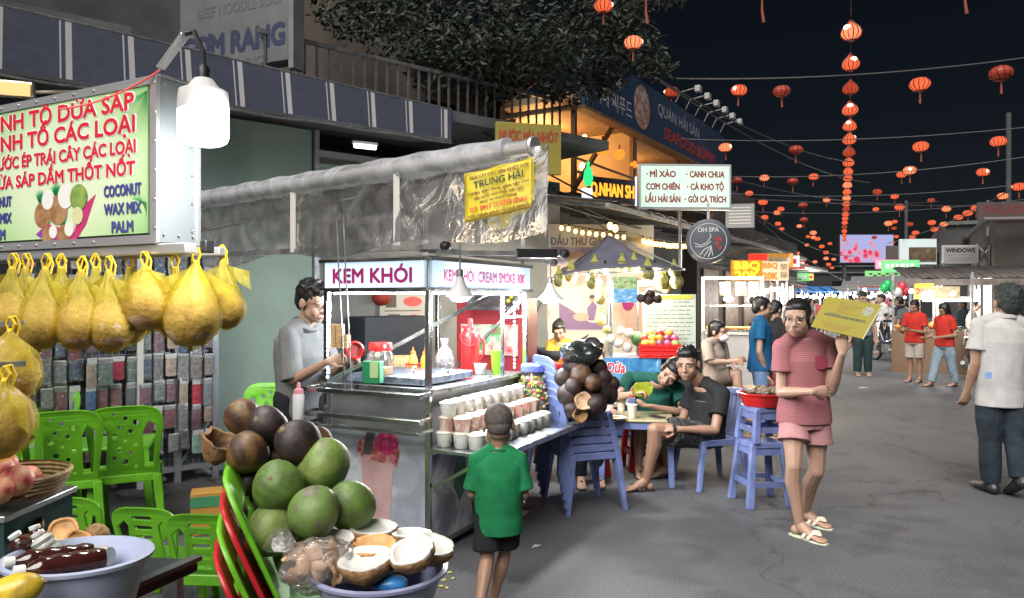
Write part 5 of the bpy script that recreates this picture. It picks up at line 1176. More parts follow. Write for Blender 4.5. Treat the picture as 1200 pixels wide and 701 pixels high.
# high perforated green chairs: backs towards the camera
chair('dots', 'tall green chair with a dotted back, rightmost of the row before the phone case rack', gp(148, 4.95), R(206), GREENP, GC, .43, .42, .42, .46)
chair('dots', 'tall green chair with a dotted back, second from the right before the phone cases', gp(78, 4.75), R(206), GREENP, GC, .43, .42, .42, .46)
chair('dots', 'tall green chair with a dotted back, near the left edge below the bagged coconuts', gp(10, 4.55), R(204), GREENP, GC, .43, .42, .42, .46)
chair('dots', 'tall green chair with a dotted back behind the others, partly hidden at left', gp(40, 5.5), R(10), GREENP, GC, .43, .42, .42, .46)
chair('dots', 'tall green chair behind the heap of coconuts, beside the man in grey', gp(307, 5.7), R(5), GREENP, GC, .43, .40, .42, .46)
tb = thing('green_table', 'low green plastic table behind the row of green chairs', 'table', gp(118, 5.45), R(20))
obj('tabletop', MB().box((0, 0, .50), (.70, .5, .03)), GREENP, tb, bevel=.01)
w = MB(); 
for x in (-.36, .36):
    for y in (-.23, .23): w = MB(); w.bar((x * .98, y * 1.1, 0), (x * .88, y, .49), .045); obj('leg', w, GREENP, tb)
# low ladder-backed green chairs facing the stall table
chair('ladder', 'low green ladder-back chair, left of three near the basin of bottles', gp(113, 3.95), R(172), GREENP, GC, .27, .32, .30, .30)
chair('ladder', 'low green ladder-back chair, middle of three near the basin of bottles', gp(196, 3.76), R(172), GREENP, GC, .27, .32, .30, .30)
chair('ladder', 'low green ladder-back chair, right of three beside the coconut heap', gp(258, 3.62), R(176), GREENP, GC, .27, .33, .30, .31)
chair('ladder', 'low green chair seat in front at the bottom edge beside the coconut heap', gp(232, 2.85), R(10), GREENP, GC, .275, .30, .28, .02)
# stack of chairs that holds the coconuts: backs lean left
HX = P(409, 0, 2.20); HX.z = 0
rs = R(107)
for k, (col, lb_) in enumerate(((REDP, 'red plastic chair at the bottom of the stack under the coconuts'), (GREENP, 'green plastic chair, second from the bottom under the coconuts'), (REDP, 'red plastic chair, third from the bottom under the coconuts'), (GREENP, 'green plastic chair on top of the stack, filled with coconuts'))):
    chair('solid', lb_, HX + Vector((-.006 * (3 - k), -.006 * (3 - k), .066 * k)), rs, col, 'stacked chairs under the coconuts', .505, .40, .38, .375)
# ------------------------------------------------------------------ coconuts
def coco_mat(name, c1, c2, c3, rough=.55): return ramp_mat(name, [(.30, tuple(v * .55 for v in c3)), (.41, c3), (.475, c1), (.58, tuple((a + b) / 2 for a, b in zip(c1, c2))), (.75, c2)], 11, rough, bump=(45, .25), dist=.9, detail=9)
CG = [coco_mat('coconut_green', (0.076, 0.144, 0.022), (0.122, 0.209, 0.040), (.07, .11, .025)), coco_mat('coconut_lime', (0.122, 0.187, 0.036), (0.180, 0.245, 0.065), (.12, .14, .05)), coco_mat('coconut_scarred', (0.086, 0.151, 0.029), (0.122, 0.194, 0.043), (.11, .09, .06))]
CB = [coco_mat('coconut_brown', (0.072, 0.032, 0.014), (0.144, 0.079, 0.032), (.035, .016, .012), .58), coco_mat('coconut_dark', (0.025, 0.013, 0.011), (0.054, 0.025, 0.018), (.014, .009, .009), .58), coco_mat('coconut_gold', (0.094, 0.047, 0.014), (0.216, 0.130, 0.036), (.05, .022, .012), .58)]
def coconut(px, py, Y, d, m, label, rot=None, elong=1.12, grp='coconuts heaped on the chair stack', stem=True, pos=None, r=None):
    r = r or d / 2 * Y / FPX; t = thing('coconut', label, 'coconut', pos or P(px, py, Y), 0, grp); t.rotation_euler = rot or (rnd.uniform(-1, 1), rnd.uniform(-1, 1), rnd.uniform(0, 6))
    w = MB(); w.ell((0, 0, 0), (r, r, r * elong), None, 28, 20); me = mesh_of(w, m); s0 = rnd.random() * 30
    for v in me.vertices:
        c = v.co; a = math.atan2(c.y, c.x); f = 1 + .06 * math.cos(3 * a + s0) * (1 - abs(c.z) / (r * elong)) + .09 * mnoise.noise((c.x * 9 + s0, c.y * 9, c.z * 9)) + .02 * mnoise.noise((c.x * 30 + s0, c.y * 30, c.z * 30)); tz = c.z / (r * elong)
        if tz < -.55: f *= 1 - .12 * (-tz - .55)
        v.co = c * f
    obj('husk', None, None, t, me=me)
    if stem and grp.startswith('coconuts heaped'):
        w = MB(); w.lathe([(0, r * elong * .90), (r * .17, r * elong * .94), (r * .13, r * elong * 1.0), (r * .05, r * elong * 1.03), (0, r * elong * 1.02)], 9, None, False, lambda i, z: 1 + .2 * ((i * 7) % 3 - 1)); obj('stem', w, mat('coconut_stem', (.15, .11, .05), .8, nz=(30, .4)), t)
    return t
co = [(285, 489, 2.30, 42, CB[2], 'brown and gold coconut on top of the heap, left', 1), (313, 499, 2.26, 46, CB[1], 'dark brown coconut on top of the heap, middle', 1), (349, 519, 2.18, 54, CB[1], 'large dark brown coconut above the green ones, right of the top', 1), (290, 531, 2.20, 48, CB[2], 'golden brown coconut below the top pair, by the husk', 1),
      (322, 540, 2.30, 40, CB[0], 'brown coconut wedged behind the dark ones in the heap', 1), (291, 566, 2.22, 30, CB[1], 'small dark coconut squeezed behind the upper green one', 0), (291, 600, 2.26, 46, CB[1], 'dark coconut low at the back of the heap, against the chair back', 0), (340, 562, 2.36, 46, CB[0], 'brown coconut deep in the middle of the heap', 0), (370, 520, 2.36, 40, CB[0], 'brown coconut behind the large dark one', 0),
      (327, 570, 2.06, 60, CG[0], 'green coconut at upper left of the green ones', 1), (379, 546, 2.18, 62, CG[1], 'yellow-green coconut at upper right, below the dark one', 0), (369, 601, 2.00, 58, CG[2], 'green coconut with a brown scar in the middle of the heap', 0), (412, 593, 2.10, 56, CG[0], 'green coconut at the right side of the heap', 1), (319, 621, 2.04, 60, CG[1], 'pale green coconut at lower left, resting by the chair arm', 0), (345, 648, 2.10, 50, CG[1], 'pale green coconut low behind the bagged coconut meat', 0), (385, 650, 2.16, 54, CG[0], 'green coconut at the bottom of the heap, behind the halves', 0), (300, 655, 2.16, 44, CG[0], 'green coconut at the bottom left of the heap on the seat', 0),
      (312, 676, 2.16, 50, CG[2], 'scarred green coconut resting on the chair seat at bottom left', 0), (272, 640, 2.3, 40, CB[1], 'dark coconut against the chair back, lowest of the dark ones', 0)]
for px, py, Y, d, m, lb_, st in co: coconut(px, py, Y, d, m, lb_, (rnd.uniform(-.9, -.2), rnd.uniform(-.6, .6), rnd.uniform(-1, 1)) if st == 0 else (R(60) * rnd.choice((1, .6)), rnd.uniform(-.7, .7), 0), 1.08, stem=bool(st))
t = thing('husk_piece', 'broken torn brown husk piece at the left of the coconut heap', 'husk', P(256, 522, 2.28)); t.rotation_euler = (.3, .5, .2)
w = MB(); w.lathe([(0, -.05), (.03, -.045), (.052, -.01), (.055, .02), (.045, .02), (.025, -.03), (0, -.035)], 18, None, False, lambda i, z: 1 + .14 * math.sin(i * 1.9 + z * 60)); me = mesh_of(w, coco_mat('husk_torn', (.15, .08, .03), (.32, .2, .09), (.06, .03, .015), .7)); noisy(me, .25, 20); obj('husk', None, None, t, me=me)
# basin of opened coconuts
LAV = mat('lavender_plastic', (.27, .285, .43), .35, nz=(5, .08))
def basin(label, c, r, h, m, name='basin', group=None, rx=1.0):
    t = thing(name, label, 'basin', c); w = MB(); w.lathe([(0, 0), (r * .74, 0), (r * .78, .01), (r * .95, h - .012), (r * 1.03, h - .008), (r * 1.04, h), (r * .965, h + .002), (r * .93, h - .01), (r * .75, .014), (0, .012)], 40, Matrix.Diagonal((rx, 1, 1, 1)), False); obj('bowl', w, m, t); return t
bz = .738; bc = Vector((-.345, 1.95, bz))
basin('lavender plastic basin heaped with white coconut halves', bc, .172, .115, LAV)
stool('green plastic stool under the basin of coconut halves', Vector((bc.x, bc.y, 0)), .3, .736, .28, .36, GREENP, None)
FLESH = mat('coconut_flesh', (.56, .55, .51), .45, nz=(18, .06), bump=(50, .25)); SHELL = mat('coconut_shell', (.26, .15, .06), .8, nz=(35, .4), bump=(90, .6)); CUT = mat('cut_rim', (.20, .12, .06), .7)
def half(px, py, Y, d, rot, label, fill=FLESH):
    r = d / 2 * Y / FPX; t = thing('coconut_half', label, 'coconut', P(px, py, Y), 0, 'coconut halves in the lavender basin'); t.rotation_euler = rot
    sd_ = rnd.random() * 9; wob = lambda i, z: 1 + .035 * math.sin(i * .9 + sd_) + .018 * math.sin(i * 2.7 + sd_)
    w = MB(); w.lathe([(0, -r * .92), (r * .4, -r * .85), (r * .75, -r * .6), (r * .96, -r * .22), (r, 0), (r * .965, .004)], 32, None, False, wob); me = mesh_of(w, SHELL); noisy(me, .05, 50, sd_); obj('shell', None, None, t, me=me)
    w = MB(); w.lathe([(r * .97, .0), (r * .955, .006), (r * .80, .005), (r * .70, -.002), (r * .50, -r * .12), (r * .2, -r * .17), (0, -r * .18)], 32, None, False, wob); me = mesh_of(w, fill); noisy(me, .035, 22, sd_); obj('flesh', None, None, t, me=me)
CORE = mat('coconut_core', (.55, .30, .11), .6, nz=(14, .35), bump=(30, .4))
half(428, 656, 1.86, 64, (R(9), R(-4), 0), 'white coconut half at the front of the basin, tilted to the camera')
half(482, 646, 1.86, 55, (R(22), R(-10), R(-10)), 'white coconut half at the front right of the basin, showing its shell')
half(388, 633, 1.97, 58, (R(4), 0, 0), 'white coconut half at the left rear of the basin above the plastic bag')
half(437, 619, 2.08, 58, (R(3), 0, 1), 'white coconut half at the back of the basin, middle')
half(482, 626, 2.06, 48, (R(2), R(3), 2), 'small white coconut half at the back right of the basin')
half(507, 639, 1.96, 52, (R(10), R(14), 0), 'white coconut half leaning over the right rim of the basin')
half(437, 640, 1.95, 56, (R(6), R(-5), .5), 'brown coconut half with tan flesh in the centre of the basin', CORE)
for i, (px, py, Y) in enumerate(((410, 668, 2.0), (462, 668, 2.02), (440, 660, 2.05))):
    half(px, py, Y, 54, (R(160), R(10), i), 'coconut half lying face down under the others, ' + ['left', 'right', 'middle'][i] + ' one')
t = thing('plastic_bag', 'clear plastic bag of tan coconut pieces at the left of the basin', 'bag', P(371, 657, 1.90)); TANP = mat('tan_pieces', (.60, .37, .21), .55, nz=(12, .3))
w = MB()
for i in range(46): w.ell((rnd.uniform(-.06, .065), rnd.uniform(-.05, .045), rnd.uniform(-.045, .032)), (rnd.uniform(.016, .030), rnd.uniform(.010, .02), .007), Euler((rnd.random() * 3, rnd.random() * 3, 0)).to_matrix().to_4x4(), 10, 7)
obj('pieces', w, TANP, t)
w = MB(); w.ell((.005, 0, -.008), (.094, .076, .066), None, 34, 22); w.lathe([(.012, .0), (.02, .02), (.04, .05)], 14, Matrix.Translation((-.05, -.02, .04)) @ Matrix.Rotation(R(-60), 4, 'Y'), False); me = mesh_of(w, film('bag_clear2', (.9, .88, .86), .13, .12, (22, 1), .8)); noisy(me, .24, 26); obj('bag', None, None, t, me=me)
tag(obj('blue_pouch', MB().ell((0, 0, 0), (.05, .03, .02)), mat('blue_film', (.05, .25, .6), .3), None, P(456, 683, 1.88)), 'small blue plastic wrapper tucked between the coconut halves', 'wrapper')

# ------------------------------------------------------------------ stall table at the bottom left
TZ = .835
ta = thing('stall_table', 'dark topped stall table at the bottom left holding the basin of bottles', 'table', (0, 0, 0))
e0, e1 = G(232, 655, TZ), G(100, 712, TZ); tp = [e0, e1, G(-330, 705, TZ), G(-120, 640, TZ)]
w = MB(); w.loft([[p - Vector((0, 0, .035)) for p in tp], tp]); obj('tabletop', w, mat('dark_top', (.03, .04, .04), .3, nz=(4, .3)), ta, bevel=.004)
w = MB(); up_ = Vector((0, 0, .004)); w.bar(e0 + up_, e1 + up_, .03, .012); obj('edge_trim', w, mat('trim_dark', (.10, .11, .10), .35, .3), ta)
w = MB()
for p in tp:
    c = sum(tp, Vector()) / 4; q = p.lerp(c, .12); w.bar((q.x, q.y, 0), (q.x, q.y, TZ - .036), .04)
obj('leg', w, DSTEEL, ta)
bb = P(92, 350, 1.74); bb.z = TZ + .001
PALEB = mat('pale_blue_plastic', (.36, .40, .54), .35, nz=(5, .06))
basin('pale blue oval basin of bottled drinks at the bottom left', bb, .136, .122, PALEB, rx=1.16)
def bottle(a, b, r, liquid, label):
    """a = base, b = cap end"""
    a = Vector(a); b = Vector(b); d = b - a; L = d.length; t = thing('drink_bottle', label, 'bottle', a, 0, 'bottles in the pale blue basin'); t.rotation_euler = d.to_track_quat('Z', 'Y').to_euler()
    wob = lambda i, z: 1 + .05 * math.sin(z * 260) * (1 if z < L * .7 else 0)
    w = MB(); w.lathe([(0, 0), (r * .9, 0)] + [(r * (1 + .06 * math.sin(k * 1.9)), L * .72 * (k + 1) / 12) for k in range(12)] + [(r * .8, L * .78), (r * .42, L * .87), (r * .4, L * .90), (0, L * .90)], 20, None, False); obj('body', w, liquid, t)
    w = MB(); w.lathe([(0, L * .885), (r * .55, L * .885), (r * .57, L * .90), (r * .57, L), (0, L * 1.005)], 24, None, False, lambda i, z: 1 + .03 * (i % 2)); obj('cap', w, mat('cap_white', (.72, .72, .70), .4), t)
DKL = mat('dark_syrup', (.045, .012, .010), .12, nz=(7, .5), coat=.6, bump=(60, .15)); CLL = mat('cloudy_juice', (.46, .47, .42), .15, nz=(7, .1), coat=.6)
bottle(P(122, 655, 1.72), P(16, 672, 1.60), .026, DKL, 'dark brown bottle lying across the front of the basin with a white cap')
bottle(P(108, 648, 1.78), P(4, 661, 1.66), .024, DKL, 'dark brown bottle lying behind the front one, cap at the left rim')
bottle(P(38, 655, 1.80), P(16, 626, 1.78), .024, DKL, 'dark brown bottle leaning up at the left side of the basin')
bottle(P(64, 654, 1.79), P(43, 624, 1.78), .025, CLL, 'cloudy white bottle standing tilted in the middle of the basin')
bottle(P(128, 652, 1.80), P(56, 650, 1.84), .024, CLL, 'cloudy white bottle lying at the back of the basin')
bottle(P(50, 652, 1.90), P(40, 616, 1.90), .022, DKL, 'dark brown bottle at the very back of the basin, mostly hidden')
# husks, mango, peaches
for i, (px, py, Y, d, ro) in enumerate(((74, 622, 1.95, 34, (R(40), R(20), 0)), (92, 634, 1.92, 32, (R(25), R(30), .4)), (112, 628, 2.0, 30, (R(150), 0, 0)), (35, 616, 2.05, 30, (R(20), 0, 0)))):
    half(px, py, Y, d, ro, 'empty tan husk half behind the basin of bottles, %s from the left' % ['second', 'third', 'last', 'first'][i], CORE)
hb = thing('husk_tray', 'dark low tray behind the basin holding empty coconut husks', 'tray', (0, 0, 0)); cc = P(75, 350, 2.0); cc.z = TZ
obj('tray', MB().box(cc + Vector((0, 0, .015)), (.34, .2, .028)), DARK, hb, bevel=.006)
t = thing('mango', 'ripe yellow mango at the bottom left corner of the stall table', 'mango', P(14, 694, 1.55)); t.rotation_euler = (0, R(75), .2)
me = mesh_of(MB().ell((0, 0, 0), (.036, .034, .062), None, 24, 18), coco_mat('mango_skin', (.62, .42, .03), (.68, .52, .06), (.45, .32, .04), .35)); noisy(me, .06, 14); obj('fruit', None, None, t, me=me)
obj('stem', MB().tube([(0, 0, .058), (0, .004, .07)], .004, 6), WOOD, t)
PEA = coco_mat('peach_skin', (.55, .20, .13), (.62, .42, .20), (.45, .07, .07), .5)
bk = thing('fruit_basket', 'woven basket tray of peaches at the left edge', 'basket', P(8, 350, 2.05)); bk.location.z = 1.02
w = MB()
for k in range(5): w.lathe([(.13 + k * .005, .005 + k * .011), (.138 + k * .005, .010 + k * .011), (.13 + k * .005, .016 + k * .011)], 40, None, False, lambda i, z, k=k: 1 + .012 * ((i + k) % 2))
w.lathe([(0, 0), (.13, 0), (.13, .012), (0, .012)], 30, None, False); obj('weave', w, mat('wicker', (.26, .17, .08), .7, nz=(40, .4)), bk)
for i, (px, py, Y, d) in enumerate(((20, 563, 1.95, 36), (-4, 552, 2.0, 38), (-2, 574, 1.9, 34), (2, 545, 2.1, 34), (34, 560, 2.12, 28))):
    t = thing('peach', 'blushing peach in the basket at the left edge, ' + ['largest in front', 'behind the front pair', 'lowest at the frame edge', 'topmost', 'small one at right rear'][i], 'peach', P(px, py, Y), 0, 'peaches in the basket')
    me = mesh_of(MB().ell((0, 0, 0), d / 2 * Y / FPX, None, 20, 14), PEA); obj('fruit', None, None, t, me=me)
gs = thing('glass_counter', 'dark glass counter box under the peach basket with a metal edge', 'counter', P(-20, 350, 2.08)); gs.location.z = TZ
obj('box', MB().box((-.02, 0, .07), (.36, .3, .14)), mat('counter_glass', (.02, .05, .045), .08), gs)
w = MB(); w.box((-.02, 0, .15), (.38, .32, .018)); obj('top_trim', w, mat('trim_metal', (.4, .42, .42), .3, .8), gs, bevel=.003)

# ------------------------------------------------------------------ phone case rack on the facade
rk = thing('display_rack', 'tall grey wire display rack hung with phone cases behind the green chairs', 'rack', F(0, .22), FA)
w = MB()
for x, m in ((-.05, 0), (1.09, 0), (1.40, 0)): w.box((x, 0, 1.0), (.05, .05, 2.0))
for z in (.12, 2.0): w.box((.68, 0, z), (1.45, .04, .04))
w.bar((1.09, .02, .12), (1.40, .02, .55), .03); w.bar((1.40, .0, .12), (1.09, .0, .5), .03)
obj('post', w, mat('rack_grey', (.20, .21, .22), .45, .4), rk)
w = MB(); w.box((.79, -.05, 1.0), (.045, .03, 2.0)); obj('front_post', w, mat('rack_white', (.5, .5, .47), .5), rk)
w = MB()
for i in range(30): w.box((-.02 + i * .048, .03, 1.05), (.004, .004, 1.85))
for i in range(30): w.box((.68, .034, .14 + i * .064), (1.42, .004, .004))
obj('wire_panel', w, DSTEEL, rk)
obj('back_board', MB().box((.68, .07, 1.05), (1.42, .02, 1.9)), DGREY, rk)
for k in range(4):
    w = MB(); w.box((.2 + .36 * k, -.10, .10), (.03, .3, .02)); obj('foot', w, DSTEEL, rk)
PKC = [('clear', (.34, .36, .38)), ('pink', (.42, .16, .22)), ('grey', (.16, .17, .18)), ('black', (.02, .02, .024)), ('white', (.5, .5, .5)), ('blue', (.10, .17, .30)), ('red', (.38, .05, .08)), ('beige', (.36, .29, .24)), ('mint', (.22, .34, .30))]
cm = []
for nm, c in PKC:
    w = MB(); w.add(*(lambda o: ([(x, -.006, z) for x, z in o] + [(x, .006, z) for x, z in o], [tuple(reversed(range(24)))[::-1]] + [(i, 24 + i, 24 + (i + 1) % 24, (i + 1) % 24) for i in range(24)]))(rrect(-.036, -.155, .036, -.005, .012, 5)))
    cm.append(mesh_of(w, ramp_mat('case_' + nm, [(.3, tuple(v * .6 for v in c)), (.55, c), (.7, tuple(min(1, v * 1.35) for v in c))], 22, .25)))
w = MB(); w.box((0, -.008, .012), (.078, .002, .04)); w.tube([(0, .02, .02), (0, -.03, .026)], .003, 5); cardm = mesh_of(w, mat('card_white', (.48, .48, .48), .5))
w = MB(); w.box((0, -.004, -.075), (.084, .016, .19)); packm = mesh_of(w, film('blister', (.8, .82, .85), .12, .08, (18, .8), .8), False)
for r_ in range(8):
    for c_ in range(14):
        ci = rnd.choice((0, 0, 1, 1, 2, 3, 4, 4, 5, 6, 7, 7, 8)); x = .03 + c_ * .1 + rnd.uniform(-.012, .012); z = 1.92 - r_ * .215 + rnd.uniform(-.01, .01)
        t = thing('phone_case', '%s phone case, rack row %s from top, %s from left' % (PKC[ci][0], ORD[r_], ORD[c_]), 'phone case', rk.location + Matrix.Rotation(FA, 3, 'Z') @ Vector((x, -.02 - rnd.uniform(0, .05), z)), FA + rnd.uniform(-.5, .5), 'phone cases on the rack'); t.scale = (rnd.uniform(.85, 1.3), rnd.uniform(.8, 1.8), rnd.uniform(.75, 1.25))
        obj('case', None, None, t, me=cm[ci]); obj('hang_card', None, None, t, me=cardm)
        if rnd.random() < .7: obj('blister_pack', None, None, t, me=packm)
# carton behind the heap
t = thing('carton', 'small orange and green carton on the ground behind the coconut heap', 'carton', gp(243, 5.0), R(20)); obj('box', MB().box((0, 0, .14), (.2, .16, .28)), mat('carton_orange', (.42, .22, .04), .6), t, bevel=.006); obj('green_band', MB().box((0, -.001, .22), (.204, .164, .07)), mat('carton_green2', (.05, .22, .1), .6), t)
# ------------------------------------------------------------------ people in the picture
def pose(loc, rotz=0, **k):
    M = (Matrix.Translation(Vector(loc)) @ Matrix.Rotation(rotz, 4, 'Z')).inverted()
    return {n: M @ (P(*v) if not isinstance(v, Vector) else v) for n, v in k.items()}
def gz(px, Y, z): p = P(px, 350, Y); p.z = z; return p
def stripes(name, c1, c2, freq=62):
    m = bpy.data.materials.new(name); m.use_nodes = True; t = m.node_tree; b = t.nodes['Principled BSDF']; N = t.nodes.new
    tc = N('ShaderNodeTexCoord'); wv = N('ShaderNodeTexWave'); wv.bands_direction = 'Z'; wv.inputs['Scale'].default_value = freq / 6.283; wv.inputs['Distortion'].default_value = .6; wv.inputs['Detail Scale'].default_value = .6
    t.links.new(tc.outputs['Object'], wv.inputs[0]); r = N('ShaderNodeValToRGB'); e = r.color_ramp.elements; e[0].position = .62; e[0].color = (*c1, 1); e[1].position = .82; e[1].color = (*c2, 1)
    t.links.new(wv.outputs[0], r.inputs[0]); t.links.new(r.outputs[0], b.inputs['Base Color']); b.inputs['Roughness'].default_value = .85; b.inputs['Specular IOR Level'].default_value = .2
    return m
# the woman with the menu board
L = gp(942, 4.92)
hero = person('woman in a pink striped T-shirt and pink shorts holding up a yellow menu', 1.58, L, 0,
    pose(L, pel=(942, 482, 4.97), chest=(943, 405, 4.96), head=(934, 373.5, 4.88), sha=(917, 407, 4.95), shb=(970, 405, 4.96), ela=(915, 460, 4.92), wra=(953, 459, 4.70), elb=(974, 458, 4.86), wrb=(987, 414, 4.70),
         hia=(930, 488, 4.96), hib=(956, 487, 4.97), kna=(930, 546, 4.86), ana=gz(937, 4.90, .072), knb=(957, 552, 4.96), anb=gz(943, 5.20, .072)),
    head=(R(-30), R(2), R(-2)), vox=.0045, shirt=dict(m=stripes('pink_striped_knit', (.27, .095, .105), (.34, .15, .16), 150), sleeve=.55, sw=1.05, loose=.006), bottom=dict(m=cloth('pink_cotton', (.38, .195, .20)), len=.50, w=1.15, name='shorts'),
    hair='tied', female=True, glasses=True, foot='sandal', headk=1.04, hands=dict(a=dict(d=(1, .1, .02), n=(0, 1, 0), curl=.35, thumb=-1), b=dict(d=(-.05, .0, 1), n=(.5, .8, .1), curl=.55, thumb=-1)), feet=dict(a=(.55, -.85, 0), b=(.6, -.8, 0)), girth=.96)
pk = MB(); c = P(962, 425, 4.845) - L
pk.loft([[c + Vector((x, -.004, z)) for x, z in ((-.036, .04), (-.036, -.03), (-.02, -.043), (.02, -.043), (.036, -.03), (.036, .04))], [c + Vector((x, .03, z)) for x, z in ((-.036, .04), (-.036, -.03), (-.02, -.043), (.02, -.043), (.036, -.03), (.036, .04))]])
obj('shirt_pocket', pk, cloth('pocket_red', (.25, .045, .065)), hero)
mb_ = thing('menu_board', 'yellow laminated menu board held up on edge by the woman in pink', 'menu', (0, 0, 0))
TL, BR_, BL_ = P(969, 347, 4.84), P(1011, 397.5, 4.60), P(950, 383, 4.74)
n0 = (BR_ - BL_).cross(TL - BL_).normalized(); dr = P(1034, 358, 1) - Vector((0, 0, CAMZ)); TR = Vector((0, 0, CAMZ)) + dr * ((BL_ - Vector((0, 0, CAMZ))).dot(n0) / dr.dot(n0))
w = MB()
pl = [BL_, BR_, TR, TL]; nn = (BR_ - BL_).cross(TL - BL_).normalized()
w.loft([[p - nn * .003 for p in pl], [p + nn * .003 for p in pl]]); obj('board', w, mat('menu_yellow', (.235, .20, .004), .6, nz=(3, .06)), mb_)
def onb(u, v, d=.0038): return BL_.lerp(BR_, u).lerp(TL.lerp(TR, u), v) + nn * d
def dashes(m, rows, name='printed_lines', seed=1):
    w = MB(); rr = random.Random(seed)
    for v, u0, u1, h, gap in rows:
        u = u0
        while u < u1:
            L_ = rr.uniform(.012, .035)
            w.add([onb(u, v), onb(min(u + L_, u1), v), onb(min(u + L_, u1), v + h), onb(u, v + h)], [(0, 1, 2, 3)]); u += L_ + gap
    return obj(name, w, m, mb_)
dashes(INKK, [(.42, .12, .88, .07, .012), (.50, .2, .4, .02, .01)])
dashes(INKBR, [(.85 - .055 * k, .30, .30 + .12 + .1 * ((k * 3) % 4), .016, .008) for k in range(6)] + [(.22 - .05 * k, .15 + .03 * k, .78 - .05 * k, .016, .01) for k in range(4)], seed=4)
w = MB(); w.add([onb(.83 + .10 * math.cos(a), .76 + .14 * math.sin(a), .0036) for a in [R(q) for q in range(0, 360, 20)]], [tuple(range(18))]); obj('food_picture', w, ramp_mat('food_print', [(.35, (.05, .06, .03)), (.5, (.3, .28, .22)), (.65, (.12, .2, .06))], 60, .4), mb_)
w = MB(); a_, b_ = onb(.985, 0, .003), onb(.995, 1, .003)
w.bar(onb(1, 0, 0), onb(1, 1, 0), .006, .008); obj('edge', w, mat('pale_edge', (.6, .6, .5), .5), mb_)

# the boy at the cart
L = gp(584, 3.66)
boy = person('small boy in a green T-shirt and black shorts seen from behind at the cart', 1.06, L, math.pi,
    dict(pel=(.0, 0, .50), chest=(0, .0, .745), head=(0.0, -.03, .930), sha=(-.103, 0, .765), shb=(.103, 0, .765), ela=(-.128, .0, .60), elb=(.128, .0, .60), wra=(-.10, -.12, .53), wrb=(.10, -.12, .53), hia=(-.05, 0, .51), hib=(.05, 0, .51), kna=(-.03, -.07, .30), ana=(.03, -.05, .05), knb=(.055, .03, .29), anb=(.09, .19, .085)),
    head=(R(4), R(8), R(2)), vox=.0045, skin=SKIN2, shirt=dict(m=cloth('green_jersey', (.010, .15, .055), .18), sleeve=.86, sw=1.2, loose=.014, hem=.04), bottom=dict(m=cloth('black_jersey', (.014, .015, .017)), len=.80, w=1.12, name='shorts'), hair='buzz', headk=1.36, foot='flip', girth=1.0)

# the man walking away on the right
L = gp(1172, 5.95)
man = person('man in a pale grey polo shirt and dark trousers walking away at right', 1.70, L, math.pi,
    pose(L, math.pi, pel=(1172, 458, 5.95), chest=(1174, 385, 5.95), head=(1180, 356, 6.0), shb=(1148, 381, 5.97), sha=(1202, 383, 5.95), elb=(1143, 426, 5.95), wrb=(1133, 459, 6.02), ela=(1212, 428, 5.9), wra=(1214, 465, 5.85),
         hib=(1160, 463, 5.95), hia=(1184, 463, 5.95), knb=(1160, 515, 5.98), anb=gz(1161, 6.0, .08), kna=(1190, 512, 5.9), ana=gz(1195, 5.82, .15)),
    head=(R(-8), R(5), 0), vox=.006, skin=SKIN2, shirt=dict(m=cloth('pale_polo', (.42, .41, .40), .08), sleeve=.66, sw=1.15, loose=.016, hem=.045, collar=True), bottom=dict(m=cloth('dark_denim', (.022, .032, .042), .3), len=2, w=1.15), hair='short', hairmat=mat('dark_cap_hair', (.014, .022, .019), .7, nz=(30, .3)), foot='shoe', girth=.96, headk=1.10, feet=dict(a=(0, -.85, -.45), b=(0, -1, 0)))
w = MB(); c = P(1158, 440, 5.78) - L; Mz = Matrix.Rotation(math.pi, 4, 'Z'); w.box(Mz @ c, (.035, .03, .05)); obj('pocket_paper', w, mat('blue_paper', (.22, .34, .62), .5), man)

# the vendor behind the cart
VL = gp(352, 5.2); vr = R(40)
person('young vendor in a grey button shirt and glasses working behind the cart', 1.69, VL, vr,
    pose(VL, vr, pel=(352, 492, 5.22), chest=(352, 396, 5.20), head=(367, 354, 5.12), sha=(338, 392, 5.06), shb=(375, 390, 5.34), ela=(343, 446, 4.98), wra=(385, 424, 4.80), elb=(392, 436, 5.25), wrb=(408, 420, 4.98)),
    head=(R(22), R(20), 0), vox=.0055, skin=SKIN, shirt=dict(m=cloth('grey_shirt', (.135, .14, .138), .12), sleeve=1.0, sw=1.1, loose=.012, collar=True, hem=.0), bottom=dict(m=cloth('black_trousers', (.014, .015, .018)), len=2), hair='short', glasses=True, foot='shoe', headk=1.06,
    hands=dict(a=dict(d=(.8, -.5, .2), n=(.3, -.5, .2), curl=.7), b=dict(d=(.4, -.9, .1), n=(-.5, -.2, 0), curl=.7)))

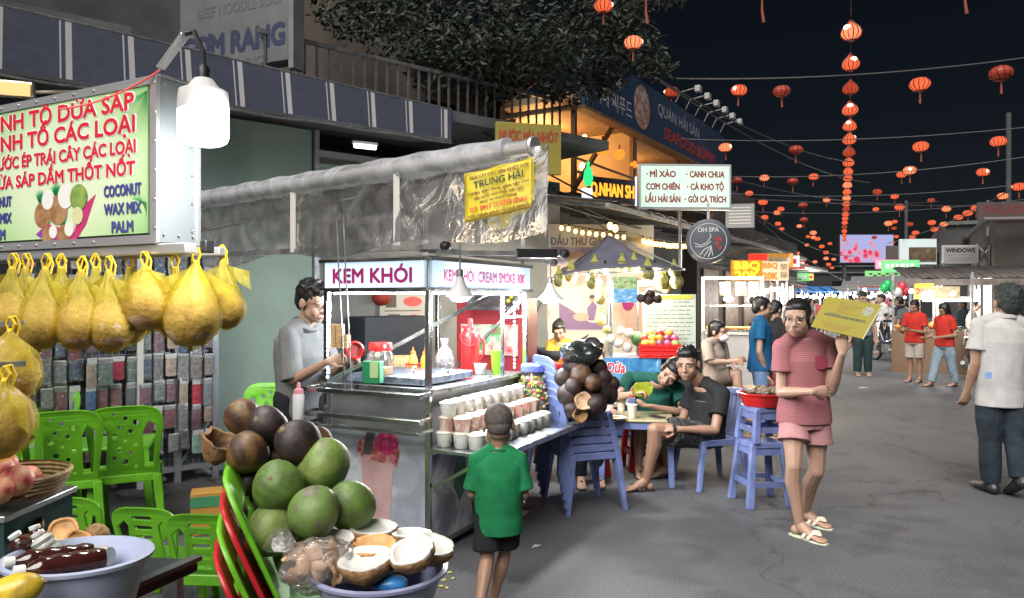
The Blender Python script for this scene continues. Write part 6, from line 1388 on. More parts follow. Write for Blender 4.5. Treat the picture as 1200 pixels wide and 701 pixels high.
# the seated customers
L = gp(832, 6.3)
person('man in a black T-shirt and printed shorts sitting sideways on a blue chair', 1.70, L, 0,
    pose(L, pel=(828, 506, 6.3), chest=(832, 462, 6.33), head=(806, 427, 6.25), sha=(812, 458, 6.50), shb=(846, 462, 6.16), ela=(800, 492, 6.48), wra=(786, 502, 6.26), elb=(838, 504, 6.02), wrb=(796, 503, 5.98),
         hia=(826, 509, 6.38), hib=(830, 511, 6.22), knb=(767, 504, 6.02), anb=gz(757, 6.06, .075), kna=(778, 508, 6.40), ana=gz(783, 6.52, .075)),
    head=(R(-28), R(4), R(-4)), vox=.0055, skin=SKIN2, shirt=dict(m=cloth('black_tee', (.016, .017, .019), .2), sleeve=.62, sw=1.1, loose=.010), bottom=dict(m=ramp_mat('printed_black', [(.5, (.02, .02, .022)), (.58, (.12, .12, .12)), (.62, (.02, .02, .022))], 16, .85, dist=1.5), len=.72, w=1.12, name='shorts'), hair='short', foot='flip', headk=1.05,
    hands=dict(a=dict(d=(-1, -.4, .1), n=(0, -.4, -.6), curl=.6), b=dict(d=(-1, .2, .1), n=(0, .5, -.5), curl=.6)), feet=dict(a=(-1, -.2, 0), b=(-1, -.15, 0)), girth=1.05)
w = MB(); c = P(790, 502.5, 5.97) - L; w.lathe([(.030, -.012), (.033, -.01), (.033, .01), (.030, .012)], 16, Matrix.Translation(c) @ Matrix.Rotation(R(90), 4, 'Y'), False); w.box(c + Vector((0, -.031, .0)), (.026, .010, .026))
tag(obj('wrist_watch', w, mat('watch', (.05, .04, .035), .3, .5), None, L), 'dark watch on the wrist of the seated man in black', 'watch')
L = gp(772, 6.95)
person('woman in a dark green top leaning over the table to eat', 1.56, L, 0,
    pose(L, pel=(770, 502, 7.0), chest=(765, 450, 6.86), head=(786, 437, 6.62), sha=(738, 443, 6.86), shb=(796, 456, 6.80), ela=(722, 466, 6.62), wra=(745, 461, 6.44), elb=(800, 484, 6.60), wrb=(762, 476, 6.42),
         hia=(762, 506, 6.95), hib=(780, 506, 6.95), kna=(752, 500, 6.55), ana=gz(748, 6.6, .07), knb=(774, 500, 6.58), anb=gz(768, 6.75, .07)),
    head=(R(-12), R(34), R(30)), vox=.006, skin=SKIN, shirt=dict(m=cloth('dark_green_top', (.012, .075, .058), .15), sleeve=.62, sw=1.12, loose=.014), bottom=dict(m=cloth('grey_shorts', (.12, .12, .13)), len=.9, name='shorts'), hair='tied', female=True, foot='flip', headk=1.12,
    hands=dict(a=dict(d=(.9, -.3, .1), n=(.2, -.2, -.5), curl=.8), b=dict(d=(-.9, -.2, .1), n=(0, 0, .8), curl=.5)), girth=1.12)
L = gp(690, 6.6)
person('person with black hair sitting behind the stack of blue chairs and coconuts', 1.55, L, 0,
    pose(L, pel=(690, 500, 6.65), chest=(690, 446, 6.6), head=(697, 413, 6.55), sha=(672, 445, 6.62), shb=(709, 445, 6.62), ela=(668, 478, 6.6), wra=(690, 480, 6.4), elb=(714, 478, 6.6), wrb=(716, 482, 6.4), hia=(684, 504, 6.6), hib=(698, 504, 6.6), kna=(680, 498, 6.2), ana=gz(680, 6.25, .07), knb=(702, 498, 6.2), anb=gz(702, 6.3, .07)),
    head=(R(35), R(15), 0), vox=.008, shirt=dict(m=cloth('navy_top', (.03, .035, .05))), bottom=dict(m=cloth('dark_denim', (.022, .032, .042)), len=2), hair='tied', female=True, foot='flip')
# stall keepers and walkers further off
L = gp(655, 9.0)
person('woman in a mustard top sitting at the fruit stall before the posters', 1.55, L, 0,
    pose(L, pel=(656, 432, 9.05), chest=(657, 408, 9.0), head=(655, 388, 8.95), sha=(645, 404, 9.0), shb=(670, 405, 9.0), ela=(643, 424, 8.9), wra=(655, 428, 8.75), elb=(673, 424, 8.9), wrb=(664, 428, 8.75), hia=(651, 435, 9), hib=(662, 435, 9), kna=(648, 432, 8.6), ana=gz(648, 8.65, .07), knb=(665, 432, 8.6), anb=gz(665, 8.65, .07)),
    head=(R(-8), R(22), R(-5)), vox=.009, skin=SKIN2, shirt=dict(m=cloth('mustard_top', (.42, .24, .035))), bottom=dict(m=cloth('dark_denim', (.022, .032, .042)), len=2), hair='bun', female=True, foot='flip', girth=1.1)
L = gp(845, 8.3)
person('woman in a beige shirt and white face mask sitting on a stool with crossed legs', 1.55, L, 0,
    pose(L, pel=(838, 442, 8.3), chest=(836, 408, 8.3), head=(842, 389, 8.25), sha=(828, 404, 8.2), shb=(846, 404, 8.4), ela=(832, 424, 8.1), wra=(856, 424, 8.05), elb=(850, 424, 8.4), wrb=(864, 422, 8.3), hia=(836, 445, 8.25), hib=(842, 445, 8.35), kna=(864, 437, 8.1), ana=gz(872, 8.05, .30), knb=(862, 441, 8.35), anb=gz(862, 8.35, .07)),
    head=(R(48), R(5), 0), vox=.008, shirt=dict(m=cloth('beige_shirt', (.30, .25, .21)), sleeve=1.0), bottom=dict(m=cloth('brown_shorts', (.16, .12, .10)), len=.8, name='shorts'), hair='tied', female=True, mask=True, foot='flip', feet=dict(a=(.9, -.1, -.25), b=(1, -.2, 0)))
stool('dark brown stool under the masked woman', gp(838, 8.32), .2, .43, .30, .34, WOOD, None, 'wooden_stool')
L = gp(891, 8.4)
person('woman in a blue T-shirt and jeans with her hair in a bun, facing right', 1.57, L, R(75),
    dict(wra=(-.12, -.06, .72), wrb=(.12, -.10, .74)), head=(R(8), R(6), 0), vox=.0075, shirt=dict(m=cloth('blue_tee', (.010, .085, .20)), sleeve=.55), bottom=dict(m=cloth('jeans', (.12, .19, .32), .25), len=2, w=.95), hair='bun', female=True, foot='flip')
L = gp(908, 9.4)
person('person in black with a red bag between the blue and pink shirts', 1.52, L, R(120), dict(), head=(0, R(20), 0), vox=.011, shirt=dict(m=cloth('black_tee', (.016, .017, .019))), bottom=dict(m=cloth('maroon', (.2, .02, .04)), len=1), hair='tied', female=True, foot='flip')
L = gp(1011, 15.1)
person('man in a grey T-shirt and dark trousers standing in the road behind the menu', 1.69, L, R(-15), dict(), head=(R(10), R(12), 0), vox=.010, skin=SKIN2, shirt=dict(m=cloth('mid_grey_tee', (.14, .15, .16))), bottom=dict(m=cloth('dark_green_trousers', (.02, .04, .042)), len=2, w=1.2), hair='short', foot='flip')
L = gp(1072, 14.0)
person('woman in a red printed T-shirt and pale shorts, left of the red pair', 1.52, L, R(-50), dict(wra=(-.2, -.26, .98), wrb=(.03, -.30, .98), ela=(-.2, -.02, .93), elb=(.2, -.02, .93)), head=(R(-5), R(15), 0), vox=.010, skin=SKIN2, shirt=dict(m=cloth('red_tee', (.42, .03, .022))), bottom=dict(m=cloth('khaki_shorts', (.34, .31, .28)), len=.95, name='shorts'), hair='tied', female=True, foot='flip')
L = gp(1107, 13.3)
person('person in a plain red T-shirt and blue jeans, right of the red pair', 1.47, L, R(-70), dict(wra=(-.16, -.24, .86), wrb=(.1, -.28, .88), kna=(-.08, -.12, .42), knb=(.08, .06, .42), ana=(-.1, -.2, .07), anb=(.08, .16, .07)), head=(R(-10), R(25), 0), vox=.009, skin=SKIN2, shirt=dict(m=cloth('red_tee', (.42, .03, .022)), loose=.015), bottom=dict(m=cloth('pale_jeans', (.20, .27, .33), .2), len=2, w=1.2), hair='bob', female=True, foot='flip')
L = gp(1139, 16.5)
person('woman sitting in profile behind the motorbike under the right stall roof', 1.55, L, R(60), dict(pel=(0, 0, .75), chest=(0, 0, 1.18), head=(0, -.05, 1.40), sha=(-.16, 0, 1.18), shb=(.16, 0, 1.18), ela=(-.18, -.05, .92), elb=(.18, -.05, .92), wra=(-.1, -.3, .85), wrb=(.1, -.3, .85), hia=(-.08, 0, .73), hib=(.08, 0, .73), kna=(-.1, -.42, .74), knb=(.1, -.42, .74), ana=(-.1, -.45, .32), anb=(.1, -.45, .32)), vox=.012, shirt=dict(m=cloth('beige_shirt', (.30, .25, .21))), bottom=dict(m=cloth('brown_shorts', (.16, .12, .10)), len=1.6), hair='tied', female=True, foot='flip')
stool('dark stool under the woman sitting behind the motorbike', gp(1139, 16.5), .3, .66, .32, .36, DARK, None)
# the crowd far down the street, each person simple
CR = [(1025, 24, (.35, .35, .36), 'light grey shirt near the foot of the far stalls'), (1033, 21, (.5, .5, .5), 'white shirt right of the green balloons'), (1046, 22, (.42, .44, .46), 'pale shirt beside the balloon stall'), (1054, 20, (.06, .06, .07), 'dark shirt left of the red pair'), (957, 32, (.25, .05, .05), 'maroon shirt before the blue canopy, left of centre'), (967, 34, (.06, .06, .08), 'black shirt before the blue canopy'), (950, 30, (.3, .3, .32), 'grey shirt far off beside the pink woman'), (979, 36, (.2, .08, .1), 'wine red shirt before the blue canopy, centre'), (988, 33, (.35, .3, .25), 'beige shirt far off behind the menu board'), (996, 37, (.07, .08, .10), 'dark navy shirt far off at the street end'), (1020, 30, (.4, .1, .1), 'red shirt far off, left of the balloons'), (1003, 35, (.3, .32, .35), 'silver shirt far off at the street end'), (934, 26, (.05, .05, .06), 'black shirt far off behind the woman in blue'), (927, 29, (.28, .2, .2), 'dusty pink shirt far off behind the woman in blue'), (1064, 18, (.10, .11, .12), 'charcoal shirt under the right stall roof'), (1128, 19, (.05, .09, .10), 'dark teal shirt under the right stall roof')]
for i, (px, Y, c, lb_) in enumerate(CR):
    person('distant person in a ' + lb_, rnd.uniform(1.52, 1.68), gp(px, Y), rnd.uniform(0, 6.28), dict(), vox=.016, skin=SKIN2, shirt=dict(m=cloth('crowd_shirt_%d' % i, c)), bottom=dict(m=cloth('dark_denim', (.022, .032, .042)), len=2), hair='short', foot=None, face=False, group='people far down the street')
# ------------------------------------------------------------------ seating group by the cart
BC = 'blue plastic chairs stacked beside the cart'
SX = gp(684, 5.62)
for k in range(6):
    chair('slats', 'blue plastic chair, %s from the bottom of the stack under the dark coconuts' % ORD[k], SX + Vector((-.012 * k, .006 * k, .058 * k)), R(112), BLUEP, BC, .43, .40, .40, .42)
chair('slats', 'blue plastic chair standing behind the stacked ones, next to the cart shelf', gp(645, 6.35), R(80), BLUEP, None, .40, .38, .38, .40)
chair('slats', 'blue plastic chair the man in black is sitting on', gp(832, 6.3), R(-72), BLUEP, None, .40, .40, .40, .40)
tb = thing('plastic_table', 'low blue plastic table with a pale top in front of the seated customers', 'table', gp(745, 6.42), R(-8))
obj('tabletop', MB().box((0, 0, .545), (.62, .52, .022)), mat('table_top', (.34, .30, .17), .35, nz=(5, .15)), tb, bevel=.008)
w = MB()
for y in (-.24, .24): w.box((0, y, .505), (.56, .02, .06))
for x in (-.29, .29): w.box((x, 0, .505), (.02, .46, .06))
obj('apron', w, BLUEP, tb, bevel=.004)
for x in (-.27, .27):
    for y in (-.21, .21): w = MB(); w.bar((x * 1.06, y * 1.06, 0), (x, y, .53), .05); obj('leg', w, BLUEP, tb, bevel=.006)
stool('low red stool under the table, behind its legs', gp(752, 6.9), .15, .43, .26, .32, REDP, None)
stool('low red stool under the person behind the coconut stack', gp(690, 6.68), .1, .42, .26, .32, REDP, None)
tp0 = lambda px, py: G(px, py, .557)
MILK = mat('milk_tea', (.62, .55, .45), .4)
for i, (px, py, lb_) in enumerate(((741, 490, 'cup of milky drink with a straw, nearest on the blue table'), (728, 482, 'cup of milky drink with two straws, behind the nearest on the table'), (714, 487, 'cup of pale drink at the left end of the blue table'))):
    t = thing('drink_cup', lb_, 'cup', tp0(px, py)); w = MB(); w.lathe([(0, 0), (.032, 0), (.044, .11), (0, .108)], 18, None, False); obj('cup', w, MILK, t)
    w = MB(); w.lathe([(.046, .106), (.047, .112), (.036, .118), (0, .119)], 18, None, False); obj('lid', w, mat('clear_lid', (.6, .6, .6), .2), t)
    w = MB(); w.tube([(0, 0, .08), (-.02, .0, .2)], .005, 6); obj('straw', w, [mat('straw_red', (.5, .03, .05), .4), mat('straw_white', (.6, .6, .6), .4)][i % 2], t)
for i, (px, py) in enumerate(((722, 492), (728, 476))):
    t = thing('plate', ['shallow white bowl at the front left of the blue table', 'white plate of food at the back of the blue table'][i], 'plate', tp0(px, py)); w = MB(); w.lathe([(0, 0), (.05, 0), (.085, .022), (.082, .025), (.05, .006), (0, .006)], 24, None, False); obj('dish', w, WHITE, t)
    w = MB(); w.ell((0, 0, .016), (.05, .05, .015)); obj('food', w, mat('food_brown', (.32, .18, .07), .6, nz=(40, .5)), t)
tag(obj('snack_packet', MB().loft([[(x, -.018 * (1 - abs(x) / .1), z) for x, z in ((-.09, -.04), (-.05, -.06), (.05, -.06), (.08, -.03), (.09, .03), (.05, .06), (-.05, .055), (-.08, .03))], [(x, .018 * (1 - abs(x) / .1), z) for x, z in ((-.09, -.04), (-.05, -.06), (.05, -.06), (.08, -.03), (.09, .03), (.05, .06), (-.05, .055), (-.08, .03))]]), mat('packet_yellow', (.22, .26, .02), .35, nz=(20, .6)), None, P(753, 456, 6.42)), 'yellow-green snack packet held by the woman in green over the table', 'packet')
tag(obj('phone', MB().box((0, 0, .004), (.075, .14, .009)), BLACK, None, tp0(770, 489), R(30), bevel=.003), 'black phone lying on the right side of the blue table', 'phone')
# dark coconuts on the stacked chairs
CS = 'coconuts on the stacked blue chairs'
dk = [(684, 418, 5.45, 26, 1, 'at the top, left'), (661, 443, 5.38, 26, 0, 'at the left end of the upper row'), (681, 440, 5.30, 28, 2, 'with a golden top, centre of the upper row'), (700, 432, 5.45, 26, 1, 'behind the upper row at right'), (666, 463, 5.30, 30, 1, 'large and dark at lower left'), (687, 462, 5.35, 26, 1, 'in the centre of the lower row'), (704, 457, 5.36, 28, 0, 'at the right of the lower row'), (714, 463, 5.42, 24, 1, 'at the far right end of the lower row'), (699, 473, 5.26, 28, 1, 'low at the right front over the chair seat'), (671, 480, 5.26, 24, 0, 'low at the left front over the chair seat'), (706, 443, 5.42, 26, 0, 'at the right of the upper row'), (690, 478, 5.4, 30, 1, 'under the rest on the chair seat'), (676, 428, 5.4, 26, 1, 'beneath the dark plastic at the top'), (672, 453, 5.26, 24, 1, 'in front, between the left pair'), (695, 448, 5.25, 24, 2, 'in front, between the rows'), (716, 450, 5.45, 24, 1, 'behind at the far right of the upper row')]
for px, py, Y, d, ci, lb_ in dk: coconut(px, py, Y, d - 3, CB[(1, 1, 0)[ci]], 'dark coconut on the blue chair stack, ' + lb_, None, 1.05, CS, stem=True)
half(684, 470, 5.22, 22, (R(75), R(10), 0), 'split pale coconut husk at the front of the pile on the blue chairs', mat('pale_husk', (.5, .33, .2), .7, nz=(30, .3)))
half(680, 486, 5.22, 20, (R(80), R(-40), .6), 'torn brown husk hanging below the pile on the blue chairs', mat('torn_husk', (.3, .17, .07), .8, nz=(30, .4)))
t = thing('plastic_sheet', 'crumpled dark plastic bag draped over the coconuts on the blue chairs', 'bag', P(682, 414, 5.38)); me = mesh_of(MB().ell((0, 0, 0), (.15, .11, .085), None, 34, 22), mat('dark_film', (.020, .026, .024), .18, coat=.4)); noisy(me, .35, 13); obj('film', None, None, t, me=me)
# red tray of nuts on two blue stools
Ls = gp(891, 5.72)
stool('tall blue plastic stool standing on the road left of the woman in pink', Ls, R(8), .475, .27, .36, BLUEP, 'blue stools under the red basin')
stool('short blue plastic stool set on top of the tall one under the red basin', Ls + Vector((.02, .01, .4755)), R(12), .262, .26, .30, BLUEP, 'blue stools under the red basin')
bl_ = Ls + Vector((.02, 0, .739)); rbn = basin('red plastic basin of wrapped nuts on the two blue stools', bl_, .185, .10, RED)
NUT = coco_mat('wrapped_nuts', (.17, .12, .085), (.33, .28, .23), (.07, .045, .03), .4)
for i in range(16):
    a = i * 2.4; r = .12 * math.sqrt((i + .5) / 16); t = thing('nut_bag', 'small bag of brown nuts in the red basin, ' + ['centre', 'inner', 'inner', 'inner', 'middle', 'middle', 'middle', 'middle', 'outer', 'outer', 'outer', 'outer', 'outer', 'outer', 'outer', 'outer'][i] + ' ring of the pile', 'nuts', bl_ + Vector((r * math.cos(a), r * math.sin(a), .115 - .35 * r * r)), a, 'bags of nuts in the red basin')
    me = mesh_of(MB().ell((0, 0, 0), (.055, .042, .032), None, 14, 9), NUT); noisy(me, .3, 30, i); obj('nuts', None, None, t, me=me)

# ------------------------------------------------------------------ massage shop front and fruit stall
MW = thing('massage_shopfront', 'pale shopfront with large massage pictures and the words GỘI ĐẦU THƯ GIÃN', 'shopfront', P(683, 350, 10.55) * 1, R(6)); MW.location.z = 0
w = MB(); w.box((0, .06, 1.3), (2.05, .1, 2.6)); obj('panel', w, mat('pale_cream', (.58, .57, .48), .5, nz=(2, .06)), MW)
INKP = mat('grey_print', (.10, .11, .12), .5); text('GỘI ĐẦU THƯ GIÃN', -.16, 2.36, .15, INKP, MW, .006, off=.003, width=1.05)
def pic(x0, z0, x1, z1, m, nm, k=0): w = MB(); w.box(((x0 + x1) / 2, .005 - k * .003, (z0 + z1) / 2), (x1 - x0, .008, z1 - z0)); return obj(nm, w, m, MW)
VIO = ramp_mat('violet_print', [(.3, (.22, .13, .30)), (.5, (.42, .34, .48)), (.65, (.55, .45, .45))], 2.2, .4, dist=1.2); PNK = ramp_mat('peach_print', [(.3, (.55, .25, .15)), (.5, (.6, .42, .33)), (.7, (.62, .56, .5))], 2.4, .4, dist=1); SKY_ = ramp_mat('pastel_print', [(.3, (.36, .28, .42)), (.45, (.55, .52, .5)), (.6, (.42, .50, .42)), (.75, (.60, .60, .52))], 2.0, .4, dist=1.5)
pic(-.52, 2.02, .35, 2.28, VIO, 'picture'); pic(-.52, 1.72, .35, 2.02, PNK, 'picture'); pic(-.35, 1.10, .40, 1.70, SKY_, 'picture'); pic(-.95, 1.1, -.37, 1.62, SKY_, 'picture'); pic(.42, .9, 1.0, 1.85, PNK, 'picture'); pic(-.98, 1.66, -.56, 2.3, mat('paper_white', (.55, .53, .5), .5), 'picture')
w = MB()
SKP = mat('skin_print', (.55, .36, .26), .5); HRP = mat('hair_print', (.05, .035, .04), .5); PUR = mat('purple_print', (.22, .12, .26), .5)
def flat(pts, m, nm, k=1): w = MB(); w.add([(x, .0005 - k * .0025, z) for x, z in pts], [tuple(range(len(pts)))]); obj(nm, w, m, MW)
flat([(-.33, 1.12), (.38, 1.12), (.38, 1.2), (.1, 1.22), (-.2, 1.42), (-.34, 1.5)], PUR, 'figure_picture'); flat(circ(-.12, 1.42, .09, 16, .07), mat('white_print', (.6, .58, .55), .5), 'figure_picture'); flat(circ(-.02, 1.3, .12, 16, .06), SKP, 'figure_picture', 2); flat([(.08, 1.25), (.16, 1.25), (.2, 1.45), (.14, 1.52), (.06, 1.42)], PUR, 'figure_picture', 2); flat(circ(.13, 1.55, .045), SKP, 'figure_picture', 2); flat(circ(.13, 1.58, .04, 12, .03), HRP, 'figure_picture', 3)
flat(circ(-.66, 1.35, .2, 18, .13), SKP, 'figure_picture'); flat(circ(-.82, 1.4, .10, 18, .12), HRP, 'figure_picture', 2); flat(circ(-.1, 2.15, .16, 16, .06), SKP, 'figure_picture'); flat([(.1, 2.05), (.3, 2.05), (.34, 2.2), (.2, 2.25)], PUR, 'figure_picture'); flat(circ(.0, 1.86, .2, 16, .08), SKP, 'figure_picture'); flat(circ(.65, 1.5, .09, 14, .12), INKM, 'figure_picture'); flat(circ(.75, 1.25, .15, 14, .2), SKP, 'figure_picture')
flat([(-.75, 1.75), (-.62, 1.85), (-.66, 2.1), (-.8, 2.0)], mat('coral_print', (.55, .15, .1), .5), 'figure_picture'); flat(circ(-.7, 2.05, .06), mat('coral_print', (.55, .15, .1), .5), 'figure_picture', 2)
# string of bulbs above the shopfront and the rope of lights under the roof
WB = glow('warm_bulb', (1, .55, .16), 2.2); 
def bulbs(a, b, n, sag, grp, r=.028, m=WB, dr=.05, zj=.02):
    a, b = Vector(a), Vector(b)
    cable([a + Vector((0, 0, dr)), b + Vector((0, 0, dr))], .006, 'thin cable carrying the ' + grp, 'cable', None, sag, 'light_cable')
    for i in range(n):
        u = (i + .5) / n; p = a.lerp(b, u) - Vector((0, 0, sag * 4 * u * (1 - u) + rnd.uniform(0, zj)))
        t = thing('string_bulb', '%s bulb from the left on the %s' % (ORD[i], grp), 'bulb', p, 0, grp)
        obj('bulb', MB().ell((0, 0, -.01), (r, r, r * 1.3), None, 8, 6), m, t); obj('socket', MB().tube([(0, 0, .02), (0, 0, dr)], .012, 6), BLACK, t)
bulbs(P(654, 264, 10.2), P(735, 276, 10.3), 10, .03, 'light string along the massage shopfront')
bulbs(P(752, 280, 10.5), P(806, 287, 11.2), 14, .03, 'rope of lights under the stall roof', r=.030)
bulbs(P(712, 263, 9.9), P(724, 266, 9.9), 2, 0, 'pair of warm lamps above the fruit canopy', r=.04)
lp = thing('work_lamp', 'white round lamp shining under the roof near the spa sign', 'lamp', P(843, 293, 10.5)); obj('bulb', MB().ell((0, 0, 0), .05), glow('bulb_glow_16', (1, .99, .96), 16), lp); obj('cord', MB().tube([(0, 0, .05), (0, 0, .4)], .008, 6), BLACK, lp); lamp(lp, (0, -.05, -.08), 30, (1, .9, .75), .06)
# fruit stall
FSL = P(728, 350, 8.45); FSL.z = 0; fs = thing('fruit_stall', 'fruit drink stall with a pointed dark canopy on a pole and hanging melons', 'stall', FSL, R(-4))
def fl_(px, py, Y): return Matrix.Rotation(R(4), 3, 'Z') @ (P(px, py, Y) - FSL)
ap = fl_(713, 276, 8.9); c1, c2, c3, c4 = fl_(654, 322, 8.2), fl_(803, 316, 8.1), fl_(775, 318, 9.8), fl_(665, 316, 9.8)
for a, b in ((c1, c2), (c2, c3), (c3, c4), (c4, c1)):
    if 1:
        w = MB(); vs = []; n = 6
        for j in range(n + 1):
            for i in range(n + 1): e_ = a.lerp(b, i / n); q = ap.lerp(e_, j / n); vs.append(q - Vector((0, 0, .06 * math.sin(math.pi * j / n) + .05 * math.sin(math.pi * i / n) * j / n * -1)))
        w.add(vs, [(j * (n + 1) + i, j * (n + 1) + i + 1, (j + 1) * (n + 1) + i + 1, (j + 1) * (n + 1) + i) for j in range(n) for i in range(n)]); obj('canopy_panel', w, mat('canopy_dark', (.075, .075, .10), .8, nz=(6, .2)), fs, solid=.004)
w = MB(); w.tube([(ap.x, ap.y, 0), (ap.x, ap.y, ap.z)], .016, 8)
for c in (c1, c2, c3, c4): w.tube([ap, c], .008, 6); 
w.tube([fl_(716, 330, 8.3), fl_(716, 460, 8.3)], .018, 8); w.tube([fl_(747, 330, 8.4), fl_(747, 460, 8.4)], .012, 8); w.tube([fl_(655, 322, 8.25), fl_(803, 316, 8.15)], .010, 6); obj('pole', w, DSTEEL, fs)
w = MB(); t0, t1 = fl_(668, 420, 8.4), fl_(792, 420, 8.4); w.box(((t0.x + t1.x) / 2, 0.1, .90), (t1.x - t0.x, .55, .04)); obj('counter', w, mat('counter_white', (.4, .4, .42), .4), fs, bevel=.006)
w = MB(); w.box(((t0.x + t1.x) / 2, .16, .45), (t1.x - t0.x - .04, .4, .86)); obj('cabinet', w, mat('stall_blue', (.05, .09, .24), .5, nz=(4, .2)), fs)
bn = thing('water_banner', 'blue water-drop banner with red Dừa lettering on the fruit stall front', 'banner', P(737, 447, 8.05), R(-4))
w = MB(); w.box((0, 0, 0), (.68, .012, .50)); obj('sheet', w, ramp_mat('water_print', [(.3, (.03, .12, .33)), (.5, (.06, .25, .48)), (.62, (.12, .36, .55)), (.72, (.45, .6, .7))], 5, .35, dist=2), bn)
for (x, z) in ((-.14, .145), (.10, .0), (-.02, -.12)):
    text('Dừa', x, z, .15, INKW, bn, -.0075, off=.010, width=.20, shear=.2); text('Dừa', x, z, .15, INKR, bn, -.0085, off=.004, width=.19, shear=.2)
w = MB()
for i in range(16): w.add([(x, -.0072, z) for x, z in circ(rnd.uniform(-.3, .3), rnd.uniform(-.22, .22), rnd.uniform(.006, .016), 10)], [tuple(range(10))])
obj('drop_picture', w, mat('drop_print', (.4, .62, .75), .3), bn)
# hanging melons and coconuts in clear bags
HG = [coco_mat('melon_olive', (.17, .16, .05), (.30, .27, .10), (.09, .085, .03)), coco_mat('melon_gold', (.33, .27, .08), (.46, .38, .16), (.2, .15, .05))]
for i, (px, py, d, ci) in enumerate(((655, 328, 15, 0), (669, 322, 17, 1), (697, 314, 15, 0), (694, 332, 13, 0), (729, 313, 15, 0), (743, 312, 15, 0), (759, 321, 18, 0), (774, 330, 19, 0), (781, 335, 16, 1), (793, 330, 16, 0), (704, 350, 13, 1), (704, 376, 12, 1), (790, 318, 13, 0))):
    r = d / 2 * 8.3 / FPX; t = thing('hanging_melon', 'olive melon in a bag under the fruit stall canopy, %s counting from the left' % ORD[[0, 1, 4, 2, 5, 6, 7, 8, 9, 11, 3, 12, 10][i]] if py < 345 else ['gold-green fruit hanging beside the stall pole, upper of two', 'gold-green fruit hanging beside the stall pole, lower of two'][py > 360], 'melon', P(px, py, 8.25 + .1 * (i % 3)), 0, 'fruit hanging under the canopy')
    me = mesh_of(MB().ell((0, 0, 0), (r, r, r * 1.1), None, 16, 12), HG[ci]); obj('fruit', None, None, t, me=me)
    w = MB(); w.lathe([(r * .6, r * .95), (r * .3, r * 1.45), (.012, r * 1.9), (.02, r * 2.2)], 10, None, False, lambda i, z: 1 + .2 * (i % 2)); obj('bag_neck', w, mat('bag_olive', (.28, .28, .06), .4), t)
for i, (px, py) in enumerate(((752, 349), (762, 344), (770, 350), (760, 352))): coconut(px, py, 8.2, 12, CB[1], 'black round nut hanging in a cluster right of the stall pole, ' + ['left', 'top', 'right', 'lowest'][i] + ' one', None, 1.0, 'black nuts hanging at the stall', stem=False)
for i, (px, py) in enumerate(((690, 327), (702, 330), (767, 316), (755, 332), (709, 318))):
    t = thing('stall_bulb', ['warm bulb left of the stall pole', 'warm bulb at the stall pole', 'white bulb in the right half of the canopy', 'bright tube-like bulb behind the hanging melons', 'small bulb high at the stall pole'][i], 'bulb', P(px, py, 8.35), 0, 'bulbs under the fruit canopy')
    obj('bulb', MB().ell((0, 0, 0), (.03, .03, .036) if i != 3 else (.1, .03, .03)), glow('stall_bulb', (1, .88, .66), 14), t); obj('socket', MB().tube([(0, 0, .03), (0, 0, .12)], .014, 6), BLACK, t)
    if i in (0, 2, 3): lamp(t, (0, -.04, -.06), 55, (1, .87, .68), .05)
# goods on the stall
mbd = thing('price_board', 'tall pale green price board with rows of writing beside the fruit stall', 'board', P(784, 380, 8.3), R(-8))
obj('board', MB().box((0, 0, 0), (.58, .03, .66)), mat('board_green', (.42, .48, .40), .5, nz=(3, .06)), mbd, bevel=.006)
w = MB()
for r_ in range(12):
    x = -.25
    while x < .22: l_ = rnd.uniform(.03, .09); w.add([(x, -.0165, .24 - r_ * .045), (x + l_, -.0165, .24 - r_ * .045), (x + l_, -.0165, .252 - r_ * .045), (x, -.0165, .252 - r_ * .045)], [(0, 1, 2, 3)]); x += l_ + .015
obj('printed_lines', w, mat('faint_ink', (.16, .22, .2), .6), mbd)
w = MB(); w.box((0, -.0165, .30), (.5, .003, .045)); obj('heading_band', w, mat('yellow_band', (.5, .42, .04), .5), mbd)
sgn2 = thing('small_sign', 'small green and blue printed sign on the fruit stall pole', 'sign', P(733, 338, 8.22), R(-4))
obj('upper_panel', MB().box((0, 0, .06), (.27, .012, .13)), ramp_mat('leafy_print', [(.4, (.10, .25, .05)), (.55, (.4, .45, .25)), (.7, (.15, .35, .08))], 22, .5), sgn2); obj('lower_panel', MB().box((0, 0, -.08), (.27, .012, .15)), ramp_mat('blue_print', [(.4, (.06, .22, .45)), (.55, (.15, .38, .55)), (.7, (.5, .55, .6))], 12, .5, stretch=(1, 1, 4)), sgn2)
cz_ = .921
FR = [('orange', (.60, .22, .02)), ('mango', (.60, .42, .05)), ('apple', (.45, .05, .04)), ('guava', (.25, .38, .08)), ('dragonfruit', (.55, .06, .16)), ('passionfruit', (.22, .05, .10))]
cl_ = ['front row, far left', 'front row, left', 'front row, centre', 'front row, right', 'front row, far right', 'second row, far left', 'second row, left', 'second row, centre', 'second row, right', 'second row, far right', 'top, left', 'top, centre', 'top, right']
fbk = thing('fruit_crate', 'red crate of mixed fruit on the fruit stall counter', 'crate', P(773, 408, 8.12), R(-8)); fbk.location.z = cz_
w = MB(); w.box((0, 0, .008), (.42, .26, .014))
for z in (.05, .09, .13): w.box((0, -.13, z), (.42, .012, .03)); w.box((0, .13, z), (.42, .012, .03)); w.box((-.21, 0, z), (.012, .26, .03)); w.box((.21, 0, z), (.012, .26, .03))
for x in (-.21, .21):
    for y in (-.13, .13): w.box((x, y, .075), (.022, .022, .15))
obj('basket', w, RED, fbk)
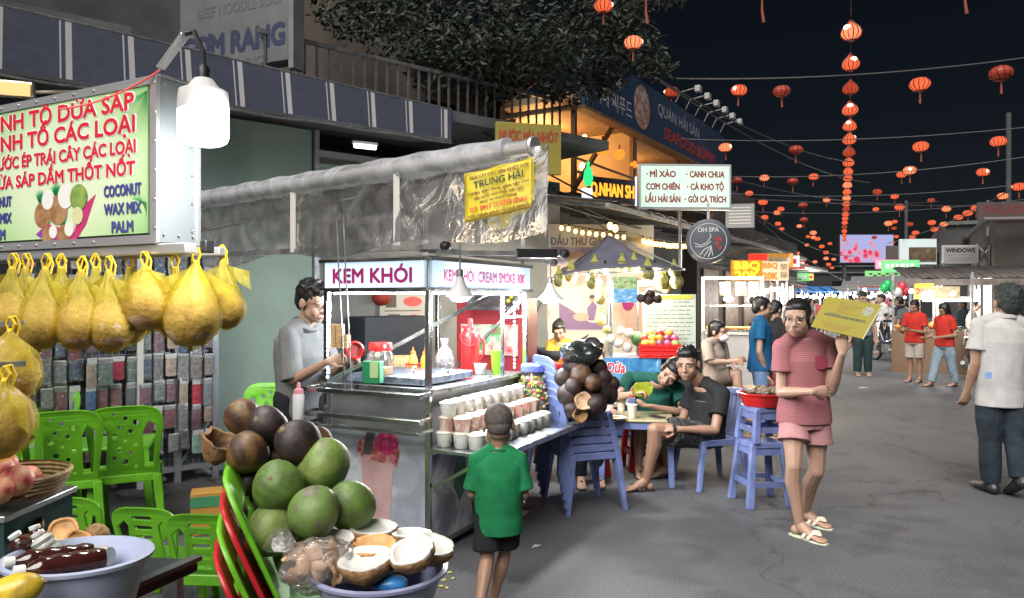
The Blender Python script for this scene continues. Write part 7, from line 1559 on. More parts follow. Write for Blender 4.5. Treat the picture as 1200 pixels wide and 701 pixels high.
for i, lb_ in enumerate(cl_):
    row = 0 if i < 5 else (1 if i < 10 else 2); x = ((i % 5) - 2) * .08 if row < 2 else (i - 11) * .1
    nm, c = FR[(i * 5 + 1) % 6]; t = thing(nm, '%s in the red crate, %s' % (nm, lb_), 'fruit', Matrix.Rotation(R(-8), 3, 'Z') @ Vector((x, -.08 + row * .08, .15 + row * .055)) + fbk.location, 0, 'fruit in the red crate')
    obj('fruit', MB().ell((0, 0, 0), (.043, .043, .040), None, 14, 9), mat('fruit_' + nm, c, .4, nz=(12, .2)), t)
for i, (px, py, d, nm, c) in enumerate(((747, 397, 16, 'watermelon', (.05, .14, .04)), (727, 388, 10, 'white coconut', (.55, .52, .42)), (716, 397, 11, 'white coconut', (.58, .55, .46)), (737, 391, 11, 'white coconut', (.52, .48, .36)), (724, 402, 11, 'white coconut', (.56, .54, .46)), (735, 407, 12, 'white coconut', (.5, .47, .4)), (758, 402, 11, 'pineapple', (.42, .28, .06)), (711, 386, 10, 'pineapple', (.32, .30, .10)), (783, 392, 12, 'dragonfruit', (.60, .08, .20)), (776, 388, 11, 'pink bag', (.62, .22, .28)), (790, 404, 10, 'dragonfruit', (.58, .06, .14)))):
    t = thing(nm.replace(' ', '_'), nm + ' on the fruit stall, ' + ['large and green in the middle of the counter', 'topmost of the pale heap', 'left of the pale heap', 'right of the topmost in the pale heap', 'lower left in the pale heap', 'lower right in the pale heap', 'golden, left of the red crate', 'spiky, beside the pole', 'bright pink above the red crate', 'on top of the red crate', 'pink at the right end of the crate'][i], 'fruit', P(px, py, 8.3), 0)
    r = d / 2 * 8.3 / FPX; me = mesh_of(MB().ell((0, 0, 0), (r, r, r * 1.08), None, 14, 10), mat('fruit_%d' % i, c, .45, nz=(14, .3))); noisy(me, .1, 16, i); obj('fruit', None, None, t, me=me)
for i in range(9):
    px = 672 + i * 5.2 + (i % 2); t = thing('plastic_tub', 'clear tub of cut fruit on the left of the stall counter, %s from the left' % ORD[i], 'tub', Vector((0, 0, 0)), 0, 'tubs on the fruit stall'); p = P(px, 350, 8.2 + .12 * (i % 3)); t.location = (p.x, p.y, cz_ + .001)
    h_ = rnd.uniform(.10, .2); obj('tub', MB().lathe([(0, 0), (.034, 0), (.042, h_), (0, h_)], 14, None, False), mat('tub_%d' % (i % 3), [(.42, .44, .40), (.45, .40, .30), (.35, .40, .32)][i % 3], .25, nz=(20, .3)), t); obj('lid', MB().lathe([(0, h_ + .001), (.044, h_ + .001), (.044, h_ + .012), (0, h_ + .014)], 14, None, False), WHITE, t)
hm = thing('hammock', 'dark hammock cloth slung beside the woman in the mustard top', 'hammock', (0, 0, 0)); w = MB(); a_, b_, c_ = P(612, 400, 8.7), P(690, 392, 9.3), Vector((0, 0, 0))
vs = []
for i in range(13):
    u = i / 12; p = a_.lerp(b_, u); s_ = math.sin(math.pi * u)
    for j in range(5): v = (j - 2) / 2; vs.append(p + Vector((0, v * .22 * s_ + .01 * v, -.30 * s_ + .16 * v * v * s_)))
w.add(vs, [(i * 5 + j, i * 5 + j + 1, i * 5 + j + 6, i * 5 + j + 5) for i in range(12) for j in range(4)]); obj('cloth', w, mat('hammock_dark', (.03, .03, .045), .85), hm, solid=.006)
obj('frame', MB().tube([P(606, 440, 8.6), P(612, 400, 8.7), P(640, 345, 8.9)], .018, 8), BLACK, hm); 
dg = thing('garment', 'long black garment hanging on the right of the price board', 'garment', P(822, 385, 8.6)); me = mesh_of(MB().ell((0, 0, -.1), (.11, .09, .46), None, 22, 22), mat('black_cloth', (.012, .012, .014), .9)); noisy(me, .14, 7); obj('cloth', None, None, dg, me=me); obj('hanger', MB().tube([(0, 0, .3), (0, 0, .5), (.02, 0, .56), (0.04, 0, .53)], .008, 6), DSTEEL, dg)
dg.location.z = .62

# ------------------------------------------------------------------ lit signs
ml = thing('menu_lightbox', 'pale green lit menu board listing noodles and soups in red capitals', 'sign', P(803, 219, 9.9), R(3))
obj('case', MB().box((0, .06, 0), (1.24, .12, .60)), mat('lightbox_frame', (.34, .36, .34), .4), ml, bevel=.008); obj('lit_panel', MB().box((0, -.003, 0), (1.18, .01, .54)), mat('lit_green', (.50, .62, .54), .4, emis=.16, ecol=(.62, .86, .72)), ml)
for r_, (a, b) in enumerate((('MÌ XÀO', 'CANH CHUA'), ('CƠM CHIÊN', 'CÁ KHO TỘ'), ('LẨU HẢI SẢN', 'GỎI CÁ TRÍCH'))):
    z = .165 - r_ * .165
    for s_, x, wd in ((a, -.30, (.34, .44, .46)[r_]), (b, .29, (.46, .44, .50)[r_])):
        text(s_, x, z, .115, mat('ink_dark_red', (.25, .02, .015), .5), ml, -.0095, off=.004, width=wd)
        if x > 0 or r_ == 0: obj('bullet', MB().add([(q, -.0095, k) for q, k in circ(x - wd / 2 - .04, z, .011, 10)], [tuple(range(10))]), mat('ink_dark_red', (.25, .02, .015), .5), ml)
obj('pole', MB().tube([(-.05, .07, -.31), (-.05, .07, -1.1)], .022, 8), DSTEEL, ml)
spa = thing('round_spa_sign', 'round dark double-sided sign OH SPA with a white line drawing of hair', 'sign', P(830, 283, 8.9), R(-14))
dsc = Matrix.Rotation(R(90), 4, 'X')
obj('disc', MB().lathe([(0, -.05), (.245, -.05), (.262, -.04), (.262, .04), (.245, .05), (0, .05)], 40, dsc, False), mat('spa_grey', (.045, .052, .065), .5), spa)
w = MB(); w.lathe([(.205, .0512), (.212, .0516), (.212, .0512)], 40, dsc, False); obj('ring', w, mat('pale_print', (.45, .45, .46), .5), spa)
text('OH SPA', .0, .135, .075, mat('pale_print', (.45, .45, .46), .5), spa, -.0525, off=.0015, width=.24)
w = MB(); pr = mat('pale_print', (.45, .45, .46), .5)
for pts in (((-.16, -.02), (-.09, -.05), (-.02, -.02), (.03, .05), (.02, .09)), ((-.15, -.06), (-.08, -.07), (-.01, -.04), (.03, .0)), ((-.09, -.16), (-.05, -.10), (.0, -.07)), ((-.05, -.18), (-.01, -.12), (.02, -.06)), ((0, -.185), (.02, -.13), (.03, -.06)), ((.05, -.17), (.04, -.11), (.03, -.05))):
    w.tube([(x, -.0525, z) for x, z in pts], .006, 5)
obj('drawing', w, pr, spa)
w = MB(); [w.add([(x, -.0528, z) for x, z in circ(a, b, .026, 10)], [tuple(range(10))]) for a, b in ((.10, -.03), (.13, .02), (.09, .03), (.13, -.08))]; obj('flower_picture', w, mat('dark_red_print', (.22, .02, .03), .5), spa)
obj('bracket', MB().bar((0, .0, .25), (0, .0, .45), .03), DSTEEL, spa)
ns = thing('neon_sign', 'orange lit letter sign on the eaves left of the menu lightbox', 'sign', P(719, 223, 10.6), R(32)); obj('board', MB().box((0, .04, 0), (.86, .04, .34)), DARK, ns)
text('Q.NHAN SH', 0, .0, .25, glow('neon_orange', (1, .36, .03), .8), ns, .015, off=.008, width=.78); 
obj('end_panel', MB().box((-.47, .0, -.12), (.14, .06, .22)), glow('panel_glow', (.75, .8, 1), .55), ns); obj('end_panel', MB().box((.47, .0, .02), (.10, .06, .42)), glow('panel_glow', (.75, .8, 1), .55), ns)
obj('green_figure', MB().lathe([(0, -.17), (.05, -.15), (.07, -.05), (.05, .05), (.025, .09), (.02, .17), (0, .175)], 14, Matrix.Translation((-.45, 0, .19)), False), glow('neon_green', (.02, .45, .14), .9), ns)
ys = thing('yellow_signboard', 'dim yellow shop signboard with red letters behind the clear awning roll', 'sign', P(620, 174, 8.2), R(14))
obj('board', MB().box((0, .03, 0), (.74, .06, .55)), mat('dull_yellow', (.22, .18, .03), .6, nz=(3, .12)), ys, bevel=.006); text('NƯỚC MÍA NHÓT', 0, .13, .15, mat('dull_red', (.28, .03, .02), .6), ys, -.004, off=.004, width=.66)
BQ = thing('grill_signboard', 'lit yellow and white signboard reading BBQ 20K twice over the glass food cart', 'sign', P(890, 317, 12.3), R(4))
obj('left_panel', MB().box((-.22, 0, 0), (.52, .06, .33)), mat('orange_lit', (.36, .16, .01), .5, emis=.04, ecol=(1, .5, .02)), BQ); obj('right_panel', MB().box((.26, 0, -.01), (.44, .055, .31)), mat('peach_lit', (.55, .42, .30), .5, emis=.10, ecol=(1, .72, .5)), BQ)
KR = mat('brown_letter', (.10, .02, .005), .5); OR_ = mat('orange_letter', (.75, .12, .02), .5, emis=.4, ecol=(1, .15, .02))
text('BBQ', -.22, .08, .17, mat('yellow_letter', (.8, .62, .02), .5, emis=.35, ecol=(1, .75, .05)), BQ, -.033, off=.006, width=.42); text('20K', -.22, -.08, .18, mat('yellow_letter', (.8, .62, .02), .5), BQ, -.033, off=.007, width=.40)
text('BBQ', .17, .08, .12, OR_, BQ, -.031, off=.006, width=.24); text('20K', .17, -.09, .15, OR_, BQ, -.031, off=.008, width=.24)
for z in (.06, -.07): obj('food_picture', MB().box((.40, -.03, z), (.12, .006, .10)), ramp_mat('grill_print', [(.4, (.1, .12, .08)), (.55, (.5, .4, .3)), (.7, (.3, .1, .05))], 30, .5), BQ)
obj('red_panel', MB().box((-.02, .02, .22), (.30, .04, .10)), glow('red_glow', (.8, .03, .02), .8), BQ)
bb_ = thing('list_board', 'small grey menu board with tilted lines behind the menu lightbox', 'board', P(867, 253, 12.0), R(-12)); obj('board', MB().box((0, 0, 0), (.44, .03, .38)), mat('grey_board', (.16, .17, .18), .6), bb_)
w = MB()
for r_ in range(6): w.box((0, -.017, .13 - r_ * .05), (.34, .003, .014))
obj('printed_lines', w, mat('pale_print', (.45, .45, .46), .5), bb_)
# glass food cart
FC = thing('glass_food_cart', 'white framed glass food cart with warm lamps beside the masked woman', 'cart', P(858, 350, 10.9), R(-16)); FC.location.z = 0
w = MB(); X_ = .42
for x in (-X_, X_):
    for y in (0, .5): w.box((x, y, 1.02), (.03, .03, 1.7))
for z in (1.05, 1.86): w.box((0, 0, z), (.84, .03, .03)); w.box((0, .5, z), (.84, .03, .03)); w.box((-X_, .25, z), (.03, .5, .03)); w.box((X_, .25, z), (.03, .5, .03))
obj('frame', w, mat('cart_white', (.55, .53, .5), .5), FC)
obj('cabinet', MB().box((0, .25, .66), (.82, .48, .74)), mat('cart_panel', (.34, .34, .35), .5, nz=(3, .1)), FC, bevel=.006); obj('tray', MB().box((0, .25, 1.09), (.78, .44, .03)), STEEL, FC); obj('rear_shelf', MB().box((0, .42, 1.45), (.8, .14, .02)), STEEL, FC)
for i in range(14):
    t = thing('grilled_skewer', 'brown grilled snack on the tray of the glass food cart, %s in the row' % ORD[i], 'food', FC.location + Matrix.Rotation(R(-16), 3, 'Z') @ Vector((-.34 + .052 * i, .10 + .05 * (i % 3), 1.125)), i, 'snacks on the glass cart'); obj('snack', MB().ell((0, 0, 0), (.05, .028, .024), None, 10, 7), mat('fried', (.42, .19, .05), .5, nz=(14, .4)), t)
for i, (x, z) in enumerate(((-.05, 1.55), (.28, 1.55))):
    t = thing('warm_lamp', ['warm lamp inside the glass food cart, left of two', 'warm lamp inside the glass food cart, right of two'][i], 'lamp', FC.location + Matrix.Rotation(R(-16), 3, 'Z') @ Vector((x, .2, z)), 0, 'lamps in the glass cart'); obj('bulb', MB().ell((0, 0, 0), (.075, .05, .04)), glow('warm_white', (1, .82, .52), 12), t); obj('cord', MB().tube([(0, 0, .04), (0, 0, .3)], .006, 6), BLACK, t); lamp(t, (0, -.08, -.06), 30, (1, .74, .42), .06)
w = MB(); 
for i, x in enumerate((-.1, .12, .30)): tag(obj('hanging_package', MB().box((0, 0, 0), (.16, .05, .20)), mat('package_pale', (.45, .40, .34), .4, nz=(9, .3)), None, FC.location + Matrix.Rotation(R(-16), 3, 'Z') @ Vector((x, -.0, 1.70)), R(-16), bevel=.02), 'pale bag hanging at the top of the glass food cart, ' + ['left', 'middle', 'right'][i] + ' one', 'bag', 'bags on the glass cart')
tag(obj('plank_bench', MB().box((0, 0, .38), (1.7, .28, .05)).box((-.7, 0, .18), (.06, .24, .36)).box((.7, 0, .18), (.06, .24, .36)), WOOD, None, gp(888, 9.9), R(35), bevel=.006), 'low wooden plank bench in front of the glass food cart', 'bench')
# ------------------------------------------------------------------ lanterns over the street
LIT = [glow('lantern_lit', (1, .15, .055), .46), glow('lantern_bright', (1, .25, .11), .62), glow('lantern_dim', (1, .13, .05), .2)]
UNLIT = mat('lantern_unlit', (.3, .03, .015), .6); RIB = mat('lantern_rib', (.16, .02, .012), .6); HOT = glow('lantern_core', (1, .60, .40), 1.4)
def lantern_meshes(kind, m):
    if kind == 'onion': prof = [(.03, -.10), (.085, -.085), (.125, -.045), (.132, -.01), (.11, .045), (.07, .09), (.035, .125), (.02, .15)]
    else: prof = [(.03, -.085), (.085, -.075), (.125, -.035), (.135, 0), (.125, .035), (.085, .075), (.03, .085)]
    w = MB(); w.lathe(prof, 24, None, True, lambda i, z: 1 if i % 2 else .95); a = mesh_of(w, m, False)
    w = MB()
    for k in range(12): w.tube([(r * 1.01 * math.cos(k * math.pi / 6 + .26), r * 1.01 * math.sin(k * math.pi / 6 + .26), z) for r, z in prof], .0075, 4)
    b = mesh_of(w, RIB)
    t0, t1 = prof[0][1], prof[-1][1]
    w = MB(); w.lathe([(.036, t0 - .014), (.036, t0 + .006), (0, t0 + .006)], 12); w.lathe([(.026, t1 - .004), (.026, t1 + .012), (0, t1 + .014)], 12); c = mesh_of(w, RIB)
    w = MB(); w.tube([(0, 0, t0), (0, 0, t0 - .06), (.004, 0, t0 - .18)], [.006, .012, .016], 6); d = mesh_of(w, mat('tassel', (.22, .05, .03), .8))
    return a, b, c, d
LM = {}
def lantern(px, py, d, kind, lit, label, grp, tassel=True, Y=None, k=.27):
    Y = Y or k * FPX / d; key = (kind, lit)
    if key not in LM: LM[key] = lantern_meshes(kind, UNLIT if lit < 0 else LIT[lit])
    a, b, c, e = LM[key]; t = thing('paper_lantern', label, 'lantern', P(px, py, Y), rnd.uniform(0, 6), grp); t.scale = (rnd.uniform(.92, 1.06),) * 3
    t.rotation_euler = (rnd.uniform(-.06, .06), rnd.uniform(-.06, .06), rnd.uniform(0, 6))
    obj('shade', None, None, t, me=a); obj('rib', None, None, t, me=b)
    if d > 8: obj('cap', None, None, t, me=c)
    if tassel and d > 8: obj('tassel', None, None, t, me=e)
    if lit >= 0 and d > 13: obj('bulb', MB().ell((.0, -.085 if kind == 'onion' else -.095, .05 if kind == 'onion' else .01), (.05, .055, .04), None, 10, 7), HOT, t)
    return t
ys_ = [38, 75, 104, 129, 148, 164, 179, 191, 201, 209, 217, 225, 232, 239, 245, 251, 256, 261, 266, 271, 276, 281, 286, 291, 296, 301]
cpts = []
for i, py in enumerate(ys_):
    Y = 3036 / (350.5 - py); px = 997.5 - 8 * min(1, i / 18)
    nm = (ORD[i] if i < 24 else ['twenty-fifth', 'twenty-sixth'][i - 24])
    lantern(px, py, 22 * 9.7 / Y, 'onion', 1 if i in (0, 10, 12) else (2 if i % 4 == 2 else 0), 'red onion-shaped lantern, %s from the top of the central string' % nm, 'lanterns on the central string', False, Y)
    cpts.append(P(px, py, Y) + Vector((0, 0, .17)))
w = MB(); w.tube([P(997, -60, 7.4) + Vector((0, 0, .3))] + cpts, .006, 5); tag(obj('lantern_cable', w, BLACK), 'cable running along the street above the central lantern string', 'cable')
rows = [('nearest cross wire', [(866, 106, 20, 0), (916, 107, 20, -1), (1078, 99, 24, 0), (1173, 86, 25, -1)]), ('second cross wire', [(850, 173, 14.5, 1), (933, 176, 15.5, -1), (1079, 172, 17, 0), (1170, 166, 18, 0)]),
        ('third cross wire', [(864, 212, 12, -1), (929, 213, 12.5, -1), (1066, 200, 14, 1), (1152, 202, 14, 0)]), ('fourth cross wire', [(894, 237, 10.5, 0), (941, 241, 10.5, -1), (1054, 243, 10.5, 0), (1109, 245, 11, 1)]),
        ('fifth cross wire', [(896, 255, 9, 0), (942, 258, 9, -1), (1041, 262, 9, 1), (1092, 261, 9.2, 0)]), ('right edge wire', [(1069, 278, 8, 0), (1073, 273, 8.4, 0), (1095, 269, 8.6, 0), (1106, 263, 9, 1), (1123, 255, 10, 0), (1134, 250, 10.5, 0), (1144, 244, 11, 0), (1175, 230, 12.5, 1), (1194, 219, 14, 0)]),
        ('far left wire', [(945, 311, 5.5, 0), (953, 273, 7.5, 1), (955, 307, 5.5, 1), (958, 280, 7.3, 0), (963, 289, 6.8, 0), (968, 296, 6.3, 0), (968, 303, 6, 1), (971, 310, 5.6, 0), (975, 314, 5.3, 0), (977, 304, 5.5, 1)]),
        ('small wire by the grill sign', [(897, 288, 7.5, 0), (905, 296, 7, 0), (912, 302, 6.6, 0), (923, 289, 7.5, 0), (930, 312, 6.2, 0), (934, 297, 6.8, 1), (937, 304, 6.2, 0)])]
far = []
for k in range(26):
    Y_ = 20 + k * 1.15; side = (-1, 1)[k % 2]; far.append((997 + side * (rnd.uniform(.6, 3.6) * FPX / Y_) * 1.0, 350.5 - (3.45 + rnd.uniform(-.2, .25)) * FPX / Y_, .27 * FPX / Y_, (0, 0, 1, 2)[k % 4]))
rows.append(('far cross wires', sorted(far)))
for nm, L in rows:
    for i, (px, py, d, lit) in enumerate(L):
        lantern(px, py, d, 'round', lit, 'round red %s, %s from the left on the %s' % ('unlit lantern' if lit < 0 else 'lit lantern', (ORD + ['twenty-fifth', 'twenty-sixth'])[i], nm), 'lanterns on the ' + nm)
for px, py, d, lit, lb_ in ((707, 7, 21, 0, 'round red lit lantern in the tree, near the top of the picture'), (742, 50, 20, 1, 'round red lit lantern in front of the tree leaves'), (787, 108, 16, 2, 'red lantern above the blue signboard, upper of a pair'), (788, 128, 16, 0, 'red lantern above the blue signboard, lower of a pair'), (811, 168, 12, 2, 'red lantern at the lower end of the blue signboard, upper of a pair'), (812, 182, 12, 0, 'red lantern at the lower end of the blue signboard, lower of a pair'), (802, 150, 11, 2, 'dim red lantern over the red letters of the blue signboard')):
    t = lantern(px, py, d, 'round', lit, lb_, 'lanterns by the blue sign', True, 8.3 if 'tree' in lb_ else None)
    if 'tree' in lb_: t.scale = (.74, .74, .78)
ORL = glow('lantern_orange', (1, .28, .03), .55)
for i, (px, py, r) in enumerate(((706, 174, .115), (726, 181, .095), (742, 193, .075))):
    t = thing('paper_lantern', 'glowing orange lantern under the restaurant eaves, %s from the left' % ORD[i], 'lantern', P(px, py, 11.2 + i), 0, 'orange lanterns under the eaves')
    obj('shade', MB().lathe([(.03, -r * .85), (r * .7, -r * .7), (r, 0), (r * .7, r * .7), (.03, r * .85)], 20, None, True, lambda i_, z: 1 if i_ % 2 else .96), ORL, t, smooth=False); obj('cap', MB().tube([(0, 0, r * .8), (0, 0, r * 1.6)], .012, 6), BLACK, t)
for i, (px, py) in enumerate(((757, 14), (893, 12), (1131, 2))):
    tag(obj('lantern_tassel', MB().tube([P(px, py - 22, 8.2), P(px, py, 8.2), P(px + 2, py + 14, 8.2)], [.006, .014, .018], 6), mat('tassel', (.22, .05, .03), .8)), 'hanging lantern tassel at the top edge of the picture, %s from the left' % ORD[i], 'tassel', 'tassels at the top edge')
WIRE = mat('wire_grey', (.045, .05, .052), .6)
wr = [((792, 92, 10.6), (1215, 66, 10), .10), ((800, 163, 14.5), (1215, 148, 13), .12), ((815, 205, 18), (1215, 182, 15.5), .2), ((845, 226, 21), (1215, 214, 18), .2), ((880, 248, 25), (1215, 232, 20), .2), ((760, 85, 11), (1000, 190, 19), .25), ((775, 96, 11), (1020, 214, 22), .3), ((860, 232, 18), (1215, 240, 24), .1), ((840, 205, 17), (1100, 236, 26), .3), ((1040, 285, 28), (1215, 205, 16.5), .2), ((880, 250, 22), (1010, 335, 44), .4), ((870, 240, 20), (1000, 300, 40), .4)]
for i, (a, b, s_) in enumerate(wr): cable([P(*a), P(*b)], .010 + .004 * (i > 4), 'thin overhead wire crossing the night sky, %s of the lantern wires counted downwards' % ORD[i], 'wire', 'overhead wires', s_, 'overhead_wire', WIRE)

# ------------------------------------------------------------------ right side of the street
BRN = mat('brown_facade', (.052, .045, .04), .8, nz=(1.5, .25))
def blk(name, label, px, Y, w_, d_, h_, m, roof=True, doors=3, rot=TH):
    L = gp(px, Y); t = thing(name, label, 'building', L, rot); w = MB(); w.box((w_ / 2, d_ / 2, h_ / 2), (w_, d_, h_)); obj('wall', w, m, t)
    w = MB(); w.box((w_ / 2, d_ / 2, h_ + .06), (w_ + .3, d_ + .3, .12)); obj('parapet', w, DGREY, t)
    for k in range(doors): obj('window', MB().box((-.012, d_ * (k + .5) / doors, h_ * .72), (.03, d_ / doors * .45, h_ * .22)), mat('dark_glass', (.01, .012, .015), .15), t); obj('shutter', MB().box((-.012, d_ * (k + .5) / doors, 1.15), (.03, d_ / doors * .7, 2.2)), DSTEEL, t)
    for k in range(2): obj('window', MB().box((w_ * (k + .5) / 2, -.012, h_ * .72), (w_ * .22, .03, h_ * .22)), mat('dark_glass', (.01, .012, .015), .15), t)
    return t
blk('right_shophouse', 'low dark brown shophouse at the right edge behind the man in the polo shirt', 1166, 19.5, 8, 9, 3.65, BRN)
blk('rear_shophouse', 'dark shophouse behind the WINDOWS sign on the right', 1108, 27, 8, 10, 4.2, mat('slate_facade', (.035, .038, .042), .8, nz=(1.5, .25)))
blk('end_building', 'far dark building closing the street below the bright screen', 985, 62, 26, 8, 4.2, mat('night_facade', (.018, .02, .022), .8), doors=2, rot=0)
blk('end_building', 'far low building at the left street end behind the blue canopy', 900, 60, 8, 8, 3.6, mat('night_facade', (.018, .02, .022), .8), doors=2, rot=0)
t = thing('name_sign', 'dim brown signboard PHƯƠNG THẢO on the roof of the right shophouse', 'sign', P(1198, 247, 18.5), R(-10)); obj('board', MB().box((.25, .05, 0), (2.5, .08, .46)), mat('sign_brown', (.06, .05, .047), .6), t); text('PHƯƠNG THẢO', .25, .03, .30, mat('faded_red', (.13, .022, .02), .6), t, .006, off=.012, width=2.2); obj('small_lines', MB().box((.2, .006, -.17), (2.1, .003, .05)), mat('faded_line', (.2, .18, .17), .6), t)
w = MB(); w.box((-.7, .2, -.15), (.05, .05, .9)); w.box((1.2, .2, -.15), (.05, .05, .9)); obj('support', w, DSTEEL, t)
t = thing('window_shop_sign', 'white framed WINDOWS shop sign above the right stall roofs', 'sign', P(1125.5, 298, 21.5), R(-6)); obj('frame', MB().box((0, .04, 0), (.98, .06, .52)), mat('frame_white', (.40, .40, .40), .5), t); obj('board', MB().box((0, .005, 0), (.90, .02, .44)), mat('board_grey', (.26, .25, .25), .5), t); text('WINDOWS', 0, .11, .17, INKK, t, -.006, off=.008, width=.78); w = MB(); [w.box((0, -.006, z), (.74 - .05 * k, .003, .035)) for k, z in enumerate((-.02, -.10, -.16))]; obj('small_lines', w, mat('faded_line', (.2, .18, .17), .6), t)
w = MB(); w.bar((.5, .05, -.3), (1.0, .1, .5), .05); w.bar((.5, .05, .3), (1.1, .1, -.4), .05); w.bar((-.45, .05, -.26), (-.45, .05, -1.0), .05); w.bar((.45, .05, -.26), (.45, .05, -1.0), .05); obj('support', w, DSTEEL, t)
t = thing('shop_lightbox', 'pale lit shop board with a dark photo panel, left of the WINDOWS sign', 'sign', P(1076, 295, 26), R(-5)); obj('board', MB().box((0, .05, 0), (1.22, .1, .88)), mat('pale_lit', (.42, .48, .50), .5, emis=.10, ecol=(.6, .75, .8)), t); obj('photo_panel', MB().box((.14, -.01, -.10), (.9, .02, .5)), ramp_mat('photo_print', [(.3, (.04, .03, .025)), (.6, (.12, .08, .05)), (.8, (.25, .2, .12))], 5, .5), t); obj('pole', MB().box((0, .1, -.9), (.08, .06, 1.0)), DSTEEL, t)
t = thing('led_screen', 'huge glowing advertising screen of pink flowers at the street end', 'screen', P(1016, 291.5, 44), 0); obj('cabinet', MB().box((0, .25, 0), (3.25, .4, 1.75)), BLACK, t)
def screen_mat():
    m = bpy.data.materials.new('screen_picture'); m.use_nodes = True; n = m.node_tree; n.nodes.clear(); N = n.nodes.new
    tc = N('ShaderNodeTexCoord'); v = N('ShaderNodeTexVoronoi'); v.inputs['Scale'].default_value = 2.6; nz = N('ShaderNodeTexNoise'); nz.inputs['Scale'].default_value = 1.1; nz.inputs['Detail'].default_value = 6
    n.links.new(tc.outputs['Object'], v.inputs[0]); n.links.new(tc.outputs['Object'], nz.inputs[0])
    r = N('ShaderNodeValToRGB'); e = r.color_ramp.elements; e[0].position = .15; e[0].color = (1, .06, .16, 1); e[1].position = .55; e[1].color = (.55, .58, 1, 1); q = e.new(.35); q.color = (1, .45, .6, 1)
    s = N('ShaderNodeSeparateXYZ'); n.links.new(tc.outputs['Object'], s.inputs[0]); a = N('ShaderNodeMath'); a.operation = 'MULTIPLY_ADD'; a.inputs[1].default_value = .38; a.inputs[2].default_value = .0; n.links.new(s.outputs[2], a.inputs[0])
    b = N('ShaderNodeMath'); b.operation = 'ADD'; n.links.new(a.outputs[0], b.inputs[0]); n.links.new(v.outputs[0], b.inputs[1]); n.links.new(b.outputs[0], r.inputs[0])
    em = N('ShaderNodeEmission'); em.inputs[1].default_value = .30; n.links.new(r.outputs[0], em.inputs[0]); o = N('ShaderNodeOutputMaterial'); n.links.new(em.outputs[0], o.inputs[0]); m.cycles.emission_sampling = 'NONE'; return m
obj('display', MB().box((0, .03, 0), (3.1, .05, 1.62)), screen_mat(), t); w = MB(); w.box((-1.2, .3, -2.4), (.16, .16, 3.4)); w.box((1.2, .3, -2.4), (.16, .16, 3.4)); obj('post', w, DARK, t)
for nm, lb_, px, py, Y, wd, ht, m in (('dark_board', 'plain brown board right of the bright screen', 1050, 299, 38, .95, .95, mat('brown_board2', (.09, .075, .07), .6)), ('shop_board', 'small yellow lit board under the bright screen', 1038, 311, 36, .8, .28, mat('yellow_lit', (.5, .5, .03), .5, emis=.10)), ('shop_board', 'pale green lit shop strip above the balloon stall', 1035, 322, 27, 1.25, .28, mat('green_lit', (.16, .42, .16), .5, emis=.12, ecol=(.3, .8, .3))), ('shop_board', 'small pale cyan board right of the green strip', 1053, 316, 27, .24, .26, mat('cyan_lit', (.4, .6, .6), .5, emis=.12))):
    t = thing(nm, lb_, 'sign', P(px, py, Y), 0); obj('panel', MB().box((0, .04, 0), (wd, .08, ht)), m, t); obj('post', MB().box((0, .1, -ht / 2 - .9), (.06, .05, 1.8)), DARK, t)
    if 'green' in lb_:
        w = MB(); [w.box((-.45 + k * .15, -.004, .03 * ((-1) ** k)), (.11, .004, .06)) for k in range(7)]; obj('small_lines', w, mat('dark_line', (.02, .08, .03), .5), t)
# stalls under a tin roof on the right
sr = thing('stall_roof', 'long rusty tin roof over the right-hand stalls behind the red pair', 'stall', gp(1062, 17.2), R(-20))
w = MB()
for i in range(60): x = i * .16; w.quad((x, 0, 2.02 + .02 * (i % 2)), (x + .16, 0, 2.02 + .02 * ((i + 1) % 2)), (x + .16, 2.4, 2.36 + .02 * ((i + 1) % 2)), (x, 2.4, 2.36 + .02 * (i % 2)))
obj('sheet', w, mat('rust_tin', (.10, .09, .085), .6, .3, nz=(3, .4)), sr, solid=.01)
for i in range(5): obj('post', MB().box((.1 + i * 2.0, .08, 1.0), (.06, .06, 2.0)), mat('post_blue', (.10, .14, .2), .5), sr)
obj('fascia', MB().box((4.8, -.03, 1.93), (9.6, .03, .14)), mat('fascia_brown', (.13, .11, .10), .7, nz=(6, .4)), sr)
t = thing('price_sign', 'yellow lit 20K price sign on the right stall above the red pair', 'sign', P(1083, 341.5, 15.6), R(-8)); obj('board', MB().box((0, .02, 0), (.37, .04, .32)), mat('price_yellow', (.42, .31, .02), .5, emis=.06, ecol=(1, .8, .05)), t); text('20K', 0, .0, .17, INKR, t, -.003, off=.010, width=.32)
t = thing('photo_menu', 'dull menu panel with photo rows right of the 20K sign', 'sign', P(1110, 343, 15.9), R(-8)); obj('board', MB().box((0, .02, 0), (.5, .04, .26)), mat('panel_tan', (.34, .28, .18), .5, nz=(9, .4)), t)
t = thing('tube_light', 'long white fluorescent tube under the right stall roof', 'light', P(1113, 352, 16.4), R(-8)); obj('tube', MB().tube([(-.55, 0, 0), (.55, 0, 0)], .028, 8), glow('tube_glow', (.9, 1, .95), 3.0), t); obj('fitting', MB().box((0, .02, .05), (1.2, .06, .05)), WHITE, t); lamp(t, (0, -.1, -.1), 24, (1, .97, .9), .15)
FRC = [mat('goods_%d' % i, c, .5, nz=(8, .3)) for i, c in enumerate(((.5, .2, .05), (.5, .05, .05), (.55, .45, .2), (.4, .4, .42), (.1, .25, .08), (.5, .3, .25)))]
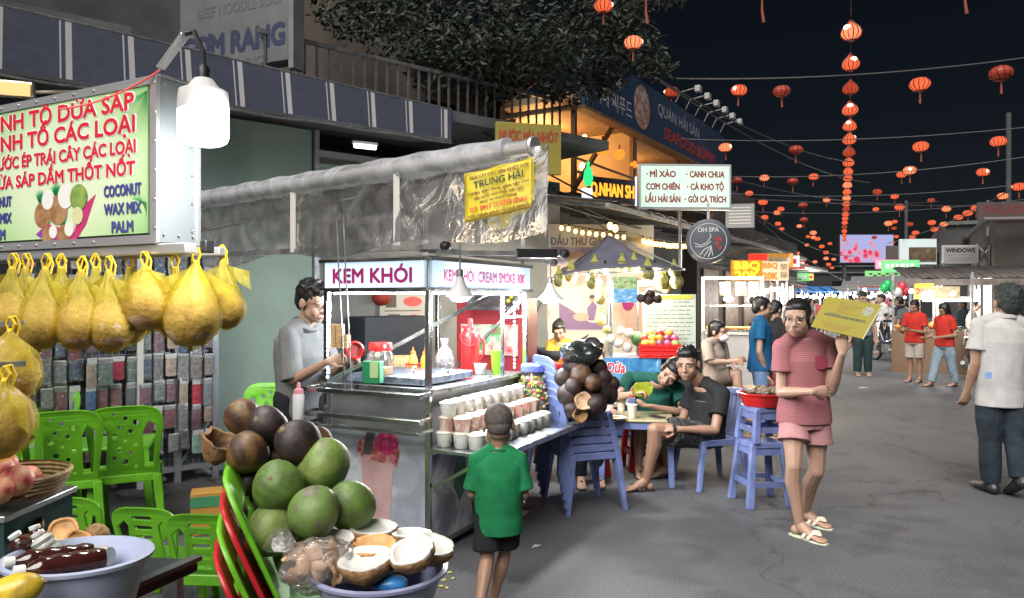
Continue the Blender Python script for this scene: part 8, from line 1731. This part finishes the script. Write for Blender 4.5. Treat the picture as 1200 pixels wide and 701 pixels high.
def far_stall(px, Y, label, wd, col, bulbs_=3, rot=TH, canopy=None, watts=24, seed=0):
    t = thing('market_stall', label, 'stall', gp(px, Y), rot, 'food stalls along the street')
    obj('counter', MB().box((0, .3, .45), (wd, .6, .9)), col, t)
    for x in (-wd / 2 + .03, wd / 2 - .03): obj('post', MB().box((x, .05, 1.05), (.05, .05, 2.1)), DSTEEL, t)
    if canopy: w = MB(); w.loft([[(-wd / 2 - .2, -.4, 1.95), (wd / 2 + .2, -.4, 1.95), (wd / 2 + .2, -.4, 1.98), (-wd / 2 - .2, -.4, 1.98)], [(-wd / 2 - .2, 1.0, 2.25), (wd / 2 + .2, 1.0, 2.25), (wd / 2 + .2, 1.0, 2.28), (-wd / 2 - .2, 1.0, 2.28)]]); obj('canopy', w, canopy, t)
    rr = random.Random(seed)
    for k in range(int(wd * 6)): x = -wd / 2 + .1 + k / 6; h_ = rr.uniform(.08, .3); obj('goods', MB().ell((x, .12 + rr.uniform(0, .2), .9 + h_ / 2), (.08, .08, h_ / 2), None, 8, 6), FRC[rr.randrange(6)], t)
    for k in range(bulbs_): obj('bulb', MB().ell(((k + .5) / bulbs_ * wd - wd / 2, rr.uniform(0, .3), 1.72 + rr.uniform(-.12, .15)), .05 * max(1, Y / 30), None, 8, 6), glow('stall_white', (1, .95, .86), 6), t)
    if watts: lamp(t, (0, -.1, 1.6), watts, (1, .93, .82), .12)
    return t
far_stall(1092, 15.6, 'fruit stall under the tin roof behind the red pair', 1.5, mat('stall_brown', (.16, .10, .06), .6), 2, canopy=None, watts=26, seed=1)
far_stall(1038, 23, 'bright toy stall with a green balloon bunch right of the menu board', 1.6, mat('stall_grey', (.2, .2, .22), .6), 4, canopy=mat('canopy_grey', (.16, .16, .17), .7), watts=60, seed=2)
far_stall(1022, 29, 'far stall behind the man in the grey T-shirt', 1.8, mat('stall_grey', (.2, .2, .22), .6), 3, canopy=mat('canopy_grey', (.16, .16, .17), .7), watts=60, seed=3)
BCAN = mat('canopy_blue', (.04, .16, .42), .6)
for i, px in enumerate((938, 952, 967, 982, 997, 1010)):
    far_stall(px, 44 - i * .4, 'brightly lit stall under a blue canopy at the street end, %s from the left' % ORD[i], 2.4, mat('stall_dark', (.08, .08, .1), .6), 6, 0, BCAN if i < 5 else mat('canopy_grey', (.16, .16, .17), .7), 130, 5 + i)
for i, (px, Y) in enumerate(((906, 15.5), (918, 19), (926, 24))):
    far_stall(px, Y, 'lamp-lit food stall on the left side beyond the glass cart, %s from the near end' % ORD[i], 1.4, mat('stall_brown', (.16, .10, .06), .6), 3, R(59), mat('canopy_grey', (.16, .16, .17), .7), 26, 15 + i)
LSG = [('orange', (1, .45, .08)), ('white', (.85, .95, 1)), ('red', (1, .10, .06)), ('green', (.25, .9, .35)), ('yellow', (1, .82, .15)), ('pink', (1, .4, .55))]
fx = [(900, 17.5, 59), (912, 21, 59), (922, 26, 59), (930, 31, 59), (937, 36, 59), (1046, 26, -27), (1040, 31, -27), (1034, 36, -27), (1029, 40, -27), (1058, 20.5, -27)]
for i, (px, Y, ro) in enumerate(fx):
    side = 'left' if ro > 0 else 'right'; k_ = i if ro > 0 else i - 5
    if i not in (0, 9): far_stall(px, Y, 'crowded lamp-lit stall on the %s of the far street, %s of its row' % (side, ORD[k_]), 1.7, mat('stall_brown', (.16, .10, .06), .6), 4, R(ro), [BCAN, mat('canopy_grey', (.16, .16, .17), .7), mat('canopy_red', (.22, .04, .04), .7)][i % 3], 55, 40 + i)
    nm, c = LSG[i % 6]; p = P(px + (4 if ro > 0 else -3), 350, Y); p.z = 2.45 + .15 * (i % 3)
    t = thing('stall_sign', 'small lit %s sign over the far %s stalls, %s from the near end' % (nm, side, ORD[k_]), 'sign', p, R(-10), 'lit signs above the far stalls'); obj('panel', MB().box((0, 0, 0), (.95, .08, .32)), mat('far_sign_' + nm, tuple(v * .5 for v in c), .5, emis=.16, ecol=c), t)
    w = MB(); rr = random.Random(i); x = -.38
    while x < .34: l_ = rr.uniform(.05, .14); w.box((x + l_ / 2, -.043, .0), (l_, .004, .13)); x += l_ + .04
    obj('printed_lines', w, INKR if nm in ('white', 'yellow') else INKW, t)
BALL = [mat('balloon_%d' % i, c, .3) for i, c in enumerate(((.02, .42, .12), (.55, .05, .08), (.6, .6, .6), (.6, .25, .4)))]
for i, (px, py, ci) in enumerate(((1040, 334, 0), (1044, 337, 0), (1036, 338, 0), (1057, 336, 1), (1061, 341, 1), (1052, 343, 2), (1036, 352, 3), (1041, 357, 1), (1031, 347, 2))):
    t = thing('balloon', '%s balloon of the bunch over the toy stall, %s' % (['green', 'red', 'white', 'pink'][ci], ['top', 'right green', 'left green', 'upper right', 'far right', 'centre', 'lower left', 'lowest', 'far left'][i]), 'balloon', P(px, py, 22.2), 0, 'balloons over the toy stall'); obj('skin', MB().ell((0, 0, 0), (.13, .13, .16), None, 12, 9), BALL[ci], t); obj('string', MB().tube([(0, 0, -.16), (.03, 0, -.7)], .004, 5), WHITE, t)
# motorbikes
def motorbike(label, loc, rotz, grp='motorbikes parked on the right'):
    t = thing('motorbike', label, 'motorbike', loc, rotz, grp)
    for x in (-.62, .62):
        w = MB(); w.tube([(x + .27 * math.cos(a), 0, .29 + .27 * math.sin(a)) for a in [R(q) for q in range(0, 361, 20)]], .038, 8); wh = obj('wheel', w, BLACK, t)
        w = MB(); w.tube([(x + .23 * math.cos(a), 0, .29 + .23 * math.sin(a)) for a in [R(q) for q in range(0, 361, 20)]], .012, 6)
        for k in range(8): w.tube([(x, 0, .29), (x + .23 * math.cos(k * .785), 0, .29 + .23 * math.sin(k * .785))], .005, 4)
        w.tube([(x, -.05, .29), (x, .05, .29)], .04, 8); obj('rim', w, STEEL, wh)
    body = MB(); body.etube([(-.75, 0, .72), (-.4, 0, .66), (-.05, 0, .48), (.25, 0, .46), (.42, 0, .75)], [(.05, .07), (.11, .12), (.10, .10), (.10, .09), (.09, .07)], (0, 1, 0), 12, True, True); obj('body', body, mat('bike_dark', (.03, .03, .05), .25, coat=.6), t)
    s = MB(); s.etube([(-.72, 0, .80), (-.4, 0, .80), (-.08, 0, .76)], [(.10, .04), (.13, .05), (.08, .03)], (0, 1, 0), 12, True, True); obj('seat', s, mat('vinyl_black', (.015, .015, .015), .45), t)
    f = MB(); f.tube([(.62, -.06, .29), (.46, -.05, .80), (.40, 0, .95)], .022, 8); f.tube([(.62, .06, .29), (.46, .05, .80), (.40, 0, .95)], .022, 8); f.etube([(.36, 0, .60), (.44, 0, .80), (.42, 0, .95)], [(.14, .04), (.12, .07), (.07, .06)], (0, 1, 0), 12, True, True); obj('front_fork', f, STEEL, t)
    h = MB(); h.tube([(.30, -.33, .98), (.40, -.1, .98), (.40, .1, .98), (.30, .33, .98)], .016, 8); h.ell((.34, -.26, 1.12), (.015, .05, .035)); h.ell((.34, .26, 1.12), (.015, .05, .035)); h.tube([(.36, -.2, .99), (.34, -.26, 1.1)], .006, 5); h.tube([(.36, .2, .99), (.34, .26, 1.1)], .006, 5); obj('handlebar', h, BLACK, t)
    obj('headlight', MB().ell((.47, 0, .93), (.05, .07, .06)), mat('lens', (.5, .5, .5), .1), t); obj('tail_light', MB().ell((-.80, 0, .68), (.03, .06, .035)), REDP, t)
    e = MB(); e.tube([(-.05, .10, .30), (-.4, .13, .30), (-.75, .14, .36)], [.025, .045, .04], 10); e.box((.05, 0, .33), (.34, .2, .2)); e.tube([(-.1, -.1, .25), (-.15, -.2, .02)], .012, 6); obj('engine', e, DSTEEL, t)
    return t
mk = motorbike('dark motorbike parked beside the person in blue jeans', gp(1137, 14.6), R(60))
for lb_, px, Y, rz in (('dark motorbike farther back behind the seated woman in profile', 1150, 17.5, R(75)), ('motorbike parked by the toy stall, left of the red pair', 1044, 18.5, R(100)), ('motorbike parked right of the one by the toy stall', 1055, 19.5, R(80)), ('motorbike hidden behind the man in the polo shirt', 1178, 15.5, R(40))):
    dup(mk, gp(px, Y), rz, lb_)
# awning posts and pole on the right
tag(obj('utility_pole', MB().tube([gp(1182, 22), gp(1182, 22) + Vector((0, 0, 7))], .07, 12), mat('concrete', (.05, .05, .05), .85, nz=(5, .2))), 'tall concrete utility pole on the right carrying the overhead wires', 'pole')
tag(obj('utility_pole', MB().tube([gp(1062, 34), gp(1062, 34) + Vector((0, 0, 6))], .07, 12), mat('concrete', (.16, .155, .15), .85)), 'distant concrete pole near the pale lit shop board', 'pole')
# small litter
for i, (px, py) in enumerate(((513, 674), (520, 681), (527, 672), (517, 688), (531, 679), (509, 683), (524, 690))):
    tag(obj('scrap', MB().ell((0, 0, .006), (.016, .010, .005), None, 8, 5), mat('scrap_yellow', (.42, .38, .08), .7), None, G(px, py), rnd.random() * 3), 'pale yellow food scrap on the road beside the cart, ' + ['topmost', 'middle', 'upper right', 'lower left', 'right', 'far left', 'lowest'][i] + ' crumb', 'scrap', 'food scraps by the cart')
tag(obj('paper_scrap', MB().add([(-.1, -.03, .004), (.02, -.05, .012), (.12, 0, .004), (.03, .05, .015), (-.08, .03, .006)], [(0, 1, 2, 3, 4)]), mat('paper_white2', (.5, .5, .5), .8), None, G(1012, 455), .2), 'small white paper scrap lying on the road right of the woman in pink', 'paper')
tag(obj('paper_scrap', MB().add([(-.04, -.015, .004), (.02, -.02, .008), (.05, 0, .004), (.01, .02, .009)], [(0, 1, 2, 3)]), mat('paper_white2', (.5, .5, .5), .8), None, G(627, 641), .6), 'tiny pale scrap on the road right of the boy', 'paper')
